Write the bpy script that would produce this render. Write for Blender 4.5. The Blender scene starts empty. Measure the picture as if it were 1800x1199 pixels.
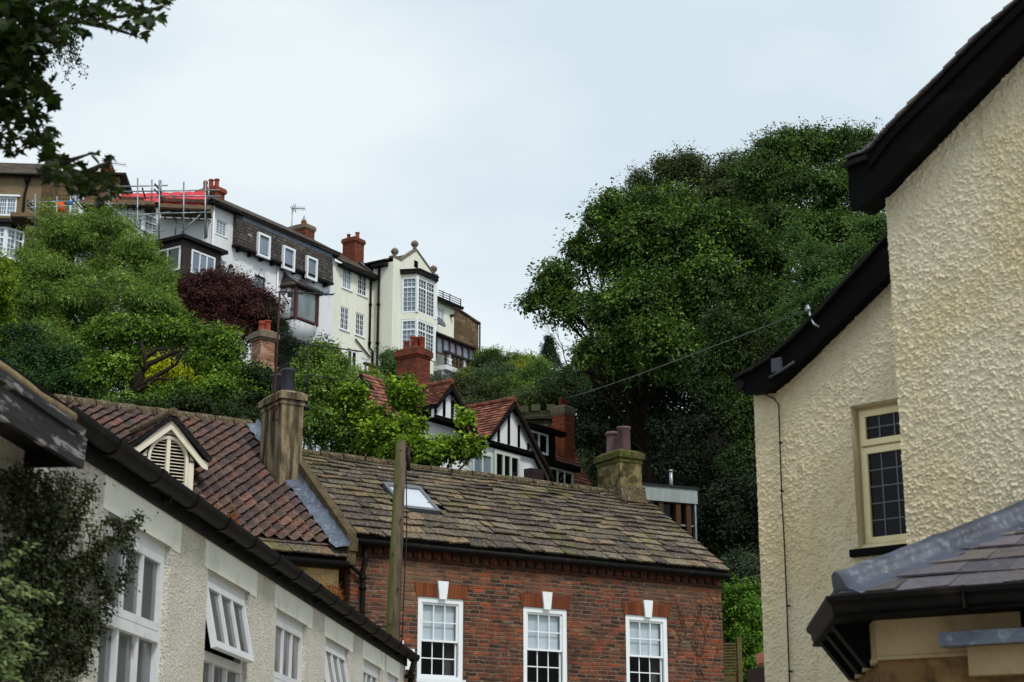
import bpy, math, random
import numpy as np
from mathutils import Vector
from mathutils.geometry import tessellate_polygon
R = random.Random(7)
NR = np.random.default_rng(11)
SC = bpy.context.scene
COL = SC.collection
# ---------------------------------------------------------------- camera: eye height, tilted up
FPX = 3000.0
PIT = math.atan(850 / 3000)
EYE = Vector((0, 0, 1.6))

def ray(px, py):
    x = (px - 900) / FPX; y = (599.5 - py) / FPX
    return Vector((x, math.cos(PIT) - y * math.sin(PIT), math.sin(PIT) + y * math.cos(PIT)))

def aty(px, py, Y):
    d = ray(px, py)
    return EYE + d * (Y / d.y)

def atz(px, py, z):
    d = ray(px, py)
    return EYE + d * ((z - EYE.z) / d.z)

def mpp(Y):
    """metres per photo pixel at depth Y (roughly)"""
    return Y * 1.02 / FPX

class Frame:
    """A vertical wall plane: u along it, n out of it towards the street, z up."""
    def __init__(s, o, deg):
        a = math.radians(deg)
        s.o = Vector((o[0], o[1], 0)); s.deg = deg
        s.t = Vector((math.cos(a), math.sin(a), 0)); s.n = Vector((math.sin(a), -math.cos(a), 0))
    def p(s, u, n, z):
        return s.o + s.t * u + s.n * n + Vector((0, 0, z))
    def px(s, px, py, n=0.0):
        d = ray(px, py)
        k = (s.o + s.n * n - EYE).dot(s.n) / d.dot(s.n)
        q = EYE + d * k
        return (q - s.o).dot(s.t), q.z
    def pu(s, px, py, u):
        d = ray(px, py)
        k = (s.o + s.t * u - EYE).dot(s.t) / d.dot(s.t)
        q = EYE + d * k
        return (q - s.o).dot(s.n), q.z
    def un(s, q):
        q = Vector(q) - s.o
        return q.dot(s.t), q.dot(s.n), q.z

def plane_hit(px, py, a, b, c):
    d = ray(px, py); nn = (b - a).cross(c - a)
    return EYE + d * ((a - EYE).dot(nn) / d.dot(nn))

# ---------------------------------------------------------------- mesh builder
class MB:
    def __init__(s):
        s.v = []; s.f = []; s.c = []; s.smooth = set(); s.col = (1, 1, 1)
    def vert(s, p):
        s.v.append(tuple(p)); s.c.append(s.col); return len(s.v) - 1
    def poly(s, pts, smooth=False):
        i = [s.vert(p) for p in pts]; s.f.append(i)
        if smooth: s.smooth.add(len(s.f) - 1)
    def hexa(s, lo, hi):
        """lo, hi: 4 points each, same winding (counter-clockwise seen from hi)"""
        i = [s.vert(p) for p in lo] + [s.vert(p) for p in hi]
        for f in ((3, 2, 1, 0), (4, 5, 6, 7), (0, 1, 5, 4), (1, 2, 6, 5), (2, 3, 7, 6), (3, 0, 4, 7)):
            s.f.append([i[k] for k in f])
    def box(s, F, u0, u1, n0, n1, z0, z1):
        lo = [F.p(u0, n1, z0), F.p(u1, n1, z0), F.p(u1, n0, z0), F.p(u0, n0, z0)]
        hi = [F.p(u0, n1, z1), F.p(u1, n1, z1), F.p(u1, n0, z1), F.p(u0, n0, z1)]
        s.hexa(lo, hi)
    def taper(s, F, u0, u1, n0, n1, z0, z1, k):
        cu, cn = (u0 + u1) / 2, (n0 + n1) / 2
        g = lambda u, n: (cu + (u - cu) * k, cn + (n - cn) * k)
        a = [(u0, n1), (u1, n1), (u1, n0), (u0, n0)]
        s.hexa([F.p(u, n, z0) for u, n in a], [F.p(*g(u, n), z1) for u, n in a])
    def extr(s, F, pts, n0, n1):
        """prism of a polygon given in (u, z), from depth n0 to n1"""
        A = [s.vert(F.p(u, n1, z)) for u, z in pts]; B = [s.vert(F.p(u, n0, z)) for u, z in pts]
        tri = tessellate_polygon([[Vector((u, z, 0)) for u, z in pts]])
        area = sum(pts[i][0] * pts[(i + 1) % len(pts)][1] - pts[(i + 1) % len(pts)][0] * pts[i][1] for i in range(len(pts)))
        for t in tri:
            ta = sum(pts[t[i]][0] * pts[t[(i + 1) % 3]][1] - pts[t[(i + 1) % 3]][0] * pts[t[i]][1] for i in range(3))
            t = list(t) if ta > 0 else list(t)[::-1]
            s.f.append([A[k] for k in t]); s.f.append([B[k] for k in t[::-1]])
        m = len(pts)
        for i in range(m):
            j = (i + 1) % m
            q = [A[i], B[i], B[j], A[j]]
            s.f.append(q if area > 0 else q[::-1])
    def prism(s, pts, z0, z1):
        """vertical prism of plan polygon pts (x, y), ccw"""
        m = len(pts)
        A = [s.vert((x, y, z0)) for x, y in pts]; B = [s.vert((x, y, z1)) for x, y in pts]
        s.f.append(A[::-1]); s.f.append(B)
        for i in range(m):
            j = (i + 1) % m; s.f.append([A[i], A[j], B[j], B[i]])
    def tube(s, pts, r, seg=7, r1=None, smooth=True):
        pts = [Vector(p) for p in pts]; m = len(pts); rings = []
        for i, p in enumerate(pts):
            d = (pts[min(i + 1, m - 1)] - pts[max(i - 1, 0)]).normalized()
            up = Vector((0, 0, 1)) if abs(d.z) < .95 else Vector((1, 0, 0))
            a = d.cross(up).normalized(); b = a.cross(d)
            rr = r if r1 is None else r + (r1 - r) * i / max(m - 1, 1)
            rings.append([s.vert(p + (a * math.cos(2 * math.pi * k / seg) + b * math.sin(2 * math.pi * k / seg)) * rr) for k in range(seg)])
        for i in range(m - 1):
            for k in range(seg):
                l = (k + 1) % seg
                s.f.append([rings[i][k], rings[i + 1][k], rings[i + 1][l], rings[i][l]])
                if smooth: s.smooth.add(len(s.f) - 1)
        s.f.append(rings[0]); s.f.append(rings[-1][::-1])
    def lathe(s, c, prof, seg=14, smooth=True):
        c = Vector(c); rings = []
        for r, z in prof:
            rings.append([s.vert(c + Vector((r * math.cos(2 * math.pi * k / seg), r * math.sin(2 * math.pi * k / seg), z))) for k in range(seg)])
        for i in range(len(prof) - 1):
            for k in range(seg):
                l = (k + 1) % seg
                s.f.append([rings[i][k], rings[i][l], rings[i + 1][l], rings[i + 1][k]])
                if smooth: s.smooth.add(len(s.f) - 1)
        s.f.append(rings[0][::-1]); s.f.append(rings[-1])
    def slab(s, q, th):
        """thick sheet: quad q (4 points, ccw seen from its top), thickened downwards"""
        q = [Vector(p) for p in q]
        nn = (q[2] - q[0]).cross(q[3] - q[1]).normalized()
        s.hexa([p - nn * th for p in q], q)
    def build(s, name, mat, parent=None, label=None, kind=None):
        me = bpy.data.meshes.new(name)
        sh = Vector((0, 0, 0))
        if parent is not None:
            r = parent
            while r.parent: r = r.parent
            sh = r.location
        V = np.array(s.v, dtype=np.float64).reshape(-1, 3)
        me.from_pydata((V - np.array(sh)).tolist(), [], s.f)
        uv = me.uv_layers.new(name='UVMap')
        nf = len(me.polygons)
        nrm = np.zeros(nf * 3); me.polygons.foreach_get('normal', nrm); nrm = nrm.reshape(-1, 3)
        li = np.zeros(len(me.loops), dtype=np.int32); me.loops.foreach_get('vertex_index', li)
        tot = np.zeros(nf, dtype=np.int32); me.polygons.foreach_get('loop_total', tot)
        fi = np.repeat(np.arange(nf), tot)
        n = nrm[fi]; P = V[li]
        t = np.stack([-n[:, 1], n[:, 0], np.zeros(len(n))], 1)
        ln = np.linalg.norm(t, axis=1); flat = ln < .15
        t[flat] = (1, 0, 0); ln[flat] = 1; t = t / ln[:, None]
        w = np.cross(n, t)
        st = np.stack([(P * t).sum(1), (P * w).sum(1)], 1)
        uv.data.foreach_set('uv', st.astype(np.float32).ravel())
        if any(c != (1, 1, 1) for c in s.c):
            ca = me.color_attributes.new('Col', 'FLOAT_COLOR', 'POINT')
            cc = np.ones((len(s.v), 4), dtype=np.float32); cc[:, :3] = np.array(s.c)
            ca.data.foreach_set('color', cc.ravel())
        if s.smooth:
            sm = np.zeros(nf, dtype=bool); sm[list(s.smooth)] = True
            me.polygons.foreach_set('use_smooth', sm)
        me.materials.append(mat)
        return link(name, me, parent, label, kind)

def link(name, me, parent=None, label=None, kind=None):
    o = bpy.data.objects.new(name, me); COL.objects.link(o)
    if parent is not None: o.parent = parent
    if label: o['label'] = label
    if kind: o['kind'] = kind
    return o

def thing(name, label, cat, loc, group=None):
    o = bpy.data.objects.new(name, None); COL.objects.link(o)
    o.location = loc; o.empty_display_size = .3
    return tag(o, label, cat, group)

def tag(o, label, cat, group=None):
    o['label'] = label; o['category'] = cat
    if group: o['group'] = group
    return o

# ---------------------------------------------------------------- materials
def lin(c):
    return tuple((x / 255 / 12.92) if x <= 10 else ((x / 255 + .055) / 1.055) ** 2.4 for x in c)

class NT:
    def __init__(s, mat):
        mat.use_nodes = True; s.t = mat.node_tree; s.t.nodes.clear()
        s.out = s.n('ShaderNodeOutputMaterial')
    def n(s, kind, **kw):
        x = s.t.nodes.new(kind)
        for k, v in kw.items():
            if k.startswith('i_'): x.inputs[k[2:].replace('_', ' ')].default_value = v
            else: setattr(x, k, v)
        return x
    def l(s, a, b): s.t.links.new(a, b)
    def mix(s, fac, a, b, mode='MIX'):
        m = s.n('ShaderNodeMix', data_type='RGBA', blend_type=mode)
        for sock, v in ((m.inputs[0], fac), (m.inputs[6], a), (m.inputs[7], b)):
            if hasattr(v, 'links'): s.l(v, sock)
            elif isinstance(v, (int, float)): sock.default_value = v
            else: sock.default_value = (*v, 1) if len(v) == 3 else v
        return m.outputs[2]
    def math(s, op, a, b=0.0):
        m = s.n('ShaderNodeMath', operation=op)
        for i, v in enumerate((a, b)):
            if hasattr(v, 'links'): s.l(v, m.inputs[i])
            else: m.inputs[i].default_value = v
        return m.outputs[0]
    def ramp(s, v, lo, hi):
        m = s.n('ShaderNodeMapRange'); s.l(v, m.inputs[0])
        m.inputs[1].default_value = lo; m.inputs[2].default_value = hi
        return m.outputs[0]
    def noise(s, vec, scale, stretch=(1, 1, 1), detail=4, kind='n', rough=.55):
        mp = s.n('ShaderNodeMapping'); mp.inputs[3].default_value = stretch
        s.l(vec, mp.inputs[0])
        if kind == 'v':
            x = s.n('ShaderNodeTexVoronoi', i_Scale=scale); s.l(mp.outputs[0], x.inputs['Vector']); return x.outputs['Distance']
        x = s.n('ShaderNodeTexNoise', i_Scale=scale, i_Detail=detail, i_Roughness=rough)
        s.l(mp.outputs[0], x.inputs['Vector']); return x.outputs[0]

def finish(N, colr, rough=.8, spec=.3, bump=(), metal=0.0, vec=None):
    b = N.n('ShaderNodeBsdfPrincipled', i_Roughness=rough, i_Metallic=metal)
    b.inputs['Specular IOR Level'].default_value = spec
    if hasattr(colr, 'links'): N.l(colr, b.inputs['Base Color'])
    else: b.inputs['Base Color'].default_value = (*colr, 1)
    prev = None
    for h, st, dist in bump:
        bn = N.n('ShaderNodeBump', i_Strength=st, i_Distance=dist); N.l(h, bn.inputs['Height'])
        if prev: N.l(prev, bn.inputs['Normal'])
        prev = bn.outputs[0]
    if prev: N.l(prev, b.inputs['Normal'])
    N.l(b.outputs[0], N.out.inputs[0])
    return b

def mat(name, base, rough=.8, spec=.3, layers=(), bump=(), attr=False, metal=0.0, uvc=False):
    """layers: (scale, stretch, lo, hi, colour, opacity[, kind]); bump: (scale, stretch, strength, dist[, kind])"""
    m = bpy.data.materials.new(name); N = NT(m)
    tc = N.n('ShaderNodeTexCoord'); vec = tc.outputs['UV' if uvc else 'Object']
    c = lin(base)
    if attr:
        a = N.n('ShaderNodeAttribute', attribute_name='Col')
        c = N.mix(1.0, a.outputs[0], lin(base), 'MULTIPLY')
    for L in layers:
        f = N.noise(vec, L[0], L[1], kind=L[6] if len(L) > 6 else 'n')
        f = N.math('MULTIPLY', N.ramp(f, L[2], L[3]), L[5])
        c = N.mix(f, c, lin(L[4]))
    bb = [(N.noise(vec, B[0], B[1], kind=B[4] if len(B) > 4 else 'n'), B[2], B[3]) for B in bump]
    finish(N, c, rough, spec, bb, metal)
    return m

def brick_mat(name, w, h, pal, mortar, mort=.010, soot=None, rough=.88, bstr=.6, jit=.15, stain=()):
    """bricks in UV metres, running bond; pal: list of (position, colour) for the per-brick random ramp"""
    m = bpy.data.materials.new(name); N = NT(m)
    uv = N.n('ShaderNodeTexCoord').outputs['UV']
    nz = N.n('ShaderNodeTexNoise', i_Scale=1.3 / w, i_Detail=2.0); N.l(uv, nz.inputs['Vector'])
    wob = N.n('ShaderNodeVectorMath', operation='SUBTRACT'); N.l(nz.outputs['Color'], wob.inputs[0]); wob.inputs[1].default_value = (.5, .5, .5)
    sc = N.n('ShaderNodeVectorMath', operation='SCALE'); N.l(wob.outputs[0], sc.inputs[0]); sc.inputs['Scale'].default_value = jit * h
    ad = N.n('ShaderNodeVectorMath', operation='ADD'); N.l(uv, ad.inputs[0]); N.l(sc.outputs[0], ad.inputs[1])
    sp = N.n('ShaderNodeSeparateXYZ'); N.l(ad.outputs[0], sp.inputs[0])
    y = N.math('DIVIDE', sp.outputs[1], h); row = N.math('FLOOR', y)
    half = N.math('MULTIPLY', N.math('FLOORED_MODULO', row, 2.0), .5)
    rnd = N.n('ShaderNodeTexWhiteNoise', noise_dimensions='1D'); N.l(row, rnd.inputs['W'])
    x = N.math('ADD', N.math('ADD', N.math('DIVIDE', sp.outputs[0], w), half), N.math('MULTIPLY', rnd.outputs[0], jit))
    colu = N.math('FLOOR', x)
    fx = N.math('SUBTRACT', x, colu); fy = N.math('SUBTRACT', y, row)
    ex = N.math('MULTIPLY', N.math('MINIMUM', fx, N.math('SUBTRACT', 1.0, fx)), w)
    ey = N.math('MULTIPLY', N.math('MINIMUM', fy, N.math('SUBTRACT', 1.0, fy)), h)
    edge = N.math('MINIMUM', ex, ey)
    isb = N.ramp(edge, mort * .35, mort * .9)
    cb = N.n('ShaderNodeCombineXYZ'); N.l(colu, cb.inputs[0]); N.l(row, cb.inputs[1])
    wn = N.n('ShaderNodeTexWhiteNoise', noise_dimensions='2D'); N.l(cb.outputs[0], wn.inputs['Vector'])
    big = N.n('ShaderNodeTexNoise', i_Scale=1.1, i_Detail=3.0); N.l(uv, big.inputs['Vector'])
    v = N.math('ADD', N.math('MULTIPLY', wn.outputs[0], .72), N.math('MULTIPLY', N.ramp(big.outputs[0], .3, .7), .28))
    rp = N.n('ShaderNodeValToRGB'); N.l(v, rp.inputs[0]); e = rp.color_ramp.elements
    while len(e) < len(pal): e.new(.5)
    for i, (p, c) in enumerate(pal): e[i].position = p; e[i].color = (*lin(c), 1)
    fine = N.n('ShaderNodeTexNoise', i_Scale=60.0 * .24 / w * .6, i_Detail=4.0); N.l(uv, fine.inputs['Vector'])
    c = N.mix(N.math('MULTIPLY', N.ramp(fine.outputs[0], .35, .75), .45), rp.outputs[0], (.02, .014, .011))
    c = N.mix(isb, lin(mortar), c)
    if soot:
        st = N.noise(uv, soot[0], soot[1], detail=5)
        c = N.mix(N.math('MULTIPLY', N.ramp(st, soot[2], soot[3]), soot[5]), c, lin(soot[4]))
    for L in stain:
        st = N.noise(uv, L[0], L[1], detail=5)
        c = N.mix(N.math('MULTIPLY', N.ramp(st, L[2], L[3]), L[5]), c, lin(L[4]))
    hgt = N.math('ADD', N.math('MULTIPLY', isb, 1.0), N.math('MULTIPLY', fine.outputs[0], .5))
    finish(N, c, rough, .2, [(hgt, bstr, .012)])
    return m

def leaf_mat(name, trans=.3, rough=.5):
    m = bpy.data.materials.new(name); N = NT(m)
    a = N.n('ShaderNodeAttribute', attribute_name='Col')
    b = N.n('ShaderNodeBsdfPrincipled', i_Roughness=rough); b.inputs['Specular IOR Level'].default_value = .2
    N.l(a.outputs[0], b.inputs['Base Color'])
    t = N.n('ShaderNodeBsdfTranslucent')
    N.l(N.mix(1.0, a.outputs[0], (1.12, 1.05, .6), 'MULTIPLY'), t.inputs[0])
    x = N.n('ShaderNodeMixShader'); x.inputs[0].default_value = trans
    N.l(b.outputs[0], x.inputs[1]); N.l(t.outputs[0], x.inputs[2]); N.l(x.outputs[0], N.out.inputs[0])
    return m

def glass_mat(name, base, rough=.06, spec=.6, clear=0.0, vary=.25):
    """window glass: base colour is what shows in the pane, painted reflections included; clear = share of true see-through"""
    m = bpy.data.materials.new(name); N = NT(m)
    tc = N.n('ShaderNodeTexCoord')
    f = N.noise(tc.outputs['Object'], 1.1, (1, 1, .6), detail=3)
    c = N.mix(N.math('MULTIPLY', N.ramp(f, .35, .7), vary * 2), lin(base), tuple(x * .35 for x in lin(base)))
    b = N.n('ShaderNodeBsdfPrincipled', i_Roughness=rough, i_IOR=1.5); b.inputs['Specular IOR Level'].default_value = spec
    N.l(c, b.inputs['Base Color'])
    w = N.noise(tc.outputs['Object'], 1.7, (1, 1, 1), detail=1)
    bn = N.n('ShaderNodeBump', i_Strength=.12, i_Distance=.05); N.l(w, bn.inputs['Height']); N.l(bn.outputs[0], b.inputs['Normal'])
    if clear > 0:
        t = N.n('ShaderNodeBsdfTransparent'); g = N.n('ShaderNodeBsdfGlossy', i_Roughness=rough)
        N.l(bn.outputs[0], g.inputs['Normal'])
        fr = N.n('ShaderNodeFresnel', i_IOR=1.22)
        x = N.n('ShaderNodeMixShader'); N.l(fr.outputs[0], x.inputs[0])
        N.l(t.outputs[0], x.inputs[1]); N.l(g.outputs[0], x.inputs[2]); N.l(x.outputs[0], N.out.inputs[0])
    else:
        N.l(b.outputs[0], N.out.inputs[0])
    return m

# ---------------------------------------------------------------- building helpers
def wall(name, F, poly, holes, m, parent, n=0.0, reveal=.12, label=None):
    """flat wall of outline poly (u, z ccw) with rectangular openings (u0, u1, z0, z1) and their reveals"""
    mb = MB()
    loops = [[Vector((u, z, 0)) for u, z in poly]]
    for a, b, c, d in holes: loops.append([Vector(q + (0,)) for q in ((a, c), (a, d), (b, d), (b, c))])
    flat = [q for l in loops for q in l]
    idx = [mb.vert(F.p(q.x, n, q.y)) for q in flat]
    for t in tessellate_polygon(loops):
        p = [flat[k] for k in t]
        ar = (p[1] - p[0]).cross(p[2] - p[0]).z
        if abs(ar) < 1e-9: continue
        mb.f.append([idx[k] for k in (t if ar > 0 else t[::-1])])
    for a, b, c, d in holes:
        q = [(a, c), (b, c), (b, d), (a, d)]
        for i in range(4):
            j = (i + 1) % 4
            mb.poly([F.p(q[i][0], n, q[i][1]), F.p(q[j][0], n, q[j][1]), F.p(q[j][0], n - reveal, q[j][1]), F.p(q[i][0], n - reveal, q[i][1])])
    return mb.build(name, m, parent, label)

def add_window(mb, F, u0, u1, z0, z1, n, fr, dp, mull=(), trans=(), bars=(0, 0), bar=.022, bd=None):
    """frame members as butted boxes: outer frame, mullions and transoms at fractions, thin bars per light"""
    bd = bd or dp * .55
    mb.box(F, u0, u0 + fr, n - dp, n, z0, z1); mb.box(F, u1 - fr, u1, n - dp, n, z0, z1)
    mb.box(F, u0 + fr, u1 - fr, n - dp, n - .001, z0, z0 + fr); mb.box(F, u0 + fr, u1 - fr, n - dp, n - .001, z1 - fr, z1)
    iu0, iu1, iz0, iz1 = u0 + fr, u1 - fr, z0 + fr, z1 - fr
    us = [iu0] + [iu0 + (iu1 - iu0) * f for f in mull] + [iu1]
    zs = [iz0] + [iz0 + (iz1 - iz0) * f for f in trans] + [iz1]
    h = fr * .42
    for u in us[1:-1]: mb.box(F, u - h, u + h, n - dp * .9, n - .004, iz0, iz1)
    for z in zs[1:-1]: mb.box(F, iu0, iu1, n - dp * .85, n - .008, z - h, z + h)
    for i in range(len(us) - 1):
        a = us[i] + (h if i else 0); b = us[i + 1] - (h if i < len(us) - 2 else 0)
        for j in range(len(zs) - 1):
            c = zs[j] + (h if j else 0); d = zs[j + 1] - (h if j < len(zs) - 2 else 0)
            bc, br = bars[j] if isinstance(bars[0], tuple) else bars
            for k in range(1, bc):
                x = a + (b - a) * k / bc; mb.box(F, x - bar / 2, x + bar / 2, n - dp * .5 - bd * .5, n - dp * .3, c, d)
            for k in range(1, br):
                y = c + (d - c) * k / br; mb.box(F, a, b, n - dp * .5 - bd * .5, n - dp * .3 - .003, y - bar / 2, y + bar / 2)

def pane_quad(mb, F, u0, u1, z0, z1, n):
    mb.poly([F.p(u0, n, z0), F.p(u1, n, z0), F.p(u1, n, z1), F.p(u0, n, z1)])

def window(F, parent, u0, u1, z0, z1, n, fm, gm, fr=.06, dp=.06, name='window', label=None, sill=None, **kw):
    mb = MB(); add_window(mb, F, u0, u1, z0, z1, n, fr, dp, **kw)
    if sill: mb.box(F, u0 - sill[0], u1 + sill[0], n - dp, n + sill[1], z0 - sill[2], z0 - .002)
    w = mb.build(name, fm, parent, label)
    g = MB(); pane_quad(g, F, u0 + fr * .5, u1 - fr * .5, z0 + fr * .5, z1 - fr * .5, n - dp * .7)
    g.build('pane', gm, w)
    return w

def bil(q, s, t):
    return (q[0].lerp(q[1], s)).lerp(q[3].lerp(q[2], s), t)

def tile_roof(mb, q, courses, wid, th, pal, rng, jw=.35, over=.25, lift=1.0, skip=None, ragged=.0, gap=1.6, vj=1.0):
    """courses of thick slabs over quad q (eaveL, eaveR, ridgeR, ridgeL); courses: list of t values"""
    q = [Vector(p) for p in q]
    L = ((q[1] - q[0]).length + (q[2] - q[3]).length) / 2
    nn = (q[1] - q[0]).cross(q[3] - q[0]).normalized()
    H = (q[3] - q[0]).length
    for j in range(len(courses) - 1):
        t0, t1 = courses[j], courses[j + 1]; tt = min(1.0, t1 + (t1 - t0) * over)
        s = -rng.random() * wid / L
        while s < 1:
            e = s + wid / L * (1 + rng.uniform(-jw, jw))
            a, b = max(s, 0) + .004 / L, min(e, 1) - .004 / L
            s = e
            if b - a < .015 / L: continue
            if skip and skip((a + b) / 2, (t0 + t1) / 2): continue
            c = rng.choice(pal); k = 1 + rng.uniform(-.22, .22) * vj
            mb.col = tuple(x * k for x in lin(c))
            ya = t0 - rng.random() * ragged / H; yb = t0 - rng.random() * ragged / H
            l0 = th * (gap + rng.uniform(-.25, .35) * lift); l1 = th * (gap + rng.uniform(-.25, .35) * lift)
            A, B, Cc, D = bil(q, a, ya) + nn * l0, bil(q, b, yb) + nn * l1, bil(q, b, tt) + nn * .008, bil(q, a, tt) + nn * .008
            mb.poly([A, B, Cc, D])
            mb.col = tuple(x * .55 for x in mb.col); mb.hexa([A - nn * th, B - nn * th, Cc - nn * .016, D - nn * .016], [A - nn * .002, B - nn * .002, Cc - nn * .003, D - nn * .003])  # slab edges coloured darker for the shade between courses, and for weathering
    mb.col = (1, 1, 1)

PAN = [(0, .010), (.12, -.004), (.28, -.012), (.44, -.006), (.58, .012), (.7, .034), (.82, .05), (.93, .05), (1.04, .036)]
def pantiles(mb, q, rows, cols, pal, rng, skip=None, hs=1.0):
    q = [Vector(p) for p in q]
    nn = (q[1] - q[0]).cross(q[3] - q[0]).normalized()
    for j in range(rows):
        for i in range(cols):
            if skip and skip((i + .5) / cols, (j + .5) / rows): continue
            c = rng.choice(pal); k = 1 + rng.uniform(-.25, .25); mb.col = tuple(x * k for x in lin(c))
            dz = rng.uniform(-.005, .008); dj = rng.uniform(-.06, .06) / rows; tilt = rng.uniform(-.006, .006)
            lo, hi, un = [], [], []
            for f, h in PAN:
                s = min((i + f) / cols, 1.02); h = h * hs + tilt * (f - .5)
                p0 = bil(q, s, (j - .24) / rows + dj); p1 = bil(q, s, min((j + 1.15) / rows, 1))
                lo.append(p0 + nn * (h + .078 + dz)); un.append(p0 + nn * (h + .056 + dz)); hi.append(p1 + nn * h)
            li = [mb.vert(p) for p in lo]; hi_ = [mb.vert(p) for p in hi]
            mb.col = tuple(x * .42 for x in mb.col); ui = [mb.vert(p) for p in un]; l2 = [mb.vert(p) for p in lo]   # tile tails darkened in colour for the shade under each lip, plus soot
            for k in range(len(PAN) - 1):
                mb.f.append([li[k], li[k + 1], hi_[k + 1], hi_[k]]); mb.smooth.add(len(mb.f) - 1)
                mb.f.append([ui[k], ui[k + 1], l2[k + 1], l2[k]])
    mb.col = (1, 1, 1)

def pot(name, c, r, h, m, parent, kind=0):
    mb = MB()
    if kind == 0: prof = [(r * 1.05, 0), (r * 1.08, h * .06), (r * .95, h * .1), (r * .88, h * .82), (r * .9, h * .84), (r * 1.1, h * .87), (r * 1.1, h * .95), (r * .98, h), (r * .78, h), (r * .74, h * .6)]
    elif kind == 1: prof = [(r * .95, 0), (r * 1.0, h * .05), (r * .97, h * .9), (r * 1.06, h * .92), (r * 1.06, h), (r * .85, h), (r * .82, h * .5)]
    else: prof = [(r * 1.1, 0), (r * 1.1, h * .1), (r * .9, h * .15), (r * .8, h * .7), (r * 1.0, h * .76), (r * 1.0, h * .84), (r * .85, h * .88), (r * .9, h), (r * .7, h), (r * .65, h * .6)]
    mb.lathe(c, prof, 16)
    return mb.build(name, m, parent)
# ---------------------------------------------------------------- foliage
def unit(a):
    return a / np.maximum(np.linalg.norm(a, axis=-1, keepdims=True), 1e-9)

STAR = [(0, 0), (.10, -.30), (.30, -.52), (.34, -.28), (.62, -.46), (.62, -.20), (1, 0), (.62, .20), (.62, .46), (.34, .28), (.30, .52), (.10, .30)]

def leaf_mesh(name, P, N, D, L, W, C, m, parent=None, star=False, label=None, kind=None):
    """P base points, N leaf normals, D leaf axes, L lengths, W widths, C linear colours: one mesh of bent leaf faces"""
    n = len(P)
    N = unit(N); D = unit(D - N * (D * N).sum(1, keepdims=True)); S = np.cross(N, D)
    L = L[:, None]; W = W[:, None]
    r = parent
    sh = np.zeros(3)
    if parent is not None:
        while r.parent: r = r.parent
        sh = np.array(r.location)
    if star:
        k = len(STAR); V = np.zeros((n, k, 3))
        for i, (a, b) in enumerate(STAR):
            V[:, i] = P + D * L * a + S * W * b + N * (abs(b) * .25 * W - .22 * L * a * a)
        tri = [(0, i, i + 1) for i in range(1, k - 1)]
    else:
        k = 4; V = np.zeros((n, k, 3))
        V[:, 0] = P; V[:, 1] = P + D * L * .45 + S * W * .5 + N * W * .14
        V[:, 2] = P + D * L - N * L * .14; V[:, 3] = P + D * L * .45 - S * W * .5 + N * W * .14
        tri = [(0, 2, 1), (0, 3, 2)]
    V = (V - sh).reshape(-1, 3)
    T = (np.arange(n)[:, None, None] * k + np.array(tri)[None]).reshape(-1, 3)
    me = bpy.data.meshes.new(name)
    me.vertices.add(len(V)); me.vertices.foreach_set('co', V.astype(np.float32).ravel())
    me.loops.add(len(T) * 3); me.loops.foreach_set('vertex_index', T.astype(np.int32).ravel())
    me.polygons.add(len(T)); me.polygons.foreach_set('loop_start', np.arange(len(T), dtype=np.int32) * 3)
    me.update(calc_edges=True)
    ca = me.color_attributes.new('Col', 'FLOAT_COLOR', 'POINT')
    cc = np.ones((n, k, 4), dtype=np.float32); cc[:, :, :3] = C[:, None, :]
    ca.data.foreach_set('color', cc.ravel())
    me.materials.append(m)
    return link(name, me, parent, label, kind)

def palette(n, cols, var=.18):
    c = np.array([lin(x) for x in cols]); k = len(c)
    t = NR.random(n) * (k - 1); i = np.minimum(t.astype(int), k - 2); f = (t - i)[:, None]
    return (c[i] * (1 - f) + c[i + 1] * f) * (1 + NR.uniform(-var, var, (n, 1)))

def clump_leaves(C, CN, per, rad, ll, lw, cols, droop=.5, jit=.5, var=.22, thick=.18, size=None, tint=None, share=.68):
    """a share of tufted boughs, the rest longer leafy shoots"""
    m = NR.random(len(C)) < share
    parts = []
    for k, sp in ((m, 0), (~m, .30)):
        if k.any(): parts.append(clump_leaves1(C[k], CN[k], per, rad * (.85 if sp == 0 else 1), ll, lw, cols, droop, jit, var, thick, None, None if tint is None else tint[k], sp))
    return tuple(np.concatenate(x) for x in zip(*parts))

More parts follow.
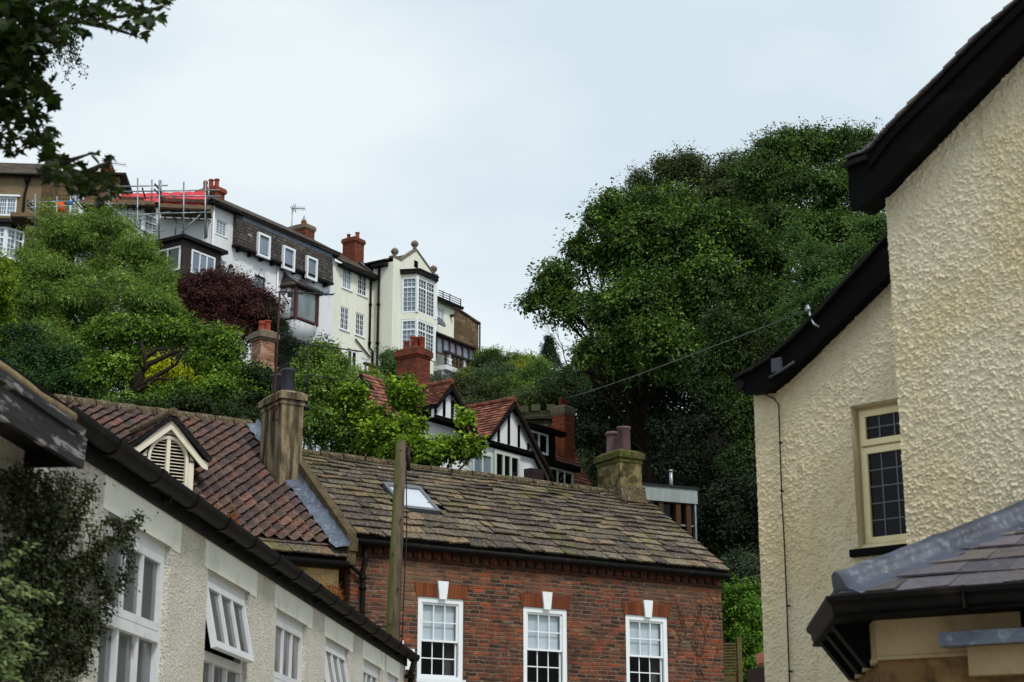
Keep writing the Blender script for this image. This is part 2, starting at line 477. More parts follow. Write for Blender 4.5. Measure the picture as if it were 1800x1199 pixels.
def clump_leaves1(C, CN, per, rad, ll, lw, cols, droop=.5, jit=.5, var=.22, thick=.18, size=None, tint=None, spray=.34):
    """leaves spread over small umbrella-shaped sprays at C with axis CN"""
    n = len(C); CN = unit(CN)
    ref = np.where(np.abs(CN[:, 2:3]) > .9, np.array([[1., 0, 0]]), np.array([[0, 0, 1.]]))
    A = unit(np.cross(CN, ref)); B = np.cross(CN, A)
    if spray > 0:
        # leafy twigs: leaves strung along a short shoot that grows outwards and up, wider at its middle
        ax = unit(CN + NR.normal(0, .75, (n, 3)) + np.array([0, 0, .15]))
        s = NR.random((n, per)); sz = NR.uniform(.6, 1.5, (n, 1)) * rad
        off = NR.normal(0, 1, (n, per, 3)) * (spray * (.25 + np.sin(np.pi * np.clip(s, 0, 1))))[..., None]
        off[..., 2] *= .6
        P = C[:, None] + ax[:, None] * ((s - .35) * 2.0 * sz)[..., None] + off * sz[..., None] - np.array([0, 0, 1.0]) * (droop * .5 * s ** 2 * sz)[..., None]
        LN = np.array([0, -.1, .75]) + CN[:, None] * .35 + NR.normal(0, jit, (n, per, 3))
        D = ax[:, None] * .8 + off / max(spray, .05) * .5 + NR.normal(0, .4, (n, per, 3)) + np.array([0, 0, -.3])
        L = ll * NR.uniform(.55, 1.3, n * per); W = lw * NR.uniform(.7, 1.2, n * per)
        pc = palette(n, cols, var) * (1 if tint is None else tint[:, None])
        cc = np.repeat(pc, per, axis=0) * NR.uniform(.75, 1.25, (n * per, 1))
        return P.reshape(-1, 3), LN.reshape(-1, 3), D.reshape(-1, 3), L, W, cc
    rr = np.sqrt(NR.random((n, per))); th = NR.random((n, per)) * 2 * np.pi
    sz = NR.uniform(.65, 1.35, (n, 1)) * rad if size is None else size[:, None] * rad
    ca, sb = rr * np.cos(th), rr * np.sin(th)
    O = A[:, None] * ca[..., None] + B[:, None] * sb[..., None]
    P = C[:, None] + O * sz[..., None] + CN[:, None] * ((-droop * rr ** 2 + NR.normal(0, thick, (n, per))) * sz)[..., None]
    LN = CN[:, None] + O * .9 * droop * 1.6 + NR.normal(0, jit, (n, per, 3))
    D = O + NR.normal(0, .45, (n, per, 3)) + np.array([0, 0, -.35])
    L = ll * NR.uniform(.6, 1.25, n * per); W = lw * NR.uniform(.7, 1.2, n * per)
    pc = palette(n, cols, var) * (1 if tint is None else tint[:, None])
    cc = np.repeat(pc, per, axis=0) * NR.uniform(.82, 1.18, (n * per, 1))
    return P.reshape(-1, 3), LN.reshape(-1, 3), D.reshape(-1, 3), L, W, cc

def lobe(px, py, rx, rz, Y, ry=None):
    k = mpp(Y)
    return (np.array(aty(px, py, Y)), rx * k, (ry if ry else rx * k * .8), rz * k)

def expand(lobes, k=9, r=(.17, .40), flat=.6, shrink=.78):
    """break smooth lobes up into boughs: smaller flattened lobes sitting on the surface of each"""
    out = []
    for c, rx, ry, rz in lobes:
        out.append((c, rx * shrink, ry * shrink, rz * shrink))
        for _ in range(k):
            d = NR.normal(0, 1, 3); d /= np.linalg.norm(d)
            d[2] = abs(d[2]) if R.random() < .6 else d[2]; d[1] = -abs(d[1]) if R.random() < .7 else d[1]
            q = R.uniform(*r) * (rx + rz) / 2; e = R.uniform(.78, 1.02)
            out.append((c + d * np.array([rx, ry, rz]) * e, q * 1.2, q, q * flat))
    return out

def crown_clumps(lobes, n, under=.35, back=.3, depth=.4, up=.8):
    ar = np.array([l[1] * l[3] + l[1] * l[2] for l in lobes]); ar = ar / ar.sum()
    c = np.array([l[0] for l in lobes]); r = np.array([[l[1], l[2], l[3]] for l in lobes])
    out, nor, who = [], [], []; got = 0
    while got < n:
        m = n * 2
        i = NR.choice(len(lobes), m, p=ar); d = unit(NR.normal(0, 1, (m, 3)))
        keep = ~((d[:, 2] < -.25) & (NR.random(m) > under)) & ~((d[:, 1] > .25) & (NR.random(m) > back))
        i, d = i[keep], d[keep]; m = len(i)
        rad = 1 - NR.random(m) ** 1.6 * depth
        rad = np.where(NR.random(m) < .04, rad * NR.uniform(1.0, 1.16, m), rad)
        rad *= 1 + .10 * np.sin(d[:, 0] * 7 + i) + .08 * np.sin(d[:, 2] * 9 + i * 2)
        p = c[i] + d * r[i] * rad[:, None]
        ins = np.zeros(m, bool)
        for k in range(len(lobes)):
            q = (((p - c[k]) / r[k]) ** 2).sum(1); ins |= (q < .30) & (i != k)
        p, d, i = p[~ins], d[~ins], i[~ins]
        who.append(i); out.append(p); nor.append(unit(d * .7 + np.array([0, -.12, up]))); got += len(p)
    tint = NR.uniform(.78, 1.22, len(lobes))
    return np.concatenate(out)[:n], np.concatenate(nor)[:n], tint[np.concatenate(who)[:n]]

def limbs(mb, base, top, ends, r, rng, bend=.12):
    base, top = Vector(base), Vector(top)
    mid = base.lerp(top, .5) + Vector((rng.uniform(-1, 1), rng.uniform(-1, 1), 0)) * (top - base).length * .06
    mb.tube([base, mid, top], r, 8, r * .6)
    for e in ends:
        e = Vector(e); s = base.lerp(top, rng.uniform(.55, 1.0)); L = (e - s).length
        pts = [s.lerp(e, k / 5) + Vector((rng.uniform(-1, 1), rng.uniform(-1, 1), rng.uniform(-.3, 1.0))) * L * bend * math.sin(math.pi * k / 5) for k in range(6)]
        mb.tube(pts, r * .42, 6, r * .07)
        for k in (2, 3, 4):
            for _ in range(2):
                d = Vector((rng.uniform(-1, 1), rng.uniform(-1, .6), rng.uniform(-.2, .6))).normalized() * L * rng.uniform(.12, .2)
                mb.tube([pts[k], pts[k] + d * .5 + Vector((0, 0, .05 * L)), pts[k] + d], r * .13, 5, r * .03)

LS, NS = .56, 2.5   # leaf size and count tuning
def tree(name, label, cat, lobes, n, per, rad, ll, lw, cols, trunk=None, lm=None, bm=None, group=None, under=.35, back=.3, depth=.4, droop=.5, jit=.5, up=.8, tr=.2, thick=.18, ground=None, var=.22, boughs=9, twigs=(), arms=()):
    """trunk: (px, Y) of the stem; lobes in metres"""
    lo = lobes
    c = np.mean([l[0] for l in lo], axis=0)
    x, y = (c[0], c[1]) if trunk is None else trunk
    z = ground if ground is not None else hgt(x, y)
    t = thing(name, label, cat, (x, y, z), group)
    mb = MB(); zt = max(c[2], z + .5)
    limbs(mb, (x, y, z - .3), (c[0], c[1], z + (zt - z) * .8), [tuple(l[0] + np.array([0, 0, l[3] * .1])) for l in lo], tr, R)
    for pts, Y, r in arms: mb.tube([aty(a, b, Y) for a, b in pts], r, 7, r * .45)
    mb.build('trunk', bm or M['bark'], t)
    C, CN, tint = crown_clumps(expand(lo, boughs) + list(twigs), int(n * NS), under + .05, back, depth + .05, up)
    P, LN, D, L, W, cc = clump_leaves(C, CN, per, rad * .78, ll * LS, lw * LS, cols, droop, jit, var, thick, None, tint)
    leaf_mesh('crown', P, LN, D, L, W, cc, lm or M['leaf'], t)
    return t

def bush(name, label, cat, lobes, n, per, rad, ll, lw, cols, group=None, ground=None, lm=None, up=.6, under=.3, back=.25, stems=5, jit=.55, var=.25, droop=.5, thick=.18):
    c = np.mean([l[0] for l in lobes], axis=0)
    z = ground if ground is not None else min(hgt(c[0], c[1]), min(l[0][2] - l[3] for l in lobes))
    t = thing(name, label, cat, (c[0], c[1], z), group)
    mb = MB()
    for l in lobes:
        for _ in range(stems):
            e = Vector(l[0] + np.array([R.uniform(-.6, .6) * l[1], R.uniform(-.6, .3) * l[2], R.uniform(.1, .8) * l[3]]))
            b = Vector((l[0][0] * .5 + c[0] * .5, l[0][1] * .5 + c[1] * .5, z - .2))
            mb.tube([b, b.lerp(e, .5) + Vector((R.uniform(-.2, .2), R.uniform(-.2, .2), .1)), e], .05, 5, .012)
    mb.build('stem', M['bark'], t)
    C, CN, tint = crown_clumps(expand(lobes, 8), int(n * 2.1), under + .25, back, .45, up)
    P, LN, D, L, W, cc = clump_leaves(C, CN, per, rad * .8, ll * .62, lw * .62, cols, droop, jit, var, thick, None, tint)
    leaf_mesh('foliage', P, LN, D, L, W, cc, lm or M['leaf'], t)
    return t

def fbm(x, y, seed=0, octs=3, lac=2.1, gain=.5):
    """value noise on arrays"""
    out = np.zeros_like(x); amp = 1.0; tot = 0
    for o in range(octs):
        xi, yi = np.floor(x).astype(np.int64), np.floor(y).astype(np.int64)
        fx, fy = x - xi, y - yi; fx = fx * fx * (3 - 2 * fx); fy = fy * fy * (3 - 2 * fy)
        def h(a, b):
            k = (a * 374761393 + b * 668265263 + (seed + o) * 974634777) & 0x7fffffff
            k = ((k ^ (k >> 13)) * 1274126177) & 0x7fffffff
            return ((k ^ (k >> 16)) & 0xffff) / 65535.0
        v = (h(xi, yi) * (1 - fx) + h(xi + 1, yi) * fx) * (1 - fy) + (h(xi, yi + 1) * (1 - fx) + h(xi + 1, yi + 1) * fx) * fy
        out += v * amp; tot += amp; amp *= gain; x = x * lac + 17.3; y = y * lac + 5.1
    return out / tot

def stones(x, y, seed=0):
    """thrown grit: rounded lumps of random size scattered one to a cell"""
    xi, yi = np.floor(x).astype(np.int64), np.floor(y).astype(np.int64); out = np.zeros_like(x)
    def h(a, b, k):
        v = (a * 374761393 + b * 668265263 + (seed * 7 + k) * 974634777) & 0x7fffffff
        v = ((v ^ (v >> 13)) * 1274126177) & 0x7fffffff
        return ((v ^ (v >> 16)) & 0xffff) / 65535.0
    for dx in (-1, 0, 1):
        for dy in (-1, 0, 1):
            a, b = xi + dx, yi + dy
            r = .32 + .5 * h(a, b, 3) ** 1.5
            d = np.hypot((x - a - h(a, b, 1)) * (.8 + .5 * h(a, b, 4)), y - b - h(a, b, 2)) / r
            out = np.maximum(out, np.clip(1 - d * d, 0, 1) ** .8 * r * (h(a, b, 5) > .38))
    return out

def rough_wall(name, F, u0, u1, z0, z1, step, inside, height, m, parent, n=0.0, label=None, kf=26.0):
    """wall face whose cast-on lumps are real relief: grid of vertices pushed out by noise; inside(u, z) masks cells"""
    us = np.arange(u0, u1 + step, step); zs = np.arange(z0, z1 + step, step)
    U, Z = np.meshgrid(us, zs)
    w1, w2 = (fbm(U * kf * .7, Z * kf * .7, 21, 2) - .5) * .9, (fbm(U * kf * .7, Z * kf * .7, 33, 2) - .5) * .9
    a = stones(U * kf * .62 + w1, Z * kf * .62 + w2, 3) * .75 + .35 * stones(U * kf * 1.1 + w2, Z * kf * 1.1 + w1, 8); b = fbm(U * kf * .33, Z * kf * .33, 9, 2)
    hgt_ = a * 1.55 * (.35 + 1.0 * b) * height + (b - .5) * height * .4
    o, t, nn = np.array(F.o), np.array(F.t), np.array(F.n)
    P = o + U[..., None] * t + (n + hgt_)[..., None] * nn; P[..., 2] = Z
    r = parent
    while r.parent: r = r.parent
    P = (P - np.array(r.location)).reshape(-1, 3)
    H, Wd = U.shape
    Uc = (U[:-1, :-1] + step / 2); Zc = (Z[:-1, :-1] + step / 2)
    keep = inside(Uc, Zc).ravel()
    idx = np.arange(H * Wd).reshape(H, Wd)
    q = np.stack([idx[:-1, :-1], idx[:-1, 1:], idx[1:, 1:], idx[1:, :-1]], -1).reshape(-1, 4)[keep]
    me = bpy.data.meshes.new(name)
    me.vertices.add(len(P)); me.vertices.foreach_set('co', P.astype(np.float32).ravel())
    me.loops.add(len(q) * 4); me.loops.foreach_set('vertex_index', q.astype(np.int32).ravel())
    me.polygons.add(len(q)); me.polygons.foreach_set('loop_start', np.arange(len(q), dtype=np.int32) * 4)
    me.polygons.foreach_set('use_smooth', np.ones(len(q), dtype=bool))
    me.update(calc_edges=True)
    uv = me.uv_layers.new(name='UVMap')
    st = np.stack([U.ravel(), Z.ravel()], 1)[q.ravel()]
    uv.data.foreach_set('uv', st.astype(np.float32).ravel())
    me.materials.append(m)
    return link(name, me, parent, label)

# ---------------------------------------------------------------- terrain
def hgt(x, y):
    """street, then the steep bank up to the terrace"""
    t = min(max((y - 42) / 52.0, 0), 1)
    z = 24.0 * (t * .75 + .25 * t * t * (3 - 2 * t))
    z += max(0, min(1, (y - 98) / 10)) * 2.2
    z += .5 * math.sin(x * .31 + y * .17) * min(1, t * 4)
    if y > 116: z -= (y - 116) * .12
    return z
# ---------------------------------------------------------------- materials
M = {}
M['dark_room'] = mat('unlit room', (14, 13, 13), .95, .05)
M['pebble'] = mat('pebbledash', (250, 247, 236), .9, .15,
    layers=[(80, (1, 1, 1), .50, .62, (128, 120, 102), .55), (1.2, (1, 1, .5), .5, .8, (182, 174, 150), .5), (3.0, (2.5, 2.5, .35), .60, .8, (146, 134, 110), .35), (120, (1, 1, 1), .60, .70, (64, 58, 48), .5)],
    bump=[(78, (1, 1, 1), 1.0, .03), (46, (1, 1, 1), .6, .025, 'v')])
M['lintel'] = mat('smooth painted render', (234, 236, 226), .75, .25, layers=[(2.5, (1, 1, 1), .5, .8, (176, 178, 166), .6), (60, (1, 1, 1), .68, .74, (120, 118, 104), .5), (7, (3, 3, .4), .6, .8, (160, 156, 138), .4)], bump=[(18, (1, 1, 1), .15, .01)])
M['white_wood'] = mat('white painted timber', (222, 226, 230), .5, .35, layers=[(6, (1, 1, 1), .5, .8, (190, 192, 190), .5), (25, (1, 1, .3), .66, .74, (130, 122, 108), .6)], bump=[(30, (1, 1, .2), .1, .005)])
M['black_wood'] = mat('black weathered timber', (20, 19, 20), .7, .15, layers=[(9, (.5, .5, 3), .5, .75, (52, 50, 52), .6), (2.2, (1, 1, 1), .55, .8, (60, 50, 40), .35)], bump=[(16, (.3, .3, 3), .35, .01)])
M['peeling'] = mat('peeling black paint', (22, 21, 23), .55, .35, layers=[(5.5, (.3, .3, 3.0), .53, .59, (150, 147, 150), .85), (21, (.4, .4, 2.2), .5, .56, (24, 22, 24), .9), (3, (1, 1, 1), .6, .75, (70, 52, 38), .4)], bump=[(12, (.4, .4, 2.4), .4, .012)])
M['cast_iron'] = mat('black cast iron', (12, 11, 11), .6, .14, layers=[(7, (1, 1, 1), .54, .75, (48, 38, 31), .6), (2, (.4, .4, 2), .5, .8, (26, 26, 26), .6)], bump=[(26, (1, 1, 1), .25, .01)])
M['mortar'] = mat('pale verge mortar', (150, 134, 104), .95, .1, layers=[(4, (1, 1, 1), .45, .7, (92, 80, 60), .7)], bump=[(20, (1, 1, 1), .6, .02)])
M['tile_red'] = mat('red clay tile', (120, 74, 60), .9, .1, layers=[(8, (1, 1, 1), .45, .7, (74, 58, 50), .7)])
M['glass_grey'] = glass_mat('obscured grey glass', (104, 108, 112), .12, .45, vary=.3)
M['glass_dark'] = glass_mat('dark window glass', (14, 14, 15), .04, .16)
M['glass_sky'] = glass_mat('painted sky glass', (120, 134, 150), .08, .6, vary=.2)  # pale sky reflection put into the pane colour
M['glass_clear'] = glass_mat('clear window glass', (10, 10, 10), .03, .5, clear=1)
M['bark'] = mat('bark', (48, 42, 34), .95, .1, layers=[(14, (1, 1, .25), .45, .7, (32, 26, 20), .8)], bump=[(20, (1, 1, .2), .6, .03)])
M['leaf'] = leaf_mat('leaf'); M['leaf_thin'] = leaf_mat('thin leaf', .42)
M['leaf_dull'] = leaf_mat('dull leaf', .12, .65)
M['soil'] = mat('hillside earth', (52, 48, 32), .95, .1, layers=[(.6, (1, 1, 1), .4, .7, (40, 56, 24), .9), (6, (1, 1, 1), .5, .7, (30, 30, 20), .6)], bump=[(3, (1, 1, 1), .6, .2)])

# ---------------------------------------------------------------- ground
def build_ground():
    mb = MB(); xs = [-400, -200, -120] + list(range(-90, 91, 5)) + [120, 200, 400]; ys = [-300, -100, -30] + list(range(0, 161, 4)) + [220, 320, 500]
    ids = {}
    for j, y in enumerate(ys):
        for i, x in enumerate(xs): ids[i, j] = mb.vert((x, y, hgt(x, y)))
    for j in range(len(ys) - 1):
        for i in range(len(xs) - 1):
            mb.f.append([ids[i, j], ids[i + 1, j], ids[i + 1, j + 1], ids[i, j + 1]]); mb.smooth.add(len(mb.f) - 1)
    mb.build('hillside', M['soil'], None, None, 'structure')
    st = MB(); st.slab([(-26, -40, .02), (26, -40, .02), (26, 34, .02), (-26, 34, .02)], .01)
    st.build('unseen_bounce_street', mat('paled bounce paving', (168, 160, 144), .9, .2, layers=[(3, (1, 1, 1), .4, .7, (128, 120, 106), .6)]), None, None, 'structure')  # out-of-view paving, widened and paled to bounce light onto the walls
build_ground()

# ---------------------------------------------------------------- left pebbledash house along the street
o = atz(145, 800, 4.0); FL = Frame(o, 85.5)
def left_house():
    F = FL
    t = thing('street_house', 'long white pebbledash house with black gutter and row of white casements along the street', 'house', F.p(6, 0, 0))
    W = [(.63, 2.26), (3.46, 5.06), (6.27, 7.87), (9.03, 10.62), (11.78, 13.3), (13.9, 15.0)]
    ZH, ZB, EN = 3.73, 1.9, 15.75
    holes = [(a, b, ZB, ZH) for a, b in W]
    wall('wall', F, [(-13, 0), (EN, 0), (EN, 3.98), (-13, 3.98)], holes, M['pebble'], t, 0, .09)
    e = MB(); e.box(F, EN - .02, EN, -4.5, -.003, 0, 3.98); e.build('end_wall', M['pebble'], t)
    for k, (a, b) in enumerate(W):
        l = MB(); x0, x1 = a - .13, b + .27
        if k == 5: x1 = b + .1
        l.extr(F, [(x0, ZH - .0), (a, ZH), (b, ZH), (b, ZH - .012), (x1, ZH - .012), (x1, 3.965), (x0, 3.965)], -.01, .006)
        l.build('lintel', M['lintel'], t)
        if k == 5: x1 = 0
        # frame: outer casing, transom, lower lights fixed, upper sash (hung at the top; two stand open)
        w = MB(); n = -.045; fr = .065; zt = 3.05
        w.box(F, a, a + fr, n - .07, n, ZB, ZH); w.box(F, b - fr, b, n - .07, n, ZB, ZH)
        w.box(F, a + fr, b - fr, n - .07, n - .001, ZH - .09, ZH); w.box(F, a + fr, b - fr, n - .07, n + .012, zt - .085, zt - .005)
        w.box(F, a + fr, b - fr, n - .07, n - .001, ZB, ZB + .07)
        for q in (1 / 3, 2 / 3):
            x = a + fr + (b - a - 2 * fr) * q; w.box(F, x - .026, x + .026, n - .06, n - .008, ZB + .07, zt - .085)
        wi = w.build('window', M['white_wood'], t)
        rm = MB(); rm.box(F, a - .2, b + .2, -1.2, -.14, ZB - .2, ZH + .1); rm.build('room', M['dark_room'], wi)
        g = MB(); pane_quad(g, F, a + .03, b - .03, ZB + .03, zt - .03, n - .045); g.build('pane', M['glass_grey'], wi)
        # upper sash in its own swung frame
        ang = {1: 12, 3: 11}.get(k, 0); ca, sa = math.cos(math.radians(ang)), math.sin(math.radians(ang))
        zt_, x0, x1, hh = ZH - .09, a + fr + .004, b - fr - .004, ZH - .09 - zt
        def sp(u, d, nn): return F.p(u, n - .02 + d * sa + nn * ca, zt_ - d * ca + nn * sa)
        def sbox(mb, u0, u1, d0, d1, n0, n1):
            mb.hexa([sp(u0, d1, n1), sp(u1, d1, n1), sp(u1, d1, n0), sp(u0, d1, n0)], [sp(u0, d0, n1), sp(u1, d0, n1), sp(u1, d0, n0), sp(u0, d0, n0)])
        s = MB(); f2 = .06
        sbox(s, x0, x0 + f2, 0, hh, -.02, .03); sbox(s, x1 - f2, x1, 0, hh, -.02, .03)
        sbox(s, x0 + f2, x1 - f2, 0, f2, -.02, .029); sbox(s, x0 + f2, x1 - f2, hh - f2, hh, -.02, .032)
        for q in (1 / 3, 2 / 3):
            x = x0 + f2 + (x1 - x0 - 2 * f2) * q; sbox(s, x - .024, x + .024, f2, hh - f2, -.012, .024)
        s.build('sash', M['white_wood'], wi)
        g = MB(); g.poly([sp(x0 + .02, hh - .02, 0), sp(x1 - .02, hh - .02, 0), sp(x1 - .02, .02, 0), sp(x0 + .02, .02, 0)])
        g.build('pane', M['glass_grey'], wi)
        sl = MB(); sl.box(F, a - .05, b + .05, .0, .07, ZB - .09, ZB - .003); sl.build('sill', M['white_wood'], wi)
    # eaves: fascia board, gutter in cast lengths with collars, brackets
    fa = MB(); fa.box(F, -4, EN, -.05, .03, 3.975, 4.17); fa.build('fascia', M['black_wood'], t)
    def gut(mb, u0, u1, k=1.0):
        c = (.115, 4.135); rr = .078 * k
        pr = [(c[0] + rr * math.cos(x), c[1] + rr * math.sin(x) * 1.05) for x in [math.pi + i * math.pi / 9 for i in range(10)]]
        pr = [(pr[0][0], pr[0][1] + .02)] + pr + [(pr[-1][0], pr[-1][1] + .02)] + [(pr[-1][0] - .014, pr[-1][1] + .02), (c[0], c[1] - rr * .8), (pr[0][0] + .014, pr[0][1] + .02)]
        A = [mb.vert(F.p(u0, a, b)) for a, b in pr]; B = [mb.vert(F.p(u1, a, b)) for a, b in pr]
        for i in range(len(pr)):
            j = (i + 1) % len(pr); mb.f.append([A[i], A[j], B[j], B[i]])
        mb.f.append(A); mb.f.append(B[::-1])
    g = MB(); br = MB(); u = -.78; k = 0
    while u < EN + .1:
        L = min(u + 1.05, EN + .12)
        gut(g, u, L - .004); gut(g, L - .07, L + .05, 1.16)
        br = MB(); br.box(F, u + .52, u + .55, .031, .10, 4.02, 4.06); (k % 2) or br.build('gutter_bracket', M['cast_iron'], t)
        u = L; k += 1
        if L >= EN + .12: break
    g.build('gutter', M['cast_iron'], t)
    d = MB(); d.tube([F.p(EN - .12, .16, 4.06), F.p(EN - .10, .1, 3.85), F.p(EN - .10, .09, 0)], .045, 10); d.box(F, EN - .19, EN - .02, .02, .16, 3.78, 3.84)
    d.build('downpipe', M['cast_iron'], t)
    # roof: clay tiles whose lowest course shows above the gutter
    r = MB(); q = [F.p(-.7, .12, 4.15), F.p(EN + .05, .12, 4.15), F.p(EN + .05, -2.3, 5.30), F.p(-.7, -2.3, 5.30)]
    r.slab(q, .06); r.slab([F.p(EN + .05, -4.7, 4.1), F.p(-13, -4.7, 4.1), F.p(-13, -2.3, 5.29), F.p(EN + .05, -2.3, 5.29)], .06); r.build('roof', M['tile_red'], t)
    gw = MB(); gw.poly([F.p(EN - .03, -.05, 3.98), F.p(EN - .03, -4.5, 3.98), F.p(EN - .03, -2.3, 5.2)]); gw.poly([F.p(-12.9, -4.5, 0), F.p(EN, -4.5, 0), F.p(EN, -4.5, 4.1), F.p(-12.9, -4.5, 4.1)]); gw.build('rear_wall', M['pebble'], t)
    # nearer, deeper eaves with peeling boards
    B0, B1, nb = -13.0, -1.02, .33
    b = MB(); b.extr(F, [(B0, 3.69), (B1 - .01, 3.69), (B1 + .02, 3.88), (B1 - .06, 3.905), (B0, 3.905)], nb, nb + .035)
    b.extr(F, [(B0, 3.86), (B1 - .10, 3.87), (B1 - .07, 3.925), (B0, 3.925)], nb + .036, nb + .058)
    b.build('eaves_board', M['peeling'], t)
    s = MB(); s.box(F, B0, B1 - .04, .005, nb - .002, 3.80, 3.84); s.box(F, B1 - .05, B1 - .015, .005, nb - .002, 3.7, 3.9); s.build('soffit', M['black_wood'], t)
    v = MB(); pts = [F.p(B0 + (B1 - .24 - B0) * i / 40, nb + .02 + .006 * math.sin(i * 2.1), 3.955 + .004 * math.sin(i * 1.3)) for i in range(41)]
    v.tube(pts, .032, 8); v.build('verge', M['mortar'], t)
    r2 = MB(); r2.slab([F.p(B0, nb + .05, 3.99), F.p(B1 - .12, nb + .05, 3.99), F.p(B1 - .12, -2.3, 5.3), F.p(B0, -2.3, 5.3)], .035)
    r2.build('roof', M['black_wood'], t)
left_house()

# ---------------------------------------------------------------- climber on that wall
def climber():
    F = FL
    def W(px, py, n=.05):
        u, z = F.px(px, py, n); return np.array(F.p(u, n, z))
    t = thing('climbing_shrub', 'dark small-leaved climber spreading over the pebbledash wall beneath the peeling eaves board', 'climber', F.p(-1, .1, 0))
    ST = [([(70, 1199), (75, 1080), (95, 980), (118, 900), (128, 838)], 14), ([(60, 1060), (110, 1000), (160, 965), (205, 945), (228, 915), (242, 908)], 13),
          ([(205, 945), (218, 975), (214, 1010), (196, 1040)], 12), ([(178, 915), (205, 922), (212, 950)], 9), ([(110, 1000), (150, 985), (170, 1010), (178, 1070)], 16), ([(228, 915), (210, 935), (208, 960)], 8),
          ([(150, 985), (158, 950), (150, 920)], 10), ([(100, 960), (130, 910), (145, 870), (150, 850)], 15), ([(30, 1100), (40, 960), (50, 870), (40, 835)], 26), ([(20, 900), (25, 850), (8, 830)], 20),
          ([(60, 1000), (80, 900), (70, 830)], 22), ([(80, 1060), (120, 1060), (150, 1100), (135, 1150)], 18), ([(100, 1060), (150, 1080), (175, 1120)], 15), ([(20, 1190), (60, 1100), (110, 1120), (130, 1180)], 26),
          ([(60, 940), (100, 880), (110, 835)], 16), ([(130, 1140), (140, 1170), (128, 1185)], 10), ([(10, 1150), (40, 1030), (90, 1020)], 26), ([(170, 1010), (186, 1040), (180, 1090)], 14)]
    mb = MB(); P, NN, D = [], [], []
    for pts, dens in ST:
        w = [W(x, y, .03 + .05 * R.random()) for x, y in pts]
        mb.tube(w, .008, 5, .003)
        for a, b in zip(w[:-1], w[1:]):
            L = np.linalg.norm(b - a)
            k = int(L * dens * 40)
            for _ in range(k):
                s = a + (b - a) * R.random()
                sp = .012 + .05 * (dens / 26) * abs(R.gauss(0, 1))
                th = R.uniform(0, 2 * math.pi)
                p = s + (np.array(F.t) * math.cos(th) + np.array([0, 0, 1]) * math.sin(th)) * sp + np.array(F.n) * abs(R.gauss(.02, .05))
                P.append(p); NN.append(np.array(F.n) * .7 + np.array([R.gauss(0, .5), R.gauss(0, .5), .8 + R.gauss(0, .4)])); D.append([R.gauss(0, 1), R.gauss(0, 1), R.gauss(-.2, 1)])
    # denser body of the climber against the wall
    BL = [(25, 880, 34, 44), (70, 950, 40, 44), (20, 1020, 50, 70), (80, 1040, 60, 60), (50, 1130, 70, 60), (110, 1110, 50, 60), (20, 1190, 60, 50), (85, 1170, 60, 40), (100, 880, 28, 50), (64, 1090, 60, 60), (10, 850, 24, 25), (55, 840, 14, 25), (80, 905, 22, 60), (165, 1040, 22, 70), (150, 1110, 26, 40), (60, 1030, 70, 80), (40, 1080, 60, 90), (130, 1010, 30, 30), (20, 950, 40, 60)]
    for x, y, rx, ry in BL:
        for _ in range(int(rx * ry * .24)):
            a = R.uniform(0, 2 * math.pi); q = math.sqrt(R.random())
            n = abs(R.gauss(.05, .05))
            P.append(W(x + rx * q * math.cos(a), y + ry * q * math.sin(a), n)); NN.append(np.array(F.n) * .7 + np.array([R.gauss(0, .5), R.gauss(0, .5), .8 + R.gauss(0, .4)])); D.append([R.gauss(0, 1), R.gauss(0, 1), R.gauss(-.2, 1)])
    mb.build('stem', M['bark'], t)
    n = len(P)
    leaf_mesh('foliage', np.array(P), np.array(NN), np.array(D), NR.uniform(.022, .048, n), NR.uniform(.016, .03, n), palette(n, [(32, 38, 24), (46, 54, 30), (68, 76, 46)], .35), M['leaf_dull'], t)
    # paler shrub leaning in nearer the camera
    t = thing('garden_shrub', 'pale green leafy shrub poking up in front of the dark climber', 'shrub', F.p(-1.5, .5, 0))
    mb = MB(); P, NN, D = [], [], []
    for pts, dens in [([(-10, 1200), (10, 1150), (30, 1110), (55, 1090)], 30), ([(-20, 1120), (5, 1095), (30, 1090)], 30), ([(-20, 1020), (20, 1030), (55, 1042), (88, 1044)], 22), ([(-20, 1000), (15, 985), (28, 962)], 14), ([(28, 978), (45, 962), (65, 957)], 9), ([(-10, 1170), (10, 1180), (25, 1199)], 30), ([(0, 1200), (25, 1150), (48, 1138)], 30), ([(-10, 1060), (10, 1085), (28, 1100)], 26)]:
        w = [W(x, y, .42) for x, y in pts]
        mb.tube([np.array(F.p(-1.5, .5, .3)) * .0 + w[0] + np.array([0, 0, -.3])] + w, .006, 5, .003)
        for a, b in zip(w[:-1], w[1:]):
            for _ in range(int(np.linalg.norm(b - a) * dens * 7)):
                s = a + (b - a) * R.random() + np.array([R.gauss(0, .03), R.gauss(0, .03), R.gauss(0, .02)]) * dens / 22
                P.append(s); NN.append([R.gauss(.2, .5), R.gauss(-.4, .5), 1]); D.append([R.gauss(.4, .8), R.gauss(0, .8), R.gauss(-.2, .6)])
    mb.tube([F.p(-1.5, .5, 0), w[0]], .012, 6, .006)
    mb.build('stem', M['bark'], t); n = len(P)
    leaf_mesh('foliage', np.array(P), np.array(NN), np.array(D), NR.uniform(.03, .055, n), NR.uniform(.016, .026, n), palette(n, [(70, 92, 52), (104, 124, 74), (128, 140, 96)], .25), M['leaf'], t)
climber()

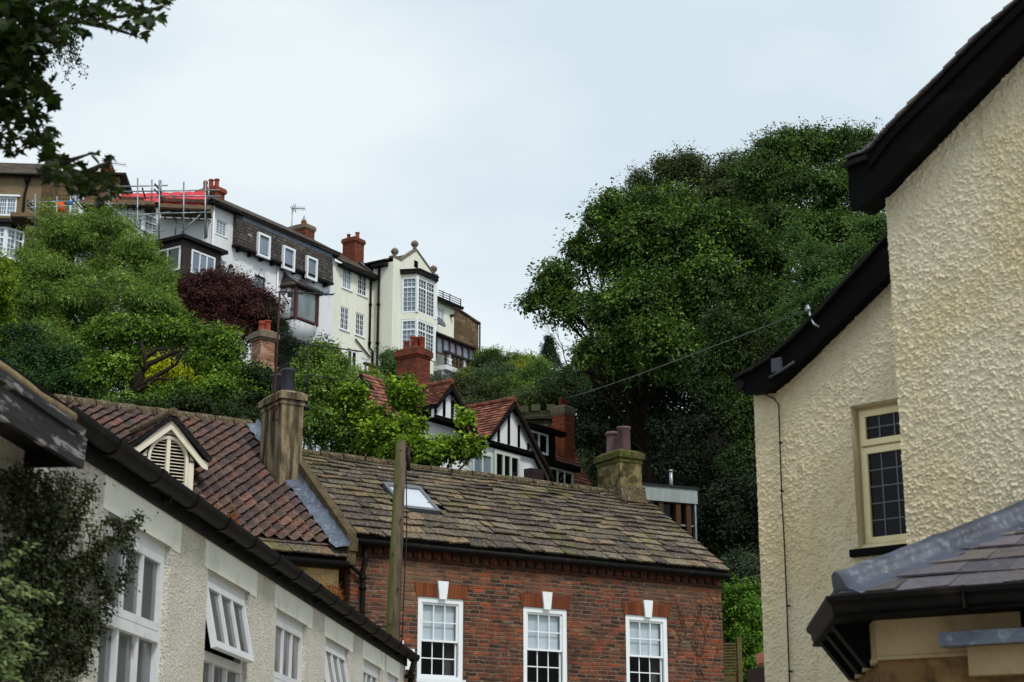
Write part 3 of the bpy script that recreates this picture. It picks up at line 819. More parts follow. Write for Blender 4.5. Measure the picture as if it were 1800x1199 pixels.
# ---------------------------------------------------------------- brick house and its neighbours share one street line
o = aty(735, 1048, 32); FB = Frame(o, 32)
M['brick'] = brick_mat('old red brick', .235, .078, [(0, (44, 34, 32)), (.22, (72, 50, 44)), (.42, (98, 62, 52)), (.56, (112, 70, 54)), (.68, (130, 68, 46)), (.78, (156, 78, 46)), (.88, (124, 98, 78)), (1, (178, 156, 128))], (112, 98, 82), .017, soot=(1.1, (1, 1, 1.0), .48, .66, (52, 40, 36), .62), stain=[(1.5, (1, 2.4, 1), .55, .70, (168, 80, 44), .5), (6, (1, 2.0, 1), .58, .70, (158, 138, 112), .5), (9, (1, 2.5, 1), .56, .68, (46, 36, 34), .55), (2.2, (1.4, .22, 1), .54, .72, (44, 34, 32), .55), (.55, (1, 1, 1), .54, .66, (150, 122, 98), .3)], bstr=1.0, jit=.6)
M['corbel'] = brick_mat('dark corbel brick', .12, .09, [(0, (36, 26, 24)), (.5, (66, 38, 30)), (1, (112, 54, 34))], (60, 46, 38), .01)
M['gauged'] = brick_mat('gauged orange brick', .075, .6, [(0, (90, 48, 32)), (.5, (120, 64, 40)), (1, (140, 80, 50))], (96, 56, 36), .008, soot=(3, (1, 1, 1), .55, .8, (70, 40, 28), .5), jit=.02)
M['trim_white'] = mat('white gloss paint', (232, 238, 242), .45, .35, layers=[(9, (1, 1, 1), .55, .8, (206, 208, 206), .4)])
M['slate_attr'] = mat('stone slate', (255, 255, 255), .92, .12, attr=True, layers=[(5, (1, 1, 1), .53, .68, (110, 114, 62), .36), (13, (1, 1, 1), .45, .62, (58, 50, 46), .65), (30, (1, 1, 1), .60, .66, (186, 182, 172), .6), (1.3, (1, 1, 1), .57, .70, (112, 116, 48), .4)], bump=[(22, (1, 1, 1), .7, .02), (70, (1, 1, 1), .4, .008)])
M['lead'] = mat('lead sheet', (92, 101, 116), .45, .4, layers=[(3.5, (1, 1, 1), .42, .66, (62, 68, 82), .85), (14, (1, 1, 1), .54, .7, (160, 170, 184), .55)], bump=[(9, (1, 1, 1), .5, .03)])
M['coping'] = mat('stained coping stone', (88, 76, 58), .95, .1, layers=[(5, (1, 1, 1), .45, .62, (62, 54, 42), .85), (14, (1, 1, 1), .5, .7, (84, 80, 48), .6), (30, (1, 1, 1), .6, .7, (150, 140, 118), .5)], bump=[(14, (1, 1, 1), .4, .02)])
M['render_old'] = mat('stained lime render', (138, 126, 100), .95, .1, layers=[(3.2, (2.0, 2.0, .3), .43, .56, (50, 44, 38), .9), (9, (1.6, 1.6, .4), .50, .66, (92, 80, 64), .75), (1.4, (1, 1, 1), .5, .75, (120, 104, 74), .6), (30, (1, 1, 1), .56, .7, (64, 54, 44), .5)], bump=[(14, (1, 1, 1), .4, .02)])
M['render_moss'] = mat('mossy lime render', (124, 114, 80), .95, .1, layers=[(4, (1, 1, 1), .47, .58, (40, 34, 28), .85), (9, (1, 1, 1), .5, .65, (84, 76, 44), .7), (2, (1, 1, .7), .5, .7, (98, 92, 56), .6)], bump=[(14, (1, 1, 1), .5, .02)])
M['moss_cap'] = mat('mossy cap stone', (78, 74, 44), .95, .1, layers=[(8, (1, 1, 1), .48, .6, (86, 100, 36), .8), (20, (1, 1, 1), .5, .66, (42, 36, 30), .8), (40, (1, 1, 1), .63, .7, (160, 152, 130), .6)], bump=[(16, (1, 1, 1), .9, .04)])
M['ridge'] = mat('lichened ridge stone', (96, 84, 66), .95, .1, layers=[(7, (.6, 1, 1), .47, .62, (52, 46, 34), .8), (26, (1, 1, 1), .58, .66, (170, 164, 146), .75), (4, (1, 1, 1), .56, .7, (84, 86, 42), .6)], bump=[(16, (1, 1, 1), .6, .03)])
M['pot_dark'] = mat('dark clay pot', (58, 56, 66), .6, .3, layers=[(4, (1, 1, .4), .5, .7, (36, 34, 40), .7)])
M['pot_purple'] = mat('purple brown clay pot', (98, 74, 76), .6, .3, layers=[(5, (1, 1, .4), .5, .7, (62, 46, 48), .7)])
M['pot_red'] = mat('red clay pot', (140, 66, 48), .75, .2, layers=[(5, (1, 1, .5), .5, .72, (86, 44, 36), .7)])
M['blind'] = mat('pale blue blind', (206, 220, 228), .8, .2, layers=[(2, (1, 1, .3), .4, .7, (176, 192, 202), .5)])
M['curtain'] = mat('grey curtain', (120, 118, 116), .9, .1)
M['steel'] = mat('galvanised steel', (150, 156, 160), .4, .5, metal=.6, layers=[(8, (1, 1, 1), .5, .7, (100, 104, 108), .6)])
M['rust'] = mat('rusty iron', (74, 44, 36), .8, .2, layers=[(12, (1, 1, 1), .45, .7, (44, 30, 28), .8)])
M['cable'] = mat('black cable', (18, 18, 19), .6, .3)

SLATE = [(106, 94, 80), (94, 84, 74), (80, 72, 68), (118, 106, 88), (100, 94, 76), (72, 64, 62), (124, 104, 82), (88, 76, 70), (112, 104, 90)]
BE = dict(eL=FB.p(-1.45, .2, 6.72), eR=FB.p(7.3, .2, 6.72), rR=FB.p(7.3, -2.72, 8.72), rL=FB.p(-1.45, -2.45, 8.72))
def brick_house():
    F = FB
    t = thing('brick_house', 'old red brick house with stone slate roof and three white sash windows', 'house', F.p(3, 0, 0))
    W = [(.0, .99, 4.2, 5.71), (2.33, 3.35, 4.15, 5.67), (4.76, 5.81, 4.15, 5.67)]
    wall('wall', F, [(-1.42, 0), (7.24, 0), (7.24, 6.70), (-1.42, 6.70)], W, M['brick'], t, 0, .10)
    e = MB(); e.box(F, 7.22, 7.24, -5, -.004, 0, 6.6); e.build('gable_wall', M['brick'], t); e = MB(); e.box(F, -1.42, -1.40, -5, -.004, 0, 6.6); e.build('gable_wall', M['brick'], t)
    c = MB(); u = -1.40
    c.box(F, -1.42, 7.24, .002, .035, 6.36, 6.41)
    while u < 7.2:
        c.box(F, u, u + .105, .002, .075, 6.43, 6.55); u += .21
    c.box(F, -1.42, 7.25, .002, .09, 6.552, 6.62); c.build('corbel_course', M['corbel'], t)
    for a, b, z0, z1 in W:
        n = -.02
        w = MB(); fr = .095
        w.box(F, a, a + fr, n - .05, n, z0, z1); w.box(F, b - fr, b, n - .05, n, z0, z1); w.box(F, a + fr, b - fr, n - .05, n - .001, z1 - fr, z1); w.box(F, a + fr, b - fr, n - .05, n - .001, z0, z0 + .05)
        w.box(F, a - .03, b + .03, n - .05, .05, z0 - .07, z0 - .002)
        wi = w.build('window', M['trim_white'], t)
        zm = z0 + (z1 - z0) * .47
        for (c0, c1, nn, nm) in ((zm - .02, z1 - fr, n - .03, 'upper'), (z0 + .05, zm + .018, n - .075, 'lower')):
            s = MB(); add_window(s, F, a + fr, b - fr, c0, c1, nn, .038, .035, bars=(3, 2), bar=.02); s.build('sash', M['trim_white'], wi)
        g = MB(); pane_quad(g, F, a + fr, b - fr, z0, z1 - .05, n - .095); g.build('pane', M['glass_clear'], wi)
        bl = MB(); bl.box(F, a + fr + .01, b - fr - .01, n - .135, n - .125, zm + .02, z1 - .06); bl.box(F, a + fr, b - fr, n - .14, n - .12, zm + .0, zm + .02); bl.build('blind', M['blind'], wi)
        cu = MB()
        for s0 in ((b - .30, b - .1),) if a != W[1][0] else ((a + .08, a + .22),):
            for k in range(5):
                x = s0[0] + (s0[1] - s0[0]) * k / 5; w2 = (s0[1] - s0[0]) / 5.4
                zt = zm; cu.hexa([F.p(x + .05 * (1 if a != W[1][0] else 0), n - .24, z0), F.p(x + w2, n - .22, z0), F.p(x + w2, n - .27, z0), F.p(x, n - .27, z0)], [F.p(x + .1 * (1 if a != W[1][0] else 0), n - .24, zt), F.p(x + w2 + .05, n - .22, zt), F.p(x + w2 + .05, n - .27, zt), F.p(x + .1, n - .27, zt)])
        cu.build('curtain', M['curtain'], wi)
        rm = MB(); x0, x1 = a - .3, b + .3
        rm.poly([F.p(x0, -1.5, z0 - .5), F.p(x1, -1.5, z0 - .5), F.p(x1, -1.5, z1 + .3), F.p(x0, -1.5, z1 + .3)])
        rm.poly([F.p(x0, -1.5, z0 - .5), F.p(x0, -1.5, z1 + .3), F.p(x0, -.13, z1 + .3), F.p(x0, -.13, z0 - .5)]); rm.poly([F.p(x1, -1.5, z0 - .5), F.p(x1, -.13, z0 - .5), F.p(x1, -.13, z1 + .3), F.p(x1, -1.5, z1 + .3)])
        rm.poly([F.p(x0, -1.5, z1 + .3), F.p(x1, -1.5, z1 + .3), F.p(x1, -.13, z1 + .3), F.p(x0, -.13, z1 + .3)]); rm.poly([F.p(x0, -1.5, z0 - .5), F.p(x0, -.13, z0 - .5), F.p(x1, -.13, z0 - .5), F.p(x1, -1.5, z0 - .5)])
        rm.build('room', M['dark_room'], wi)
        cx = (a + b) / 2 + .02
        for (p0, p1, q0, q1) in ((a - .04, cx - .085, a - .10, cx - .115), (cx + .085, b + .04, cx + .115, b + .10)):
            ar = MB(); ar.extr(F, [(p0, z1 + .004), (p1, z1 + .004), (q1, z1 + .255), (q0, z1 + .255)], .0, .012); ar.build('flat_arch', M['gauged'], t)
        k = MB(); k.extr(F, [(cx - .075, z1 - .03), (cx + .075, z1 - .03), (cx + .115, z1 + .31), (cx - .115, z1 + .31)], -.018, .05); k.build('keystone', M['trim_white'], t)
    # roof of stone slates in diminishing courses
    q = [BE['eL'], BE['eR'], BE['rR'], BE['rL']]
    cs = [0.0]; st = .092
    while cs[-1] < 1: cs.append(cs[-1] + st); st *= .955
    cs = [c / cs[-1] for c in cs]
    r = MB(); SK = [F.p(0, 0, 0)]
    a, b, c = q[0], q[1], q[3]
    U = (q[1] - q[0]); Vv = (q[3] - q[0])
    def st_of(px, py):
        h = plane_hit(px, py, a, b, c); d = h - a
        uu, vv, uv = U.dot(U), Vv.dot(Vv), U.dot(Vv); p1, p2 = d.dot(U), d.dot(Vv)
        det = uu * vv - uv * uv
        return (p1 * vv - p2 * uv) / det, (uu * p2 - uv * p1) / det
    k4 = [st_of(*p) for p in ((706, 897), (762, 895), (738, 860), (684, 857))]
    s0, s1 = min(x[0] for x in k4), max(x[0] for x in k4); t0, t1 = min(x[1] for x in k4), max(x[1] for x in k4)
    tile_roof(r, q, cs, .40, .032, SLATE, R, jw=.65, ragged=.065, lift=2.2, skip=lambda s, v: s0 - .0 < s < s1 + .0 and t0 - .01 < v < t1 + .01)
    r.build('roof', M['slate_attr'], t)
    nn = U.cross(Vv).normalized()
    dk = MB(); dk.slab([p + nn * -.005 for p in q], .08); dk.slab([BE['rL'] + Vector((0, 0, -.02)), BE['rR'] + Vector((0, 0, -.02)), F.p(7.3, -5.3, 6.9), F.p(-1.45, -5.1, 6.9)], .08)
    dk.build('roof_deck', M['black_wood'], t)
    vg = MB(); vg.extr(F, [], 0, 0) if False else None
    P = lambda s, v, h: bil(q, s, v) + nn * h
    # skylight
    f = MB()
    def fb(mb, sa, sb, ta, tb, h0, h1): mb.hexa([P(sa, ta, h0), P(sb, ta, h0), P(sb, tb, h0), P(sa, tb, h0)], [P(sa, ta, h1), P(sb, ta, h1), P(sb, tb, h1), P(sa, tb, h1)])
    ds, dt = (s1 - s0) * .09, (t1 - t0) * .09
    fb(f, s0, s0 + ds, t0, t1, .0, .085); fb(f, s1 - ds, s1, t0, t1, .0, .085); fb(f, s0 + ds, s1 - ds, t0, t0 + dt, .0, .08); fb(f, s0 + ds, s1 - ds, t1 - dt * 1.6, t1, .0, .09)
    sk = f.build('skylight', mat('grey roof window frame', (92, 96, 100), .4, .4), t)
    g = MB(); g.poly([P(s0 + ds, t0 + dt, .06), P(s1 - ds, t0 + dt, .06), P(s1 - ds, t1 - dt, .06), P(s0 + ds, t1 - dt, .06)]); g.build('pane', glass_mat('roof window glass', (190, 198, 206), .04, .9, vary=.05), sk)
    # ridge tiles
    rg = MB(); n = 17
    for i in range(n):
        x0, x1 = i / n, (i + 1) / n - .004
        p0, p1 = BE['rL'].lerp(BE['rR'], x0), BE['rL'].lerp(BE['rR'], x1); dz = R.uniform(-.012, .012)
        rg.tube([p0 + Vector((0, 0, .02 + dz)), p1 + Vector((0, 0, .02 + dz + R.uniform(-.012, .012)))], .085, 8)
    rg.build('ridge', M['ridge'], t)
    # gutter and downpipe
    gt = MB(); gt.tube([F.p(-1.4, .2, 6.60), F.p(7.3, .2, 6.60)], .062, 10)
    gt.box(F, -1.42, 7.28, .091, .13, 6.56, 6.70)
    gt.build('gutter', M['cast_iron'], t)
    d = MB(); pu = lambda x, y, n=.09: F.p(*(lambda a: (a[0], n, a[1]))(F.px(x, y, n)))
    d.tube([pu(641, 950), pu(643, 985), pu(638, 1003), pu(637, 1100), pu(634, 1200), F.p(FB.px(634, 1200, .09)[0], .09, 0)], .048, 9)
    for y in (1012, 1030): d.tube([pu(638, y), pu(638, y + 7)], .066, 9)
    d.tube([pu(612, 985), pu(622, 1000), pu(637, 1012)], .04, 8)
    d.build('downpipe', M['cast_iron'], t)
    # left verge: rendered kneeler and coping strip
    k = MB(); u0, u1 = -1.62, -1.44
    k.hexa([F.p(u0, .24, 6.15), F.p(u1, .24, 6.15), F.p(u1, -2.45, 8.2), F.p(u0, -2.45, 8.2)], [F.p(u0, .24, 6.74), F.p(u1, .24, 6.74), F.p(u1, -2.45, 8.80), F.p(u0, -2.45, 8.80)])
    k.box(F, u0 + .01, u1 + .02, .241, .28, 6.40, 6.64)
    k.build('coping', M['coping'], t)
    # chimneys
    def stack(nf, cx, wid, dep, zt, body, capm, pots, base_z, capw=.06, caph=.16):
        c = MB(); c.box(F, cx - wid / 2, cx + wid / 2, nf - dep, nf, base_z, zt - caph)
        ch = c.build('chimney', body, t)
        k = MB(); k.box(F, cx - wid / 2 - capw, cx + wid / 2 + capw, nf - dep - capw, nf + capw, zt - caph, zt - .03); k.taper(F, cx - wid / 2 - capw * .8, cx + wid / 2 + capw * .8, nf - dep - capw * .8, nf + capw * .8, zt - .03, zt + .05, .72)
        k.box(F, cx - wid / 2 - .02, cx + wid / 2 + .02, nf - dep - .02, nf + .02, zt - caph - .1, zt - caph - .03)
        k.build('cap', capm, ch)
        for (du, dn, r, h, m, kind) in pots: pot('chimney_pot', F.p(cx + du, nf - dep / 2 + dn, zt + .0), r, h, m, ch, kind)
        return ch
    nf = -1.95
    uL, zb = F.px(493, 800, nf); uR = F.px(531, 790, nf)[0]; zt = F.px(495, 686, nf)[1]
    ch = stack(nf, (uL + uR) / 2, uR - uL, 1.0, zt, M['render_old'], M['render_old'], [(.0, .22, .135, .52, M['pot_dark'], 1), (.0, -.24, .135, .5, M['pot_dark'], 1)], 6.3)
    nf = -2.35
    uL = F.px(1090, 800, nf)[0]; uR = F.px(1128, 830, nf)[0]; zt = F.px(1090, 800, nf)[1] + .12
    ch = stack(nf, (uL + uR) / 2, uR - uL, .9, zt, M['render_moss'], M['moss_cap'], [(-.0, .20, .15, .6, M['pot_purple'], 1), (-.02, -.22, .15, .56, M['pot_purple'], 0)], 8.2)
    fl = MB(); fl.taper(F, uL - .06, uR + .07, nf - .5, nf + .10, 8.5, 8.86, .9); fl.build('flaunching', M['ridge'], ch)
    # thin lead flashings and alarm box
    ab = MB(); a, z = F.px(713, 1150, .05); ab.box(F, a - .02, a + .17, .003, .09, z - .28, z + .10); ab.tube([F.p(a - .05, .02, z + .25), F.p(a - .05, .02, z - .6)], .02, 6)
    ab.build('alarm_box', M['trim_white'], t)
    vine = MB()
    for _ in range(26):
        x, y = R.uniform(1190, 1268), R.uniform(1060, 1199); pts = []
        for k in range(6):
            a, z = F.px(x, y, .012); pts.append(F.p(min(a, 7.2), .012, z)); x += R.uniform(-9, 8); y -= R.uniform(4, 16)
        vine.tube(pts, .006, 4, .003)
    vine.build('bare_creeper', mat('dry creeper stem', (104, 66, 40), .9, .1), t)
brick_house()

def stone_cottage():
    F = FB
    t = thing('stone_cottage', 'sandstone cottage with mottled pantile roof and arched louvred dormer', 'house', F.p(-5, 0, 0))
    U0, U1, nE, zE, D, H = -9.2, -1.63, .22, 6.3, 4.6, 3.3
    stone = brick_mat('coursed sandstone', .36, .2, [(0, (156, 122, 74)), (.4, (200, 168, 112)), (.75, (216, 188, 134)), (1, (170, 118, 70))], (178, 158, 124), .03, soot=(1.4, (1, 1, 1), .52, .75, (110, 88, 58), .5), jit=.5)
    wall('wall', F, [(U0, 0), (U1, 0), (U1, 6.2), (U0, 6.2)], [], stone, t, -.06)
    e = MB(); e.poly([F.p(U0, -.06, 0), F.p(U0, -8, 0), F.p(U0, -8, 6), F.p(U0, nE - D, 9.4), F.p(U0, -.06, 6.2)]); e.build('gable_wall', stone, t)
    q = [F.p(U0, nE, zE), F.p(U1, nE, zE), F.p(U1, nE - D, zE + H), F.p(U0, nE - D, zE + H)]
    PT0 = [(118, 84, 74), (104, 78, 70), (94, 74, 70), (86, 70, 70), (128, 86, 72), (110, 86, 78), (98, 78, 72), (76, 66, 66), (138, 92, 76), (104, 80, 74), (112, 86, 70)]
    PT = [tuple(int(x * .74 + y * .26) for x, y in zip(c, (86, 76, 72))) for c in PT0]
    ql = [bil(q, 0, .075), bil(q, 1, .075), q[2], q[3]]
    pm = mat('weathered pantile', (255, 255, 255), .85, .2, attr=True, layers=[(6, (1, 1, 1), .46, .66, (70, 61, 60), .7), (24, (1, 1, 1), .50, .68, (66, 56, 52), .55), (3, (1, 1, 1), .62, .74, (112, 112, 50), .5), (30, (1, 1, 1), .66, .7, (176, 168, 156), .45)], bump=[(40, (1, 1, 1), .35, .008)])
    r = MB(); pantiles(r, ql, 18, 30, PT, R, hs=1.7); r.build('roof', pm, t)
    nn = (q[1] - q[0]).cross(q[3] - q[0]).normalized()
    dk = MB(); dk.slab([p - nn * .03 for p in q], .07); dk.slab([q[3] - nn * .02, q[2] - nn * .02, F.p(U1, nE - 2 * D, zE), F.p(U0, nE - 2 * D, zE)], .07); dk.build('roof_deck', M['black_wood'], t)
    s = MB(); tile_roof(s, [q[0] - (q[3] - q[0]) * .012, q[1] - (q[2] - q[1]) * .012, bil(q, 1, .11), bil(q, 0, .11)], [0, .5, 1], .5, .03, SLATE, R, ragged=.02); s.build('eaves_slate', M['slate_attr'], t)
    rg = MB(); n = 18
    for i in range(n):
        p0, p1 = q[3].lerp(q[2], i / n), q[3].lerp(q[2], (i + 1) / n - .003)
        rg.tube([p0 + Vector((0, 0, .03 + R.uniform(-.01, .01))), p1 + Vector((0, 0, .03 + R.uniform(-.01, .01)))], .125, 9)
    rg.build('ridge', M['ridge'], t)
    g = MB(); g.tube([F.p(U0, nE + .02, 6.15), F.p(U1 + .05, nE + .02, 6.15)], .06, 10); g.box(F, U0, U1, -.055, nE - .05, 6.08, 6.2); g.build('gutter', M['cast_iron'], t)
    # lead soaker along the party wall, dressed in two bays, with its crinkles
    l = MB(); rows = 40
    P = lambda u, v, h: F.p(u, nE - D * v, zE + H * v) + nn * h
    prev = None
    for i in range(rows + 1):
        v = i / rows * .97 - .0
        w = .21 + .015 * math.sin(i * .9) + (.04 if v < .5 else 0) + .16 * max(0, 1 - abs(v - .56) * 7)
        h = .15 + .014 * math.sin(i * 2.3) + (.03 if i % 9 == 0 else 0)
        sh = -.0 if v < .5 else -.0
        row = [P(U1 - w, v, h - .02), P(U1 - w * .55, v, h + .01), P(U1 - .01, v, h + .03), P(U1 + .0, v, h + .14)]
        row = [l.vert(x) for x in row]
        if prev:
            for k in range(3): l.f.append([prev[k], prev[k + 1], row[k + 1], row[k]]); l.smooth.add(len(l.f) - 1)
        prev = row
    l.build('lead_flashing', M['lead'], t)
    # dormer: front face parallel to the street, triangle head, arched louvre
    nd = None
    # find the depth at which the dormer's feet meet the roof plane
    h = plane_hit(346, 868, q[0], q[1], q[3]); u_, n_, z_ = F.un(h); nd = n_ + .10
    px = lambda x, y: F.px(x, y, nd)
    cr = mat('cream painted timber', (224, 218, 198), .6, .3, layers=[(5, (1, 1, .6), .5, .8, (176, 164, 130), .5)])
    L, Rr, A = px(226, 790), px(362, 815), px(294, 738)
    d = thing_part = None
    body = MB(); b0, z0 = px(243, 890); b1, _ = px(339, 858)
    zs = px(300, 806)[1]
    uc = (b0 + b1) / 2; zap = A[1] - .12
    ua, ub = L[0] + .02, Rr[0] - .02
    # front wall with an arched opening
    rad = (b1 - b0) * .385; zc = zs - .02; zbot = zs - 1.0
    arch = [(uc + rad * math.cos(x), zc + rad * 1.12 * math.sin(x)) for x in [math.pi * i / 16 for i in range(17)]]
    arch = arch + [(uc - rad, zbot), (uc + rad, zbot)]
    outer = [(b0, zbot - .25), (b1, zbot - .25), (b1, zc), (b1 + .02, zc), (uc, zap), (b0 - .02, zc), (b0, zc)]
    loops = [[Vector((x, y, 0)) for x, y in outer], [Vector((x, y, 0)) for x, y in arch]]
    flat = [v for lp in loops for v in lp]; idx = [body.vert(F.p(v.x, nd, v.y)) for v in flat]
    for tr in tessellate_polygon(loops): body.f.append([idx[k] for k in tr])
    for i in range(len(arch)):
        j = (i + 1) % len(arch); body.poly([F.p(arch[i][0], nd, arch[i][1]), F.p(arch[j][0], nd, arch[j][1]), F.p(arch[j][0], nd - .1, arch[j][1]), F.p(arch[i][0], nd - .1, arch[i][1])])
    dm = body.build('dormer', cr, t)
    ck = MB()
    for u in (b0, b1): ck.poly([F.p(u, nd - .003, zbot - .3), F.p(u, nd - 2.2, zbot - .3 + .0), F.p(u, nd - 2.2, zs), F.p(u, nd - .003, zs)])
    ck.build('cheek', M['lead'], dm)
    fr = MB()  # arched casing ring, mullion
    for r0, r1, n0, n1 in ((rad * .86, rad * 1.0, nd - .06, nd + .02),):
        for i in range(16):
            x, y = math.pi * i / 16, math.pi * (i + 1) / 16
            p = lambda r, a: (uc + r * math.cos(a), zc + r * 1.12 * math.sin(a))
            fr.extr(F, [p(r0, x), p(r1, x), p(r1, y), p(r0, y)], n0, n1)
        fr.box(F, uc + r0, uc + r1, n0, n1, zbot, zc); fr.box(F, uc - r1, uc - r0, n0, n1, zbot, zc)
    fr.box(F, uc - rad * .09, uc + rad * .09, nd - .06, nd + .012, zbot, zc + rad * 1.08)
    for s in (-1, 1): fr.box(F, uc + s * (rad + (b1 - b0) * .055) - .05, uc + s * (rad + (b1 - b0) * .055) + .05, nd + .001, nd + .018, zbot, zc)
    fr.build('casing', cr, dm)
    hd = MB()
    for i in range(16):
        x, y = math.pi * i / 16, math.pi * (i + 1) / 16
        p = lambda r, a: (uc + r * math.cos(a), zc + r * 1.12 * math.sin(a))
        hd.extr(F, [p(rad * 1.01, x), p(rad * 1.05, x), p(rad * 1.05, y), p(rad * 1.01, y)], nd + .001, nd + .03)
    for s in (-1, 1): hd.extr(F, [(uc + s * rad * 1.01, zc - .012), (uc + s * rad * 1.3, zc - .012), (uc + s * rad * 1.3, zc + .008), (uc + s * rad * 1.01, zc + .008)][::s], nd + .019, nd + .035)
    hd.build('hood_mould', M['black_wood'], dm)
    lv = MB(); z = zbot
    while z < zc + rad * 1.0:
        w = rad * .88 if z < zc else rad * .88 * math.sqrt(max(0.02, 1 - ((z - zc) / (rad * 1.12 * .9)) ** 2))
        for s in (-1, 1):
            a, b = sorted((uc + s * rad * .09, uc + s * w))
            if b - a > .02: lv.hexa([F.p(a, nd - .03, z), F.p(b, nd - .03, z), F.p(b, nd - .09, z + .02), F.p(a, nd - .09, z + .02)], [F.p(a, nd - .03, z + .012), F.p(b, nd - .03, z + .012), F.p(b, nd - .09, z + .032), F.p(a, nd - .09, z + .032)])
        z += .062
    lv.build('louvre', cr, dm)
    bk = MB(); bk.box(F, uc - rad * .9, uc + rad * .9, nd - .16, nd - .15, zbot, zc + rad * .95); bk.build('louvre_back', M['dark_room'], dm)
    bb = MB(); th = .15
    for s, E in ((-1, L), (1, Rr)):
        e = (E[0], E[1]); zed = e[1]
        p = [(uc, A[1]), (uc, A[1] - th * 1.25), (e[0] - s * .10, zed - th * .75), (e[0] - s * .0, zed - th * .95), (e[0] + s * .0, zed + .0), (e[0] - s * .12, zed + .055)]
        bb.extr(F, p if s < 0 else p[::-1], nd + .06, nd + .10)
    bb.build('bargeboard', cr, dm)
    rf = MB(); rt = MB()
    for s, E in ((-1, L), (1, Rr)):
        a0, a1 = F.p(uc, nd + .16, A[1] + .10), F.p(E[0] + s * .06, nd + .16, E[1] + .07)
        b0_, b1_ = F.p(uc, nd - 2.4, A[1] + .10), F.p(E[0] + s * .06, nd - 2.0, E[1] + .07)
        qq = [a1, b1_, b0_, a0] if s > 0 else [b1_, a1, a0, b0_]
        rf.slab([x - Vector((0, 0, .02)) for x in qq], .075)
        tile_roof(rt, qq, [i / 6 for i in range(7)], .2, .018, PT[:6], R)
    rf.build('verge_board', M['black_wood'], dm); rt.build('dormer_roof', pm, dm)
    rr = MB(); rr.tube([F.p(uc, nd + .17, A[1] + .13), F.p(uc, nd - 2.3, A[1] + .13)], .085, 9); rr.build('dormer_ridge', M['ridge'], dm)
stone_cottage()

# ---------------------------------------------------------------- telegraph pole
def pole():
    a, b = aty(705, 779, 29.4), aty(690, 1125, 28.9)
    base = b + (b - a) * (b.z / (a.z - b.z))
    t = thing('utility_pole', 'weathered wooden utility pole green with algae on one side before the brick house', 'pole', base)
    m = bpy.data.materials.new('weathered pole timber'); N = NT(m)
    vec = N.n('ShaderNodeTexCoord').outputs['Object']
    c = N.mix(N.ramp(N.noise(vec, 9, (1, 1, .07), 5), .4, .65), lin((96, 84, 70)), lin((50, 42, 36)))
    g = N.n('ShaderNodeNewGeometry'); s = N.n('ShaderNodeSeparateXYZ'); N.l(g.outputs['Normal'], s.inputs[0])
    side = N.math('MULTIPLY', N.ramp(N.math('ADD', N.math('MULTIPLY', s.outputs[0], -1.0), N.math('MULTIPLY', N.noise(vec, 5, (1, 1, .3)), .7)), .25, .85), .75)
    c = N.mix(side, c, lin((74, 84, 34)))   # algae grows on the damp side of the timber
    finish(N, c, .95, .1, [(N.noise(vec, 18, (1, 1, .05), 5), .8, .03)])
    mb = MB(); mb.tube([base, base.lerp(a, .5), a], .155, 14, .095); mb.tube([a - Vector((0, 0, .0)), a + Vector((0, 0, .035))], .095, 14, .05); mb.build('shaft', m, t)
    k = MB(); k.tube([a + Vector((.13, -.02, -.07)), a + Vector((.14, -.03, -.50))], .032, 8); k.tube([a + Vector((.1, -.02, -.5)), a + Vector((.13, -.06, -1.6)), base.lerp(a, .62) + Vector((.16, -.02, 0)), base.lerp(a, .3) + Vector((.17, 0, 0))], .012, 6)
    k.build('cable_guard', M['cable'], t)
    r = MB(); r.tube([a + Vector((-.14, -.03, -.16)), a + Vector((0, -.12, -.16)), a + Vector((.14, -.03, -.17))], .012, 6)
    for i in range(9):
        p = base.lerp(a, .3 + i * .075); r.tube([p + Vector((.06 if i % 2 else -.05, -.1, 0)), p + Vector((.07 if i % 2 else -.06, -.18, 0))], .012, 5)
    r.build('bolt', M['rust'], t)
pole()
# ---------------------------------------------------------------- cream roughcast house on the right
o = aty(1528, 955, 16); FR = Frame(o, -40)
M['cream'] = mat('cream roughcast', (216, 208, 182), .92, .12, layers=[(1.1, (1, 1, .6), .46, .72, (206, 186, 138), .7), (4, (2.4, 2.4, .3), .57, .78, (172, 152, 110), .3), (.5, (1, 1, 1), .5, .66, (214, 200, 170), .6), (120, (1, 1, 1), .58, .72, (150, 132, 92), .5)], bump=[(120, (1, 1, 1), .35, .008)])
M['cream_plain'] = mat('cream painted wood', (236, 224, 184), .55, .3, layers=[(4, (1, 1, 1), .5, .8, (186, 166, 112), .5), (30, (1, 1, 1), .66, .74, (140, 120, 80), .4)])
M['barge'] = mat('black painted timber', (6, 6, 7), .7, .08, layers=[(5, (.6, .6, .6), .55, .8, (18, 17, 20), .5), (2.4, (.35, .35, 2.2), .6, .72, (34, 32, 34), .35)], bump=[(14, (.6, .6, .6), .15, .01)])
M['lead_bar'] = mat('lead came', (96, 100, 110), .5, .4)
M['slate_blue'] = mat('blue grey slate', (255, 255, 255), .6, .35, attr=True, layers=[(9, (1, 1, 1), .5, .66, (74, 66, 66), .6), (26, (1, 1, 1), .55, .68, (132, 124, 122), .45), (3, (1, 1, 1), .6, .74, (92, 84, 58), .4)], bump=[(24, (1, 1, 1), .45, .01)])
BLUE = [(88, 84, 92), (76, 72, 80), (98, 92, 98), (84, 76, 78), (70, 70, 80), (104, 96, 94)]
N2 = 2.0

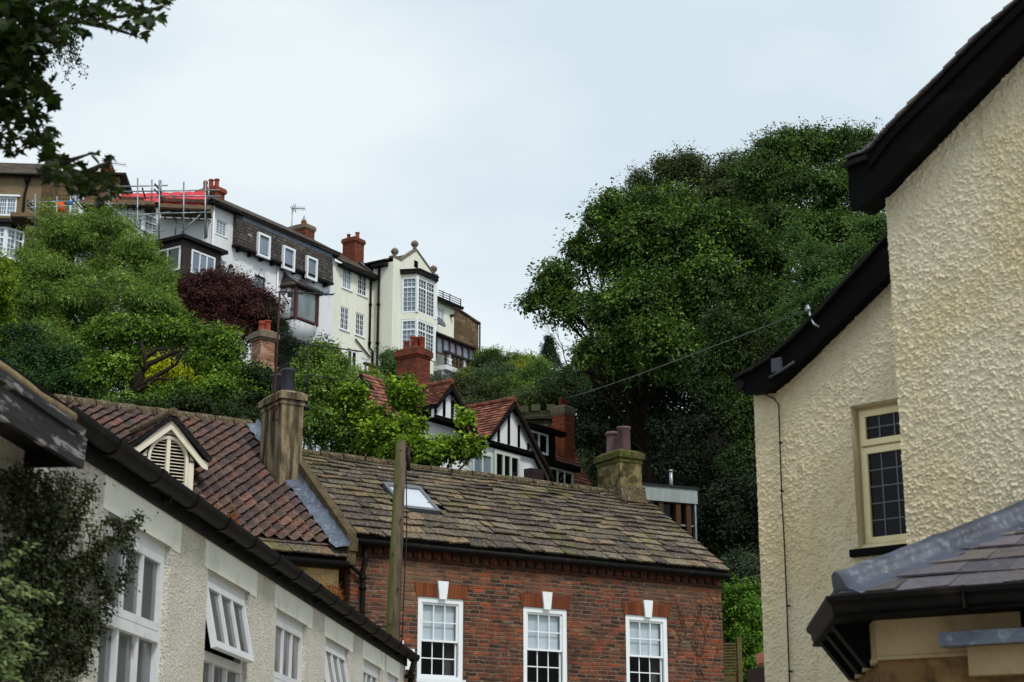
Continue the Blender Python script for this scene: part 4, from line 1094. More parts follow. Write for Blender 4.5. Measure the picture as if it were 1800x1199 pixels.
def right_house():
    F = FR
    t = thing('cream_house', 'cream roughcast house with two black barge boarded gables and a leaded window', 'house', F.p(1.5, 0, 0))
    def uz(pts, n): return [F.px(x, y, n) for x, y in pts]
    def interp(line, u):
        if u <= line[0][0]: a, b = line[0], line[1]
        elif u >= line[-1][0]: a, b = line[-2], line[-1]
        else:
            for a, b in zip(line[:-1], line[1:]):
                if a[0] <= u <= b[0]: break
        return a[1] + (b[1] - a[1]) * (u - a[0]) / max(b[0] - a[0], 1e-6)
    interpv = lambda line, U: np.interp(U, [p[0] for p in line], [p[1] for p in line])
    # ---- rear gable wall
    uL = F.px(1335, 950, 0)[0]
    nb = .20
    bot = uz([(1310, 694), (1345, 690), (1372, 668), (1420, 622), (1480, 562), (1540, 503), (1575, 470)], nb)
    top = uz([(1293, 668), (1325, 650), (1352, 634), (1400, 592), (1450, 541), (1500, 485), (1560, 420)], nb)
    e = [2 * bot[-1][0] - bot[-3][0], 2 * bot[-1][1] - bot[-3][1]]; bot.append((e[0] + .8, bot[-1][1] + (.8 + e[0] - bot[-1][0]) * 1.0))
    top.append((bot[-1][0], interp(top, bot[-1][0])))
    W = (F.px(1503, 850, 0)[0], F.px(1503, 850, 0)[0] + .95, F.px(1510, 966, 0)[1], F.px(1506, 713, 0)[1])
    ins = lambda U, Z: (U > uL) & (U < 1.3) & (Z < interpv(bot, U) + .06) & ~((U > W[0]) & (U < W[1]) & (Z > W[2]) & (Z < W[3]))
    rough_wall('gable_wall', F, uL - .0, 1.2, 2.2, 7.2, .007, ins, .017, M['cream'], t, 0, kf=80)
    lo = MB(); lo.poly([F.p(uL, 0, 0), F.p(2.2, 0, 0), F.p(2.2, 0, 2.2), F.p(uL, 0, 2.2)]); lo.poly([F.p(uL, -.0, 0), F.p(uL, -.0, 5.9), F.p(uL, -6, 5.9), F.p(uL, -6, 0)])
    a, b, c, d = W
    for p, q in (((a, c), (b, c)), ((b, c), (b, d)), ((b, d), (a, d)), ((a, d), (a, c))):
        lo.poly([F.p(p[0], .004, p[1]), F.p(q[0], .004, q[1]), F.p(q[0], -.2, q[1]), F.p(p[0], -.2, p[1])])
    lo.build('wall', M['cream'], t)
    nw = -.12
    fu0 = a + .035; fu1 = b - .035; zA, zB = c + .06, d - .04
    zt = F.px(1520, 787, nw)[1]
    w = MB(); w.box(F, a + .0, b, nw - .08, nw - .02, c + .0, d)
    for z0, z1, br in ((zA, zt - .012, (3, 5)), (zt + .012, zB, (3, 2))):
        fr = .058; w.box(F, fu0, fu0 + fr, nw - .019, nw + .025, z0, z1); w.box(F, fu1 - fr, fu1, nw - .019, nw + .025, z0, z1); w.box(F, fu0 + fr, fu1 - fr, nw - .019, nw + .024, z0, z0 + fr); w.box(F, fu0 + fr, fu1 - fr, nw - .019, nw + .024, z1 - fr, z1)
    w.box(F, a - .01, b + .02, nw - .02, nw + .06, c - .0, c + .05)
    wi = w.build('window', M['cream_plain'], t)
    for z0, z1, cn, rn in ((zA + .058, zt - .07, 4, 5), (zt + .07, zB - .058, 4, 2)):
        g = MB(); pane_quad(g, F, fu0 + .05, fu1 - .05, z0 - .01, z1 + .01, nw - .008); g.build('pane', M['glass_dark'], wi)
        l = MB(); x0, x1 = fu0 + .058, fu1 - .058
        for k in range(0, 5): x = F.px(1552, 850, nw)[0] + .158 * k; (x < x1) and l.box(F, x - .0065, x + .0065, nw - .007, nw + .002, z0, z1)
        for k in range(1, rn): z = z0 + (z1 - z0) * k / rn; l.box(F, x0, x1, nw - .007, nw + .0035, z - .006, z + .006)
        l.build('leading', M['lead_bar'], wi)
    s = MB(); s.box(F, F.px(1494, 978, .06)[0], b + .1, -.1, .07, c - .075, c - .004); s.build('sill', M['barge'], wi)
    bb = MB(); bb.extr(F, bot + top[::-1], nb - .04, nb); bb.build('bargeboard', M['barge'], t)
    so = MB()
    for p, q in zip(bot[:-1], bot[1:]): so.hexa([F.p(p[0], nb - .041, p[1] + .03), F.p(q[0], nb - .041, q[1] + .03), F.p(q[0], -.05, q[1] + .03), F.p(p[0], -.05, p[1] + .03)], [F.p(p[0], nb - .041, p[1] + .05), F.p(q[0], nb - .041, q[1] + .05), F.p(q[0], -.05, q[1] + .05), F.p(p[0], -.05, p[1] + .05)])
    so.build('soffit', M['barge'], t)
    rf = MB()
    for p, q in zip(top[:-1], top[1:]):
        rf.hexa([F.p(p[0], nb + .05, p[1] - .005), F.p(q[0], nb + .05, q[1] - .005), F.p(q[0], -6, q[1] - .005), F.p(p[0], -6, p[1] - .005)], [F.p(p[0], nb + .05, p[1] + .045), F.p(q[0], nb + .05, q[1] + .03), F.p(q[0], -6, q[1] + .03), F.p(p[0], -6, p[1] + .045)])
    rf.build('roof', M['black_wood'], t)
    g = MB(); p = F.px(1299, 674, nb + .02); g.tube([F.p(p[0], nb + .02, p[1] - .01), F.p(p[0] - .0, -6, p[1] - .01)], .055, 10); g.build('gutter', M['cast_iron'], t)
    # ---- near gable
    uE = F.px(1575, 640, N2)[0]
    nn = N2 + .22
    bot = uz([(1495, 369), (1507, 368), (1550, 334), (1607, 274), (1707, 170), (1799, 73), (1900, -36)], nn)
    top = uz([(1490, 297), (1530, 283), (1567, 233), (1640, 160), (1717, 83), (1799, 4), (1900, -95)], nn)
    rft = uz([(1485, 276), (1523, 262), (1560, 220), (1636, 144), (1717, 60), (1790, -6), (1895, -110)], nn + .03)
    ap = bot[-1][0]
    top[-1] = (ap, top[-1][1] + (ap - top[-1][0]) * .9); rft[-1] = (ap, rft[-1][1] + (ap - rft[-1][0]) * .9)
    for ln in (bot, top, rft): ln += [(2 * ap - u, z) for u, z in ln[-2::-1]]   # the other half of the gable
    ins = lambda U, Z: (U > uE) & (Z < interpv(bot, U) + .10)
    rough_wall('gable_wall', F, uE, uE + 1.75, 2.3, 8.3, .007, ins, .018, M['cream'], t, N2, kf=78)
    uZ = 2 * ap - uE; x0 = uE + 1.75
    lo = MB(); lo.poly([F.p(uE, N2, 0), F.p(uZ, N2, 0), F.p(uZ, N2, 2.3), F.p(uE, N2, 2.3)])
    xs = [x0 + (uZ - x0) * k / 24 for k in range(25)]
    for p, q in zip(xs[:-1], xs[1:]): lo.poly([F.p(p, N2 + .004, 2.3), F.p(q, N2 + .004, 2.3), F.p(q, N2 + .004, interp(bot, q) + .08), F.p(p, N2 + .004, interp(bot, p) + .08)])
    lo.poly([F.p(uZ, N2, 0), F.p(uZ, -4, 0), F.p(uZ, -4, 6), F.p(uZ, N2, 6)]); lo.poly([F.p(uE + .003, N2 - .01, 0), F.p(uE + .003, N2 - .01, 6.3), F.p(uE + .003, 0, 6.3), F.p(uE + .003, 0, 0)])
    lo.build('wall', M['cream'], t)
    h_ = len(bot) // 2 + 1
    for b_, t_ in ((bot[:h_], top[:h_]), (bot[h_ - 1:], top[h_ - 1:])): bb = MB(); bb.extr(F, b_ + t_[::-1], nn - .045, nn); bb.build('bargeboard', M['barge'], t)
    mo = MB()
    for p, q, p2, q2 in zip(top[1:-1], top[2:], bot[2:-1], bot[3:]):
        mo.hexa([F.p(p[0], nn + .025, p[1] - .07), F.p(q[0], nn + .025, q[1] - .07), F.p(q[0], nn + .002, q[1] - .07), F.p(p[0], nn + .002, p[1] - .07)], [F.p(p[0], nn + .03, p[1]), F.p(q[0], nn + .03, q[1]), F.p(q[0], nn + .002, q[1]), F.p(p[0], nn + .002, p[1])])
    mo.build('barge_moulding', M['barge'], t)
    so = MB()
    for p, q in zip(bot[:-1], bot[1:]): so.hexa([F.p(p[0], nn - .046, p[1] + .04), F.p(q[0], nn - .046, q[1] + .04), F.p(q[0], N2 - .1, q[1] + .04), F.p(p[0], N2 - .1, p[1] + .04)], [F.p(p[0], nn - .046, p[1] + .06), F.p(q[0], nn - .046, q[1] + .06), F.p(q[0], N2 - .1, q[1] + .06), F.p(p[0], N2 - .1, p[1] + .06)])
    so.build('soffit', M['barge'], t)
    rf = MB(); line = rft
    steps = 44
    for i in range(steps):
        f0, f1 = i / steps, (i + 1) / steps
        pt = lambda f: (lambda k, r: (line[k][0] + (line[k + 1][0] - line[k][0]) * r, line[k][1] + (line[k + 1][1] - line[k][1]) * r))(min(int(f * (len(line) - 1)), len(line) - 2), f * (len(line) - 1) - min(int(f * (len(line) - 1)), len(line) - 2))
        p, q = pt(f0), pt(min(f1 + .006, 1)); th = .045; k0, k1 = R.uniform(.012, .026), R.uniform(-.004, .004); w = nn + .03 + R.uniform(0, .012)
        cc = R.choice(BLUE); rf.col = lin(cc)
        rf.hexa([F.p(p[0], w, p[1] - .012), F.p(q[0], w, q[1] - .012), F.p(q[0], -2, q[1] - .012), F.p(p[0], -2, p[1] - .012)], [F.p(p[0], w, p[1] + k0), F.p(q[0], w, q[1] + k1), F.p(q[0], -2, q[1] + k1), F.p(p[0], -2, p[1] + k0)])
    rf.build('roof', M['slate_blue'], t)
    fl = MB()
    for p, q, a2, b2 in zip(top[:-1], top[1:], rft[:-1], rft[1:]):
        fl.hexa([F.p(p[0], nn - .004, p[1] + .002), F.p(q[0], nn - .004, q[1] + .002), F.p(q[0], -2, q[1] + .002), F.p(p[0], -2, p[1] + .002)], [F.p(a2[0], nn - .004, a2[1] - .014), F.p(b2[0], nn - .004, b2[1] - .014), F.p(b2[0], -2, b2[1] - .014), F.p(a2[0], -2, a2[1] - .014)])
    fl.build('roof_edge', M['barge'], t)
    g = MB(); p0 = F.px(1483, 295, nn + .04); p1 = F.px(1523, 271, nn + .04)
    g.extr(F, [(p0[0], p0[1] + .0), (p1[0], p0[1] + .02), (p1[0], p1[1] - .004), (p0[0], p1[1] - .02)], -2, nn + .05); g.build('gutter', M['cast_iron'], t)
    # conduit cable down the rear wall, hook and bits on the barge board
    c = MB(); pts = [F.p(*(lambda a: (a[0], .038, a[1]))(F.px(x, y, .038))) for x, y in [(1345, 693), (1362, 702), (1369, 712), (1371, 780), (1374, 870), (1379, 960), (1383, 1060), (1388, 1199)]]
    pts.append(F.p(F.px(1388, 1199, .038)[0], .038, 1.0)); c.tube(pts, .0075, 6)
    for x, y in ((1372, 778), (1374, 863), (1385, 1065), (1389, 1180)): a = F.px(x, y, .04); c.box(F, a[0] - .014, a[0] + .014, .02, .055, a[1] - .008, a[1] + .008)
    c.build('cable', M['cable'], t)
    h = MB(); hp = lambda x, y, n=nb + .03: F.p(*(lambda a: (a[0], n, a[1]))(F.px(x, y, n)))
    h.tube([hp(1440, 575, nb + .005), hp(1430, 569), hp(1424, 556), hp(1422, 546)], .011, 7); h.lathe(hp(1420, 543), [(.012, -.03), (.028, -.02), (.028, .01), (.014, .02), (.02, .03), (.01, .04)], 10)
    h.build('insulator_hook', M['steel'], t)
    k = MB(); a = F.px(1365, 642, nb + .02); k.box(F, a[0] - .05, a[0] + .06, nb + .001, nb + .04, a[1] - .07, a[1] + .07); k.tube([hp(1352, 664), hp(1376, 650), hp(1396, 636)], .014, 6); k.build('junction_box', mat('grey plastic', (58, 62, 72), .5, .4), t)
right_house()

def bay():
    o = aty(1463, 1050, 11.5); F = Frame(o, -32)
    S = Frame(o, 84.5)   # canted side running back from the corner
    t = thing('bay_window', 'slate roofed canted bay with a blue lead hip roll against the cream gable', 'bay window', (o.x + 1.2, o.y + .6, 0))
    zg = o.z
    # plan bisector of the corner
    dirF, dirS = F.t, S.t
    bis = (dirF + dirS).normalized()
    d = ray(1800, 918); A = np.array([[bis.x, 0, -d.x], [bis.y, 0, -d.y], [0, 1, -d.z]])
    c0 = Vector((o.x, o.y, zg + .0)); sol = np.linalg.solve(A, np.array(EYE - c0)); k, rise = sol[0], sol[1]
    slope = rise / k
    hip = c0 + bis * k * 1.5 + Vector((0, 0, rise * 1.5))
    fe = c0 + dirF * 4.2; se = c0 + dirS * 1.9
    # front slope quad and side slope
    front_top = hip + dirF * 3.2
    rf = MB(); q = [c0, fe, front_top, hip]
    nn = (q[1] - q[0]).cross(q[3] - q[0]).normalized()
    L = (hip - c0).length
    nco = 8
    for j in range(nco):
        t0, t1 = j / nco, (j + 1.3) / nco
        a0, a1 = c0.lerp(hip, t0), c0.lerp(hip, min(t1, 1)); b0, b1 = fe.lerp(front_top, t0), fe.lerp(front_top, min(t1, 1))
        W = (b0 - a0).length; s = -R.random() * .3
        while s < W:
            e = s + R.uniform(.24, .42); x0, x1 = max(s, 0), min(e, W); s = e
            if x1 - x0 < .03: continue
            cc = R.choice(BLUE); kk = R.uniform(.75, 1.2); rf.col = tuple(v * kk for v in lin(cc))
            dd = (b0 - a0).normalized(); top0 = a1 + dd * max(x0 - (a1 - a0).dot(dd), 0); top1 = a1 + dd * max(x1 - (a1 - a0).dot(dd), .02)
            h0, h1 = R.uniform(.02, .036), R.uniform(.02, .036); rg = Vector((0, 0, R.uniform(-.008, .004)))
            P = [a0 + dd * (x0 + .003) + nn * h0 + rg, a0 + dd * (x1 - .003) + nn * h1 + rg, top1 + nn * .006, top0 + nn * .006]
            rf.hexa([p - nn * .014 for p in P], P)
    # side slope, plain courses
    q2 = [se, c0, hip, se + (hip - c0)]
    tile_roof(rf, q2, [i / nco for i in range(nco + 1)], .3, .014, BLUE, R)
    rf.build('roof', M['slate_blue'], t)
    dk = MB(); dk.slab([p - nn * .012 for p in q], .03); dk.build('roof_deck', M['barge'], t)
    # lead roll on the hip
    l = MB(); side1 = nn; sec = []
    up = Vector((0, 0, 1)); ax = (hip - c0).normalized(); lat = ax.cross(up).normalized(); upn = lat.cross(ax)
    prof = [(-.17, -.075), (-.12, -.035), (-.07, -.01), (-.058, .03), (-.04, .06), (0, .075), (.04, .06), (.058, .03), (.07, -.005), (.14, -.03), (.20, -.045)]
    prev = None; m = 26
    for i in range(m + 1):
        c = c0.lerp(hip, .03 + i / m * .96) + upn * (.035 + (.01 if i % 9 == 0 else 0)) + upn * R.uniform(-.004, .004)
        row = []
        for a, b in prof:
            kx = 1.0 + (.0 if abs(a) < .07 else .1 * math.sin(i * 1.7) + R.uniform(-.03, .03))
            row.append(l.vert(c + lat * a * kx * 1.05 + upn * b * 1.45))
        if prev:
            for k in range(len(prof) - 1): l.f.append([prev[k], prev[k + 1], row[k + 1], row[k]]); l.smooth.add(len(l.f) - 1)
        else: l.f.append(row)
        prev = row
    l.build('lead_hip', mat('dark lead roll', (70, 77, 92), .42, .45, layers=[(2.2, (1, 1, 1), .45, .62, (46, 50, 62), .8), (9, (1, 1, 1), .58, .72, (128, 138, 152), .55), (3, (1, 1, 1), .6, .75, (104, 98, 94), .4)], bump=[(7, (1, 1, 1), .5, .03)]), t)
    # gutters: moulded section along both eaves
    g = MB()
    def ogee(Fr, u0, u1, off):
        pr = [(off - .02, zg - .13), (off + .03, zg - .125), (off + .055, zg - .09), (off + .06, zg - .05), (off + .09, zg - .03), (off + .095, zg - .0), (off + .085, zg + .012), (off - .02, zg + .0)]
        A = [g.vert(Fr.p(u0, a, b)) for a, b in pr]; B = [g.vert(Fr.p(u1, a, b)) for a, b in pr]
        for i in range(len(pr)): j = (i + 1) % len(pr); g.f.append([A[i], A[j], B[j], B[i]])
        g.f.append(A); g.f.append(B[::-1])
    ogee(F, 0, 4.2, -.05)
    FS = Frame(o, 84.5 + 180)   # outward normal of the side
    ogee(FS, -1.9, 0.0, -.05)
    for u in (.9, 2.4): g.box(F, u, u + .012, -.04, .052, zg - .132, zg + .014)
    g.build('gutter', M['cast_iron'], t)
    # walls under the eaves set back from the gutter, cream lintel band, dark soffit, brackets
    off = .30
    cin = c0 + bis * off / math.sin(math.acos(max(-1, min(1, dirF.dot(dirS)))) / 2)
    FW = Frame(cin, -32); SW = Frame(cin, 84.5 + 180)
    sf = MB(); z = zg - .12
    sf.slab([(c0 + dirS * 1.9) * 1 + Vector((0, 0, -.12)), c0 + Vector((0, 0, -.12)), Vector((cin.x, cin.y, z)), Vector((cin.x, cin.y, z)) + dirS * 1.9], .02)
    sf.slab([c0 + Vector((0, 0, -.12)), fe + Vector((0, 0, -.12)), Vector((cin.x, cin.y, z)) + dirF * 4.2, Vector((cin.x, cin.y, z))], .02)
    sf.build('soffit', M['barge'], t)
    ln = MB(); ln.box(FW, 0, .98, -.05, .02, z - .26, z - .02); ln.box(SW, -1.8, 0, -.05, .02, z - .26, z - .02); dc = mat('eaves shaded cream paint', (164, 146, 114), .6, .2, layers=[(3, (1, 1, .5), .45, .7, (128, 106, 74), .6), (20, (1, 1, 1), .6, .72, (110, 88, 56), .5)]); ln.build('lintel', dc, t)  # cream darkened in colour for the shade beneath the eaves
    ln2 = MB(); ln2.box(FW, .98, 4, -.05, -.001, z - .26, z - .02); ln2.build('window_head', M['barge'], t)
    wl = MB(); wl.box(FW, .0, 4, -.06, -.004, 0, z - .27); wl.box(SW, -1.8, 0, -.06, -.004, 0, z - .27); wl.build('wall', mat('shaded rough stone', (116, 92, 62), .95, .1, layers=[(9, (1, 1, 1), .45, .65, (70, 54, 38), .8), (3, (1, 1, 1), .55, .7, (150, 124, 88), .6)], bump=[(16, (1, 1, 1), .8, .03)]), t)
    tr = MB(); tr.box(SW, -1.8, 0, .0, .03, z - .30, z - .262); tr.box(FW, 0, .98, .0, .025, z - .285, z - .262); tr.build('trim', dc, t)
    # lead-dressed lower ledge to the right
    lg = MB(); pu = lambda x, y, n: FW.px(x, y, n)
    a = pu(1648, 1112, .22); b = pu(1648, 1136, .22)
    lg.box(FW, a[0], 4, -.05, .22, b[1], a[1]); lg.build('ledge', M['lead'], t)
    bd = MB(); a2 = pu(1700, 1140, .12); b2 = pu(1700, 1188, .12); bd.box(FW, a2[0], 4, -.02, .12, b2[1], b[1] - .003); bd.build('lower_lintel', dc, t)
    br = MB()
    for u in (-.32, -.85, -1.4):
        br.extr(Frame(SW.p(u, 0, 0), 84.5 + 270), [(0, z - .02), (0, z - .34), (.03, z - .34), (.07, z - .22), (.2, z - .12), (.24, z - .02)], -.05, .05) if False else br.hexa([SW.p(u - .09, .06, z - .30), SW.p(u + .09, .06, z - .30), SW.p(u + .09, .0, z - .30), SW.p(u - .09, .0, z - .30)], [SW.p(u - .09, .27, z - .021), SW.p(u + .09, .27, z - .021), SW.p(u + .09, .0, z - .021), SW.p(u - .09, .0, z - .021)])
    br.build('bracket', M['barge'], t)
bay()
# ---------------------------------------------------------------- terrace on the hill
o = aty(590, 470, 100); FT = Frame(o, 57)
GZ = 27.0
M['white_render'] = mat('white painted render', (226, 228, 232), .85, .15, layers=[(.5, (1, 1, .3), .5, .8, (204, 204, 202), .6), (2.4, (1.6, 1.6, .22), .56, .76, (172, 170, 162), .42)], bump=[(5, (1, 1, 1), .25, .03)])
M['cream_render'] = mat('pale cream render', (231, 232, 217), .85, .15, layers=[(.5, (1, 1, .3), .5, .8, (206, 206, 182), .6), (2.4, (1.6, 1.6, .22), .56, .76, (176, 174, 152), .42)], bump=[(5, (1, 1, 1), .2, .03)])
M['roof_grey'] = brick_mat('grey stone roof', .5, .28, [(0, (58, 52, 48)), (.5, (80, 70, 62)), (1, (104, 92, 78))], (36, 32, 30), .03, soot=(.8, (1, 1, 1), .5, .7, (66, 60, 44), .6), bstr=1.0)
M['hung_slate'] = brick_mat('hung slate', .42, .20, [(0, (62, 58, 60)), (.5, (86, 80, 76)), (.85, (104, 96, 88)), (1, (164, 170, 164))], (26, 24, 26), .028, soot=(1.2, (1, 1, .5), .52, .66, (40, 38, 40), .7), bstr=1.0, stain=[(1.6, (1.5, 1.5, .6), .60, .72, (170, 180, 176), .4)])
M['brown_wood'] = mat('dark brown boarding', (48, 36, 34), .6, .3, layers=[(5, (3, 3, .2), .45, .7, (30, 23, 23), .7)])
M['dark_red'] = mat('dark red paint', (74, 30, 34), .45, .4)
M['chim_brick'] = brick_mat('chimney brick', .24, .08, [(0, (84, 44, 34)), (.5, (126, 60, 44)), (1, (150, 76, 54))], (96, 74, 60), .012, soot=(1.1, (1, 1, 1), .5, .75, (70, 44, 34), .6))
M['chim_orange'] = brick_mat('orange chimney brick', .24, .08, [(0, (104, 52, 32)), (.5, (150, 72, 42)), (1, (176, 92, 54))], (110, 78, 54), .012, soot=(1.1, (1, 1, 1), .5, .75, (84, 46, 30), .6))
M['chim_pale'] = brick_mat('weathered chimney brick', .24, .08, [(0, (110, 58, 44)), (.5, (150, 84, 62)), (1, (176, 140, 118))], (150, 132, 112), .016, soot=(1.4, (1, 1, 2), .5, .62, (190, 166, 146), .55))
M['brown_render'] = mat('brown render', (128, 112, 88), .9, .1, layers=[(.8, (1, 1, .4), .45, .7, (104, 84, 58), .7), (6, (1, 1, 1), .5, .7, (92, 76, 52), .4)], bump=[(9, (1, 1, 1), .4, .03)])
M['brown_stone'] = brick_mat('brown sandstone', .6, .3, [(0, (76, 62, 46)), (.5, (112, 92, 68)), (1, (144, 122, 94))], (84, 70, 52), .03, soot=(.6, (1, 1, 1), .5, .7, (90, 72, 50), .6), jit=.4)
M['grey_cap'] = mat('grey stone cap', (120, 110, 96), .9, .1, layers=[(6, (1, 1, 1), .5, .7, (84, 74, 58), .7)])
M['black_iron'] = mat('black painted iron', (20, 19, 20), .5, .35)

def px_box(mb, F, pts, n0, n1, n=None):
    """box from the extent of photo points read on the plane n1"""
    a = [F.px(x, y, n1 if n is None else n) for x, y in pts]
    u = [q[0] for q in a]; z = [q[1] for q in a]
    mb.box(F, min(u), max(u), n0, n1, min(z), max(z))

def brick_chimney(name, F, parent, uc, n, w, d, zb, zt, body, capm, pots, cap=.1, label=None):
    """stack with an oversailing head; pots: (du, dn, r, h, mat, kind)"""
    mb = MB(); mb.box(F, uc - w / 2, uc + w / 2, n - d / 2, n + d / 2, zb, zt - .34)
    ch = mb.build(name, body, parent, label)
    k = MB()
    for i, (z0, z1, e) in enumerate(((-.34, -.26, cap * .45), (-.26, -.08, cap), (-.08, .0, cap * .6))): k.box(F, uc - w / 2 - e, uc + w / 2 + e, n - d / 2 - e, n + d / 2 + e, zt + z0 + .001, zt + z1)
    k.taper(F, uc - w / 2 - .02, uc + w / 2 + .02, n - d / 2 - .02, n + d / 2 + .02, zt, zt + .07, .8)
    k.build('chimney_cap', capm, ch)
    for du, dn, r, h, m, kind in pots: pot('chimney_pot', F.p(uc + du, n + dn, zt + .03), r, h, m, ch, kind)
    return ch

def white_house():
    F = FT
    uA, z_ = F.px(372, 362); uB, _ = F.px(588, 480)
    t = thing('white_terrace_house', 'white hillside terrace house with slate hung attic storey and red framed oriel bay', 'house', F.p((uA + uB) / 2, 0, GZ))
    zE = (F.px(420, 384)[1] + F.px(585, 450)[1]) / 2 + .25
    wins = []
    def rect(x0, y0, x1, y1, n=0):
        a, b = F.px(x0, y0, n), F.px(x1, y1, n); return a[0], b[0], b[1], a[1]
    w1 = rect(381, 386, 399, 417); w2 = rect(448, 481, 466, 513)
    w1 = (w1[0], w1[1], F.px(390, 414)[1], F.px(390, 388)[1]); w2 = (w2[0], w2[1], F.px(457, 514)[1] - .3, F.px(457, 485)[1])
    w3 = (F.px(384, 460)[0], F.px(398, 460)[0], F.px(391, 482)[1], F.px(391, 458)[1])
    w4 = (F.px(395, 640)[0] + 9, F.px(395, 640)[0] + 9.8, GZ + 1, GZ + 2)
    wall('wall', F, [(uA, GZ - 3), (uB, GZ - 3), (uB, zE), (uA, zE)], [w1, w2, w3], M['white_render'], t, 0, .15)
    s = MB(); s.poly([F.p(uA, 0, GZ - 3), F.p(uA, 0, zE), F.p(uA, -5.5, zE), F.p(uA, -5.5, GZ - 3)]); s.build('side_wall', M['white_render'], t)
    window(F, t, *w1[:2], *w1[2:], -.06, M['trim_white'], M['glass_sky'], .07, .06, bars=(3, 5), bar=.03, sill=(.08, .1, .06))
    window(F, t, *w2[:2], *w2[2:], -.06, M['dark_red'], M['glass_sky'], .08, .06, trans=(.36,))
    window(F, t, *w3[:2], *w3[2:], -.06, M['trim_white'], M['glass_sky'], .07, .06, bars=(3, 4), bar=.03)
    # roof strip and eaves
    zr = [F.px(380, 345, -2.6)[1], F.px(655, 464, -2.6)[1]]
    uR = F.px(590, 450)[0] + .0
    rf = MB(); u0, u1 = uA - .35, uB
    q = [F.p(u0, .45, zE - .02), F.p(u1, .45, zE - .02), F.p(u1, -2.6, zr[0]), F.p(u0 + 2.9, -2.6, zr[0])]
    rf.slab(q, .12); rf.slab([F.p(u1, -5.6, zE), F.p(u0, -5.6, zE), F.p(u0 + 2.9, -2.6, zr[0] - .01), F.p(u1, -2.6, zr[0] - .01)], .12); rf.poly([F.p(u0, .45, zE - .02), F.p(u0 + 2.9, -2.6, zr[0] + .002), F.p(u0, -5.6, zE - .02)]); rf.build('roof', M['roof_grey'], t)
    sf = MB(); sf.box(F, u0, u1, .01, .40, zE - .24, zE - .15); sf.box(F, uA, F.px(419, 380, .3)[0] - .05, .401, .5, zE - .24, zE - .1); sf.build('eaves_board', M['black_wood'], t)
    # mansard-like slate hung storey
    nn = .38
    m0, m1 = F.px(419, 385, nn)[0], F.px(587, 470, nn)[0] - .02
    zb = (F.px(418, 430, nn)[1] + F.px(587, 497, nn)[1]) / 2
    hs = MB()
    D3 = [(m0, .1, zE - .3), (m1, .1, zE - .3)]
    hs.hexa([F.p(m0, nn, zb), F.p(m1, nn, zb), F.p(m1, .001, zb), F.p(m0, .001, zb)], [F.p(m0, nn - .13, zE - .26), F.p(m1, nn - .13, zE - .26), F.p(m1, .001, zE - .26), F.p(m0, .001, zE - .26)])
    hs.build('slate_storey', M['hung_slate'], t)
    lf = MB(); lf.hexa([F.p(m0 + .5, nn - .12, zE - .5), F.p(m1 - .1, nn - .12, zE - .5), F.p(m1 - .1, nn - .14, zE - .5), F.p(m0 + .5, nn - .14, zE - .5)], [F.p(m0 + .5, nn - .07, zE - .24), F.p(m1 - .1, nn - .07, zE - .24), F.p(m1 - .1, nn - .17, zE - .24), F.p(m0 + .5, nn - .17, zE - .24)]); lf.build('lead_apron', M['lead'], t)
    bt = MB(); bt.box(F, m0 - .06, m1, .002, nn + .06, zb - .14, zb - .01); u = m0 + .3
    while u < m1: bt.box(F, u, u + .14, .002, nn - .04, zb - .34, zb - .141); u += .98
    bt.build('bracket_rail', M['black_wood'], t)
    for x0, x1, ya, yb in ((451, 473, 424, 442), (496, 517, 447, 465), (538, 557, 465, 482)):
        a, b = F.px(x0, 430, nn)[0], F.px(x1, 430, nn)[0]
        zm = F.px((x0 + x1) / 2, (ya + yb) / 2, nn)[1]
        window(F, t, a, b, zm - .70, zm + .72, nn + .14, M['trim_white'], M['glass_sky'], .13, .16)
    # oriel bay: splayed sides, slate hipped roof, rounded white underside
    na = 1.0
    a0 = F.px(493, 520, 0)[0] + .0; b0 = F.px(521, 520, na)[0]; c0 = F.px(559, 530, na)[0]; d0 = c0 + .25
    zt = F.px(521, 503, na)[1]; zb_ = F.px(521, 558, na)[1]
    plan = [(a0 + .15, 0), (b0, na), (c0, na), (c0 + .2, 0)]
    xy = lambda p, z: F.p(p[0], p[1], z)
    fr = MB(); gl = MB()
    for p, q_, k in ((plan[0], plan[1], 0), (plan[1], plan[2], 1), (plan[2], plan[3], 2)):
        P0, P1 = F.p(*p, 0), F.p(*q_, 0); dv = P1 - P0; G = Frame(P0, math.degrees(math.atan2(dv.y, dv.x))); L = dv.length
        G.n = G.n if G.n.dot(F.n) > -.3 else -G.n
        add_window(fr, G, .06, L - .06, zb_, zt, .02, .1, .1, trans=(.27,) if k == 0 else (), mull=())
        gg = MB(); pane_quad(gl, G, .06, L - .06, zb_ + .05, zt - .05, -.05)
    for p in plan[1:3]: fr.tube([xy(p, zb_ - .1), xy(p, zt + .02)], .085, 6, smooth=False)
    fr.box(F, a0 + .15, c0 + .1, .0, .02, zb_, zb_ + .02)
    bayw = fr.build('oriel_window', M['dark_red'], t); gl.build('pane', glass_mat('painted reflection glass', (116, 132, 134), .03, .9, vary=.48), bayw)  # tree and pale sky reflections painted into the pane colour
    cu = MB()
    for k in range(7): p = Vector(F.p(*plan[0], 0)).lerp(F.p(*plan[1], 0), .12 + k * .11) - F.n * .25; cu.tube([p + Vector((0, 0, zb_)), p + Vector((0, 0, zt))], .08, 6)
    cu.build('curtain', M['white_render'], bayw)
    rfo = MB(); e = [(plan[0][0] - .25, .0), (plan[1][0] - .1, na + .25), (plan[2][0] + .25, na + .22), (plan[3][0] + .2, 0)]
    zr_ = F.px(512, 484, .1)[1]; R0 = F.p(plan[0][0] + (plan[1][0] - plan[0][0]) * .8, .0, zr_); R1 = F.p(plan[2][0] - .55, .0, zr_ - .05)
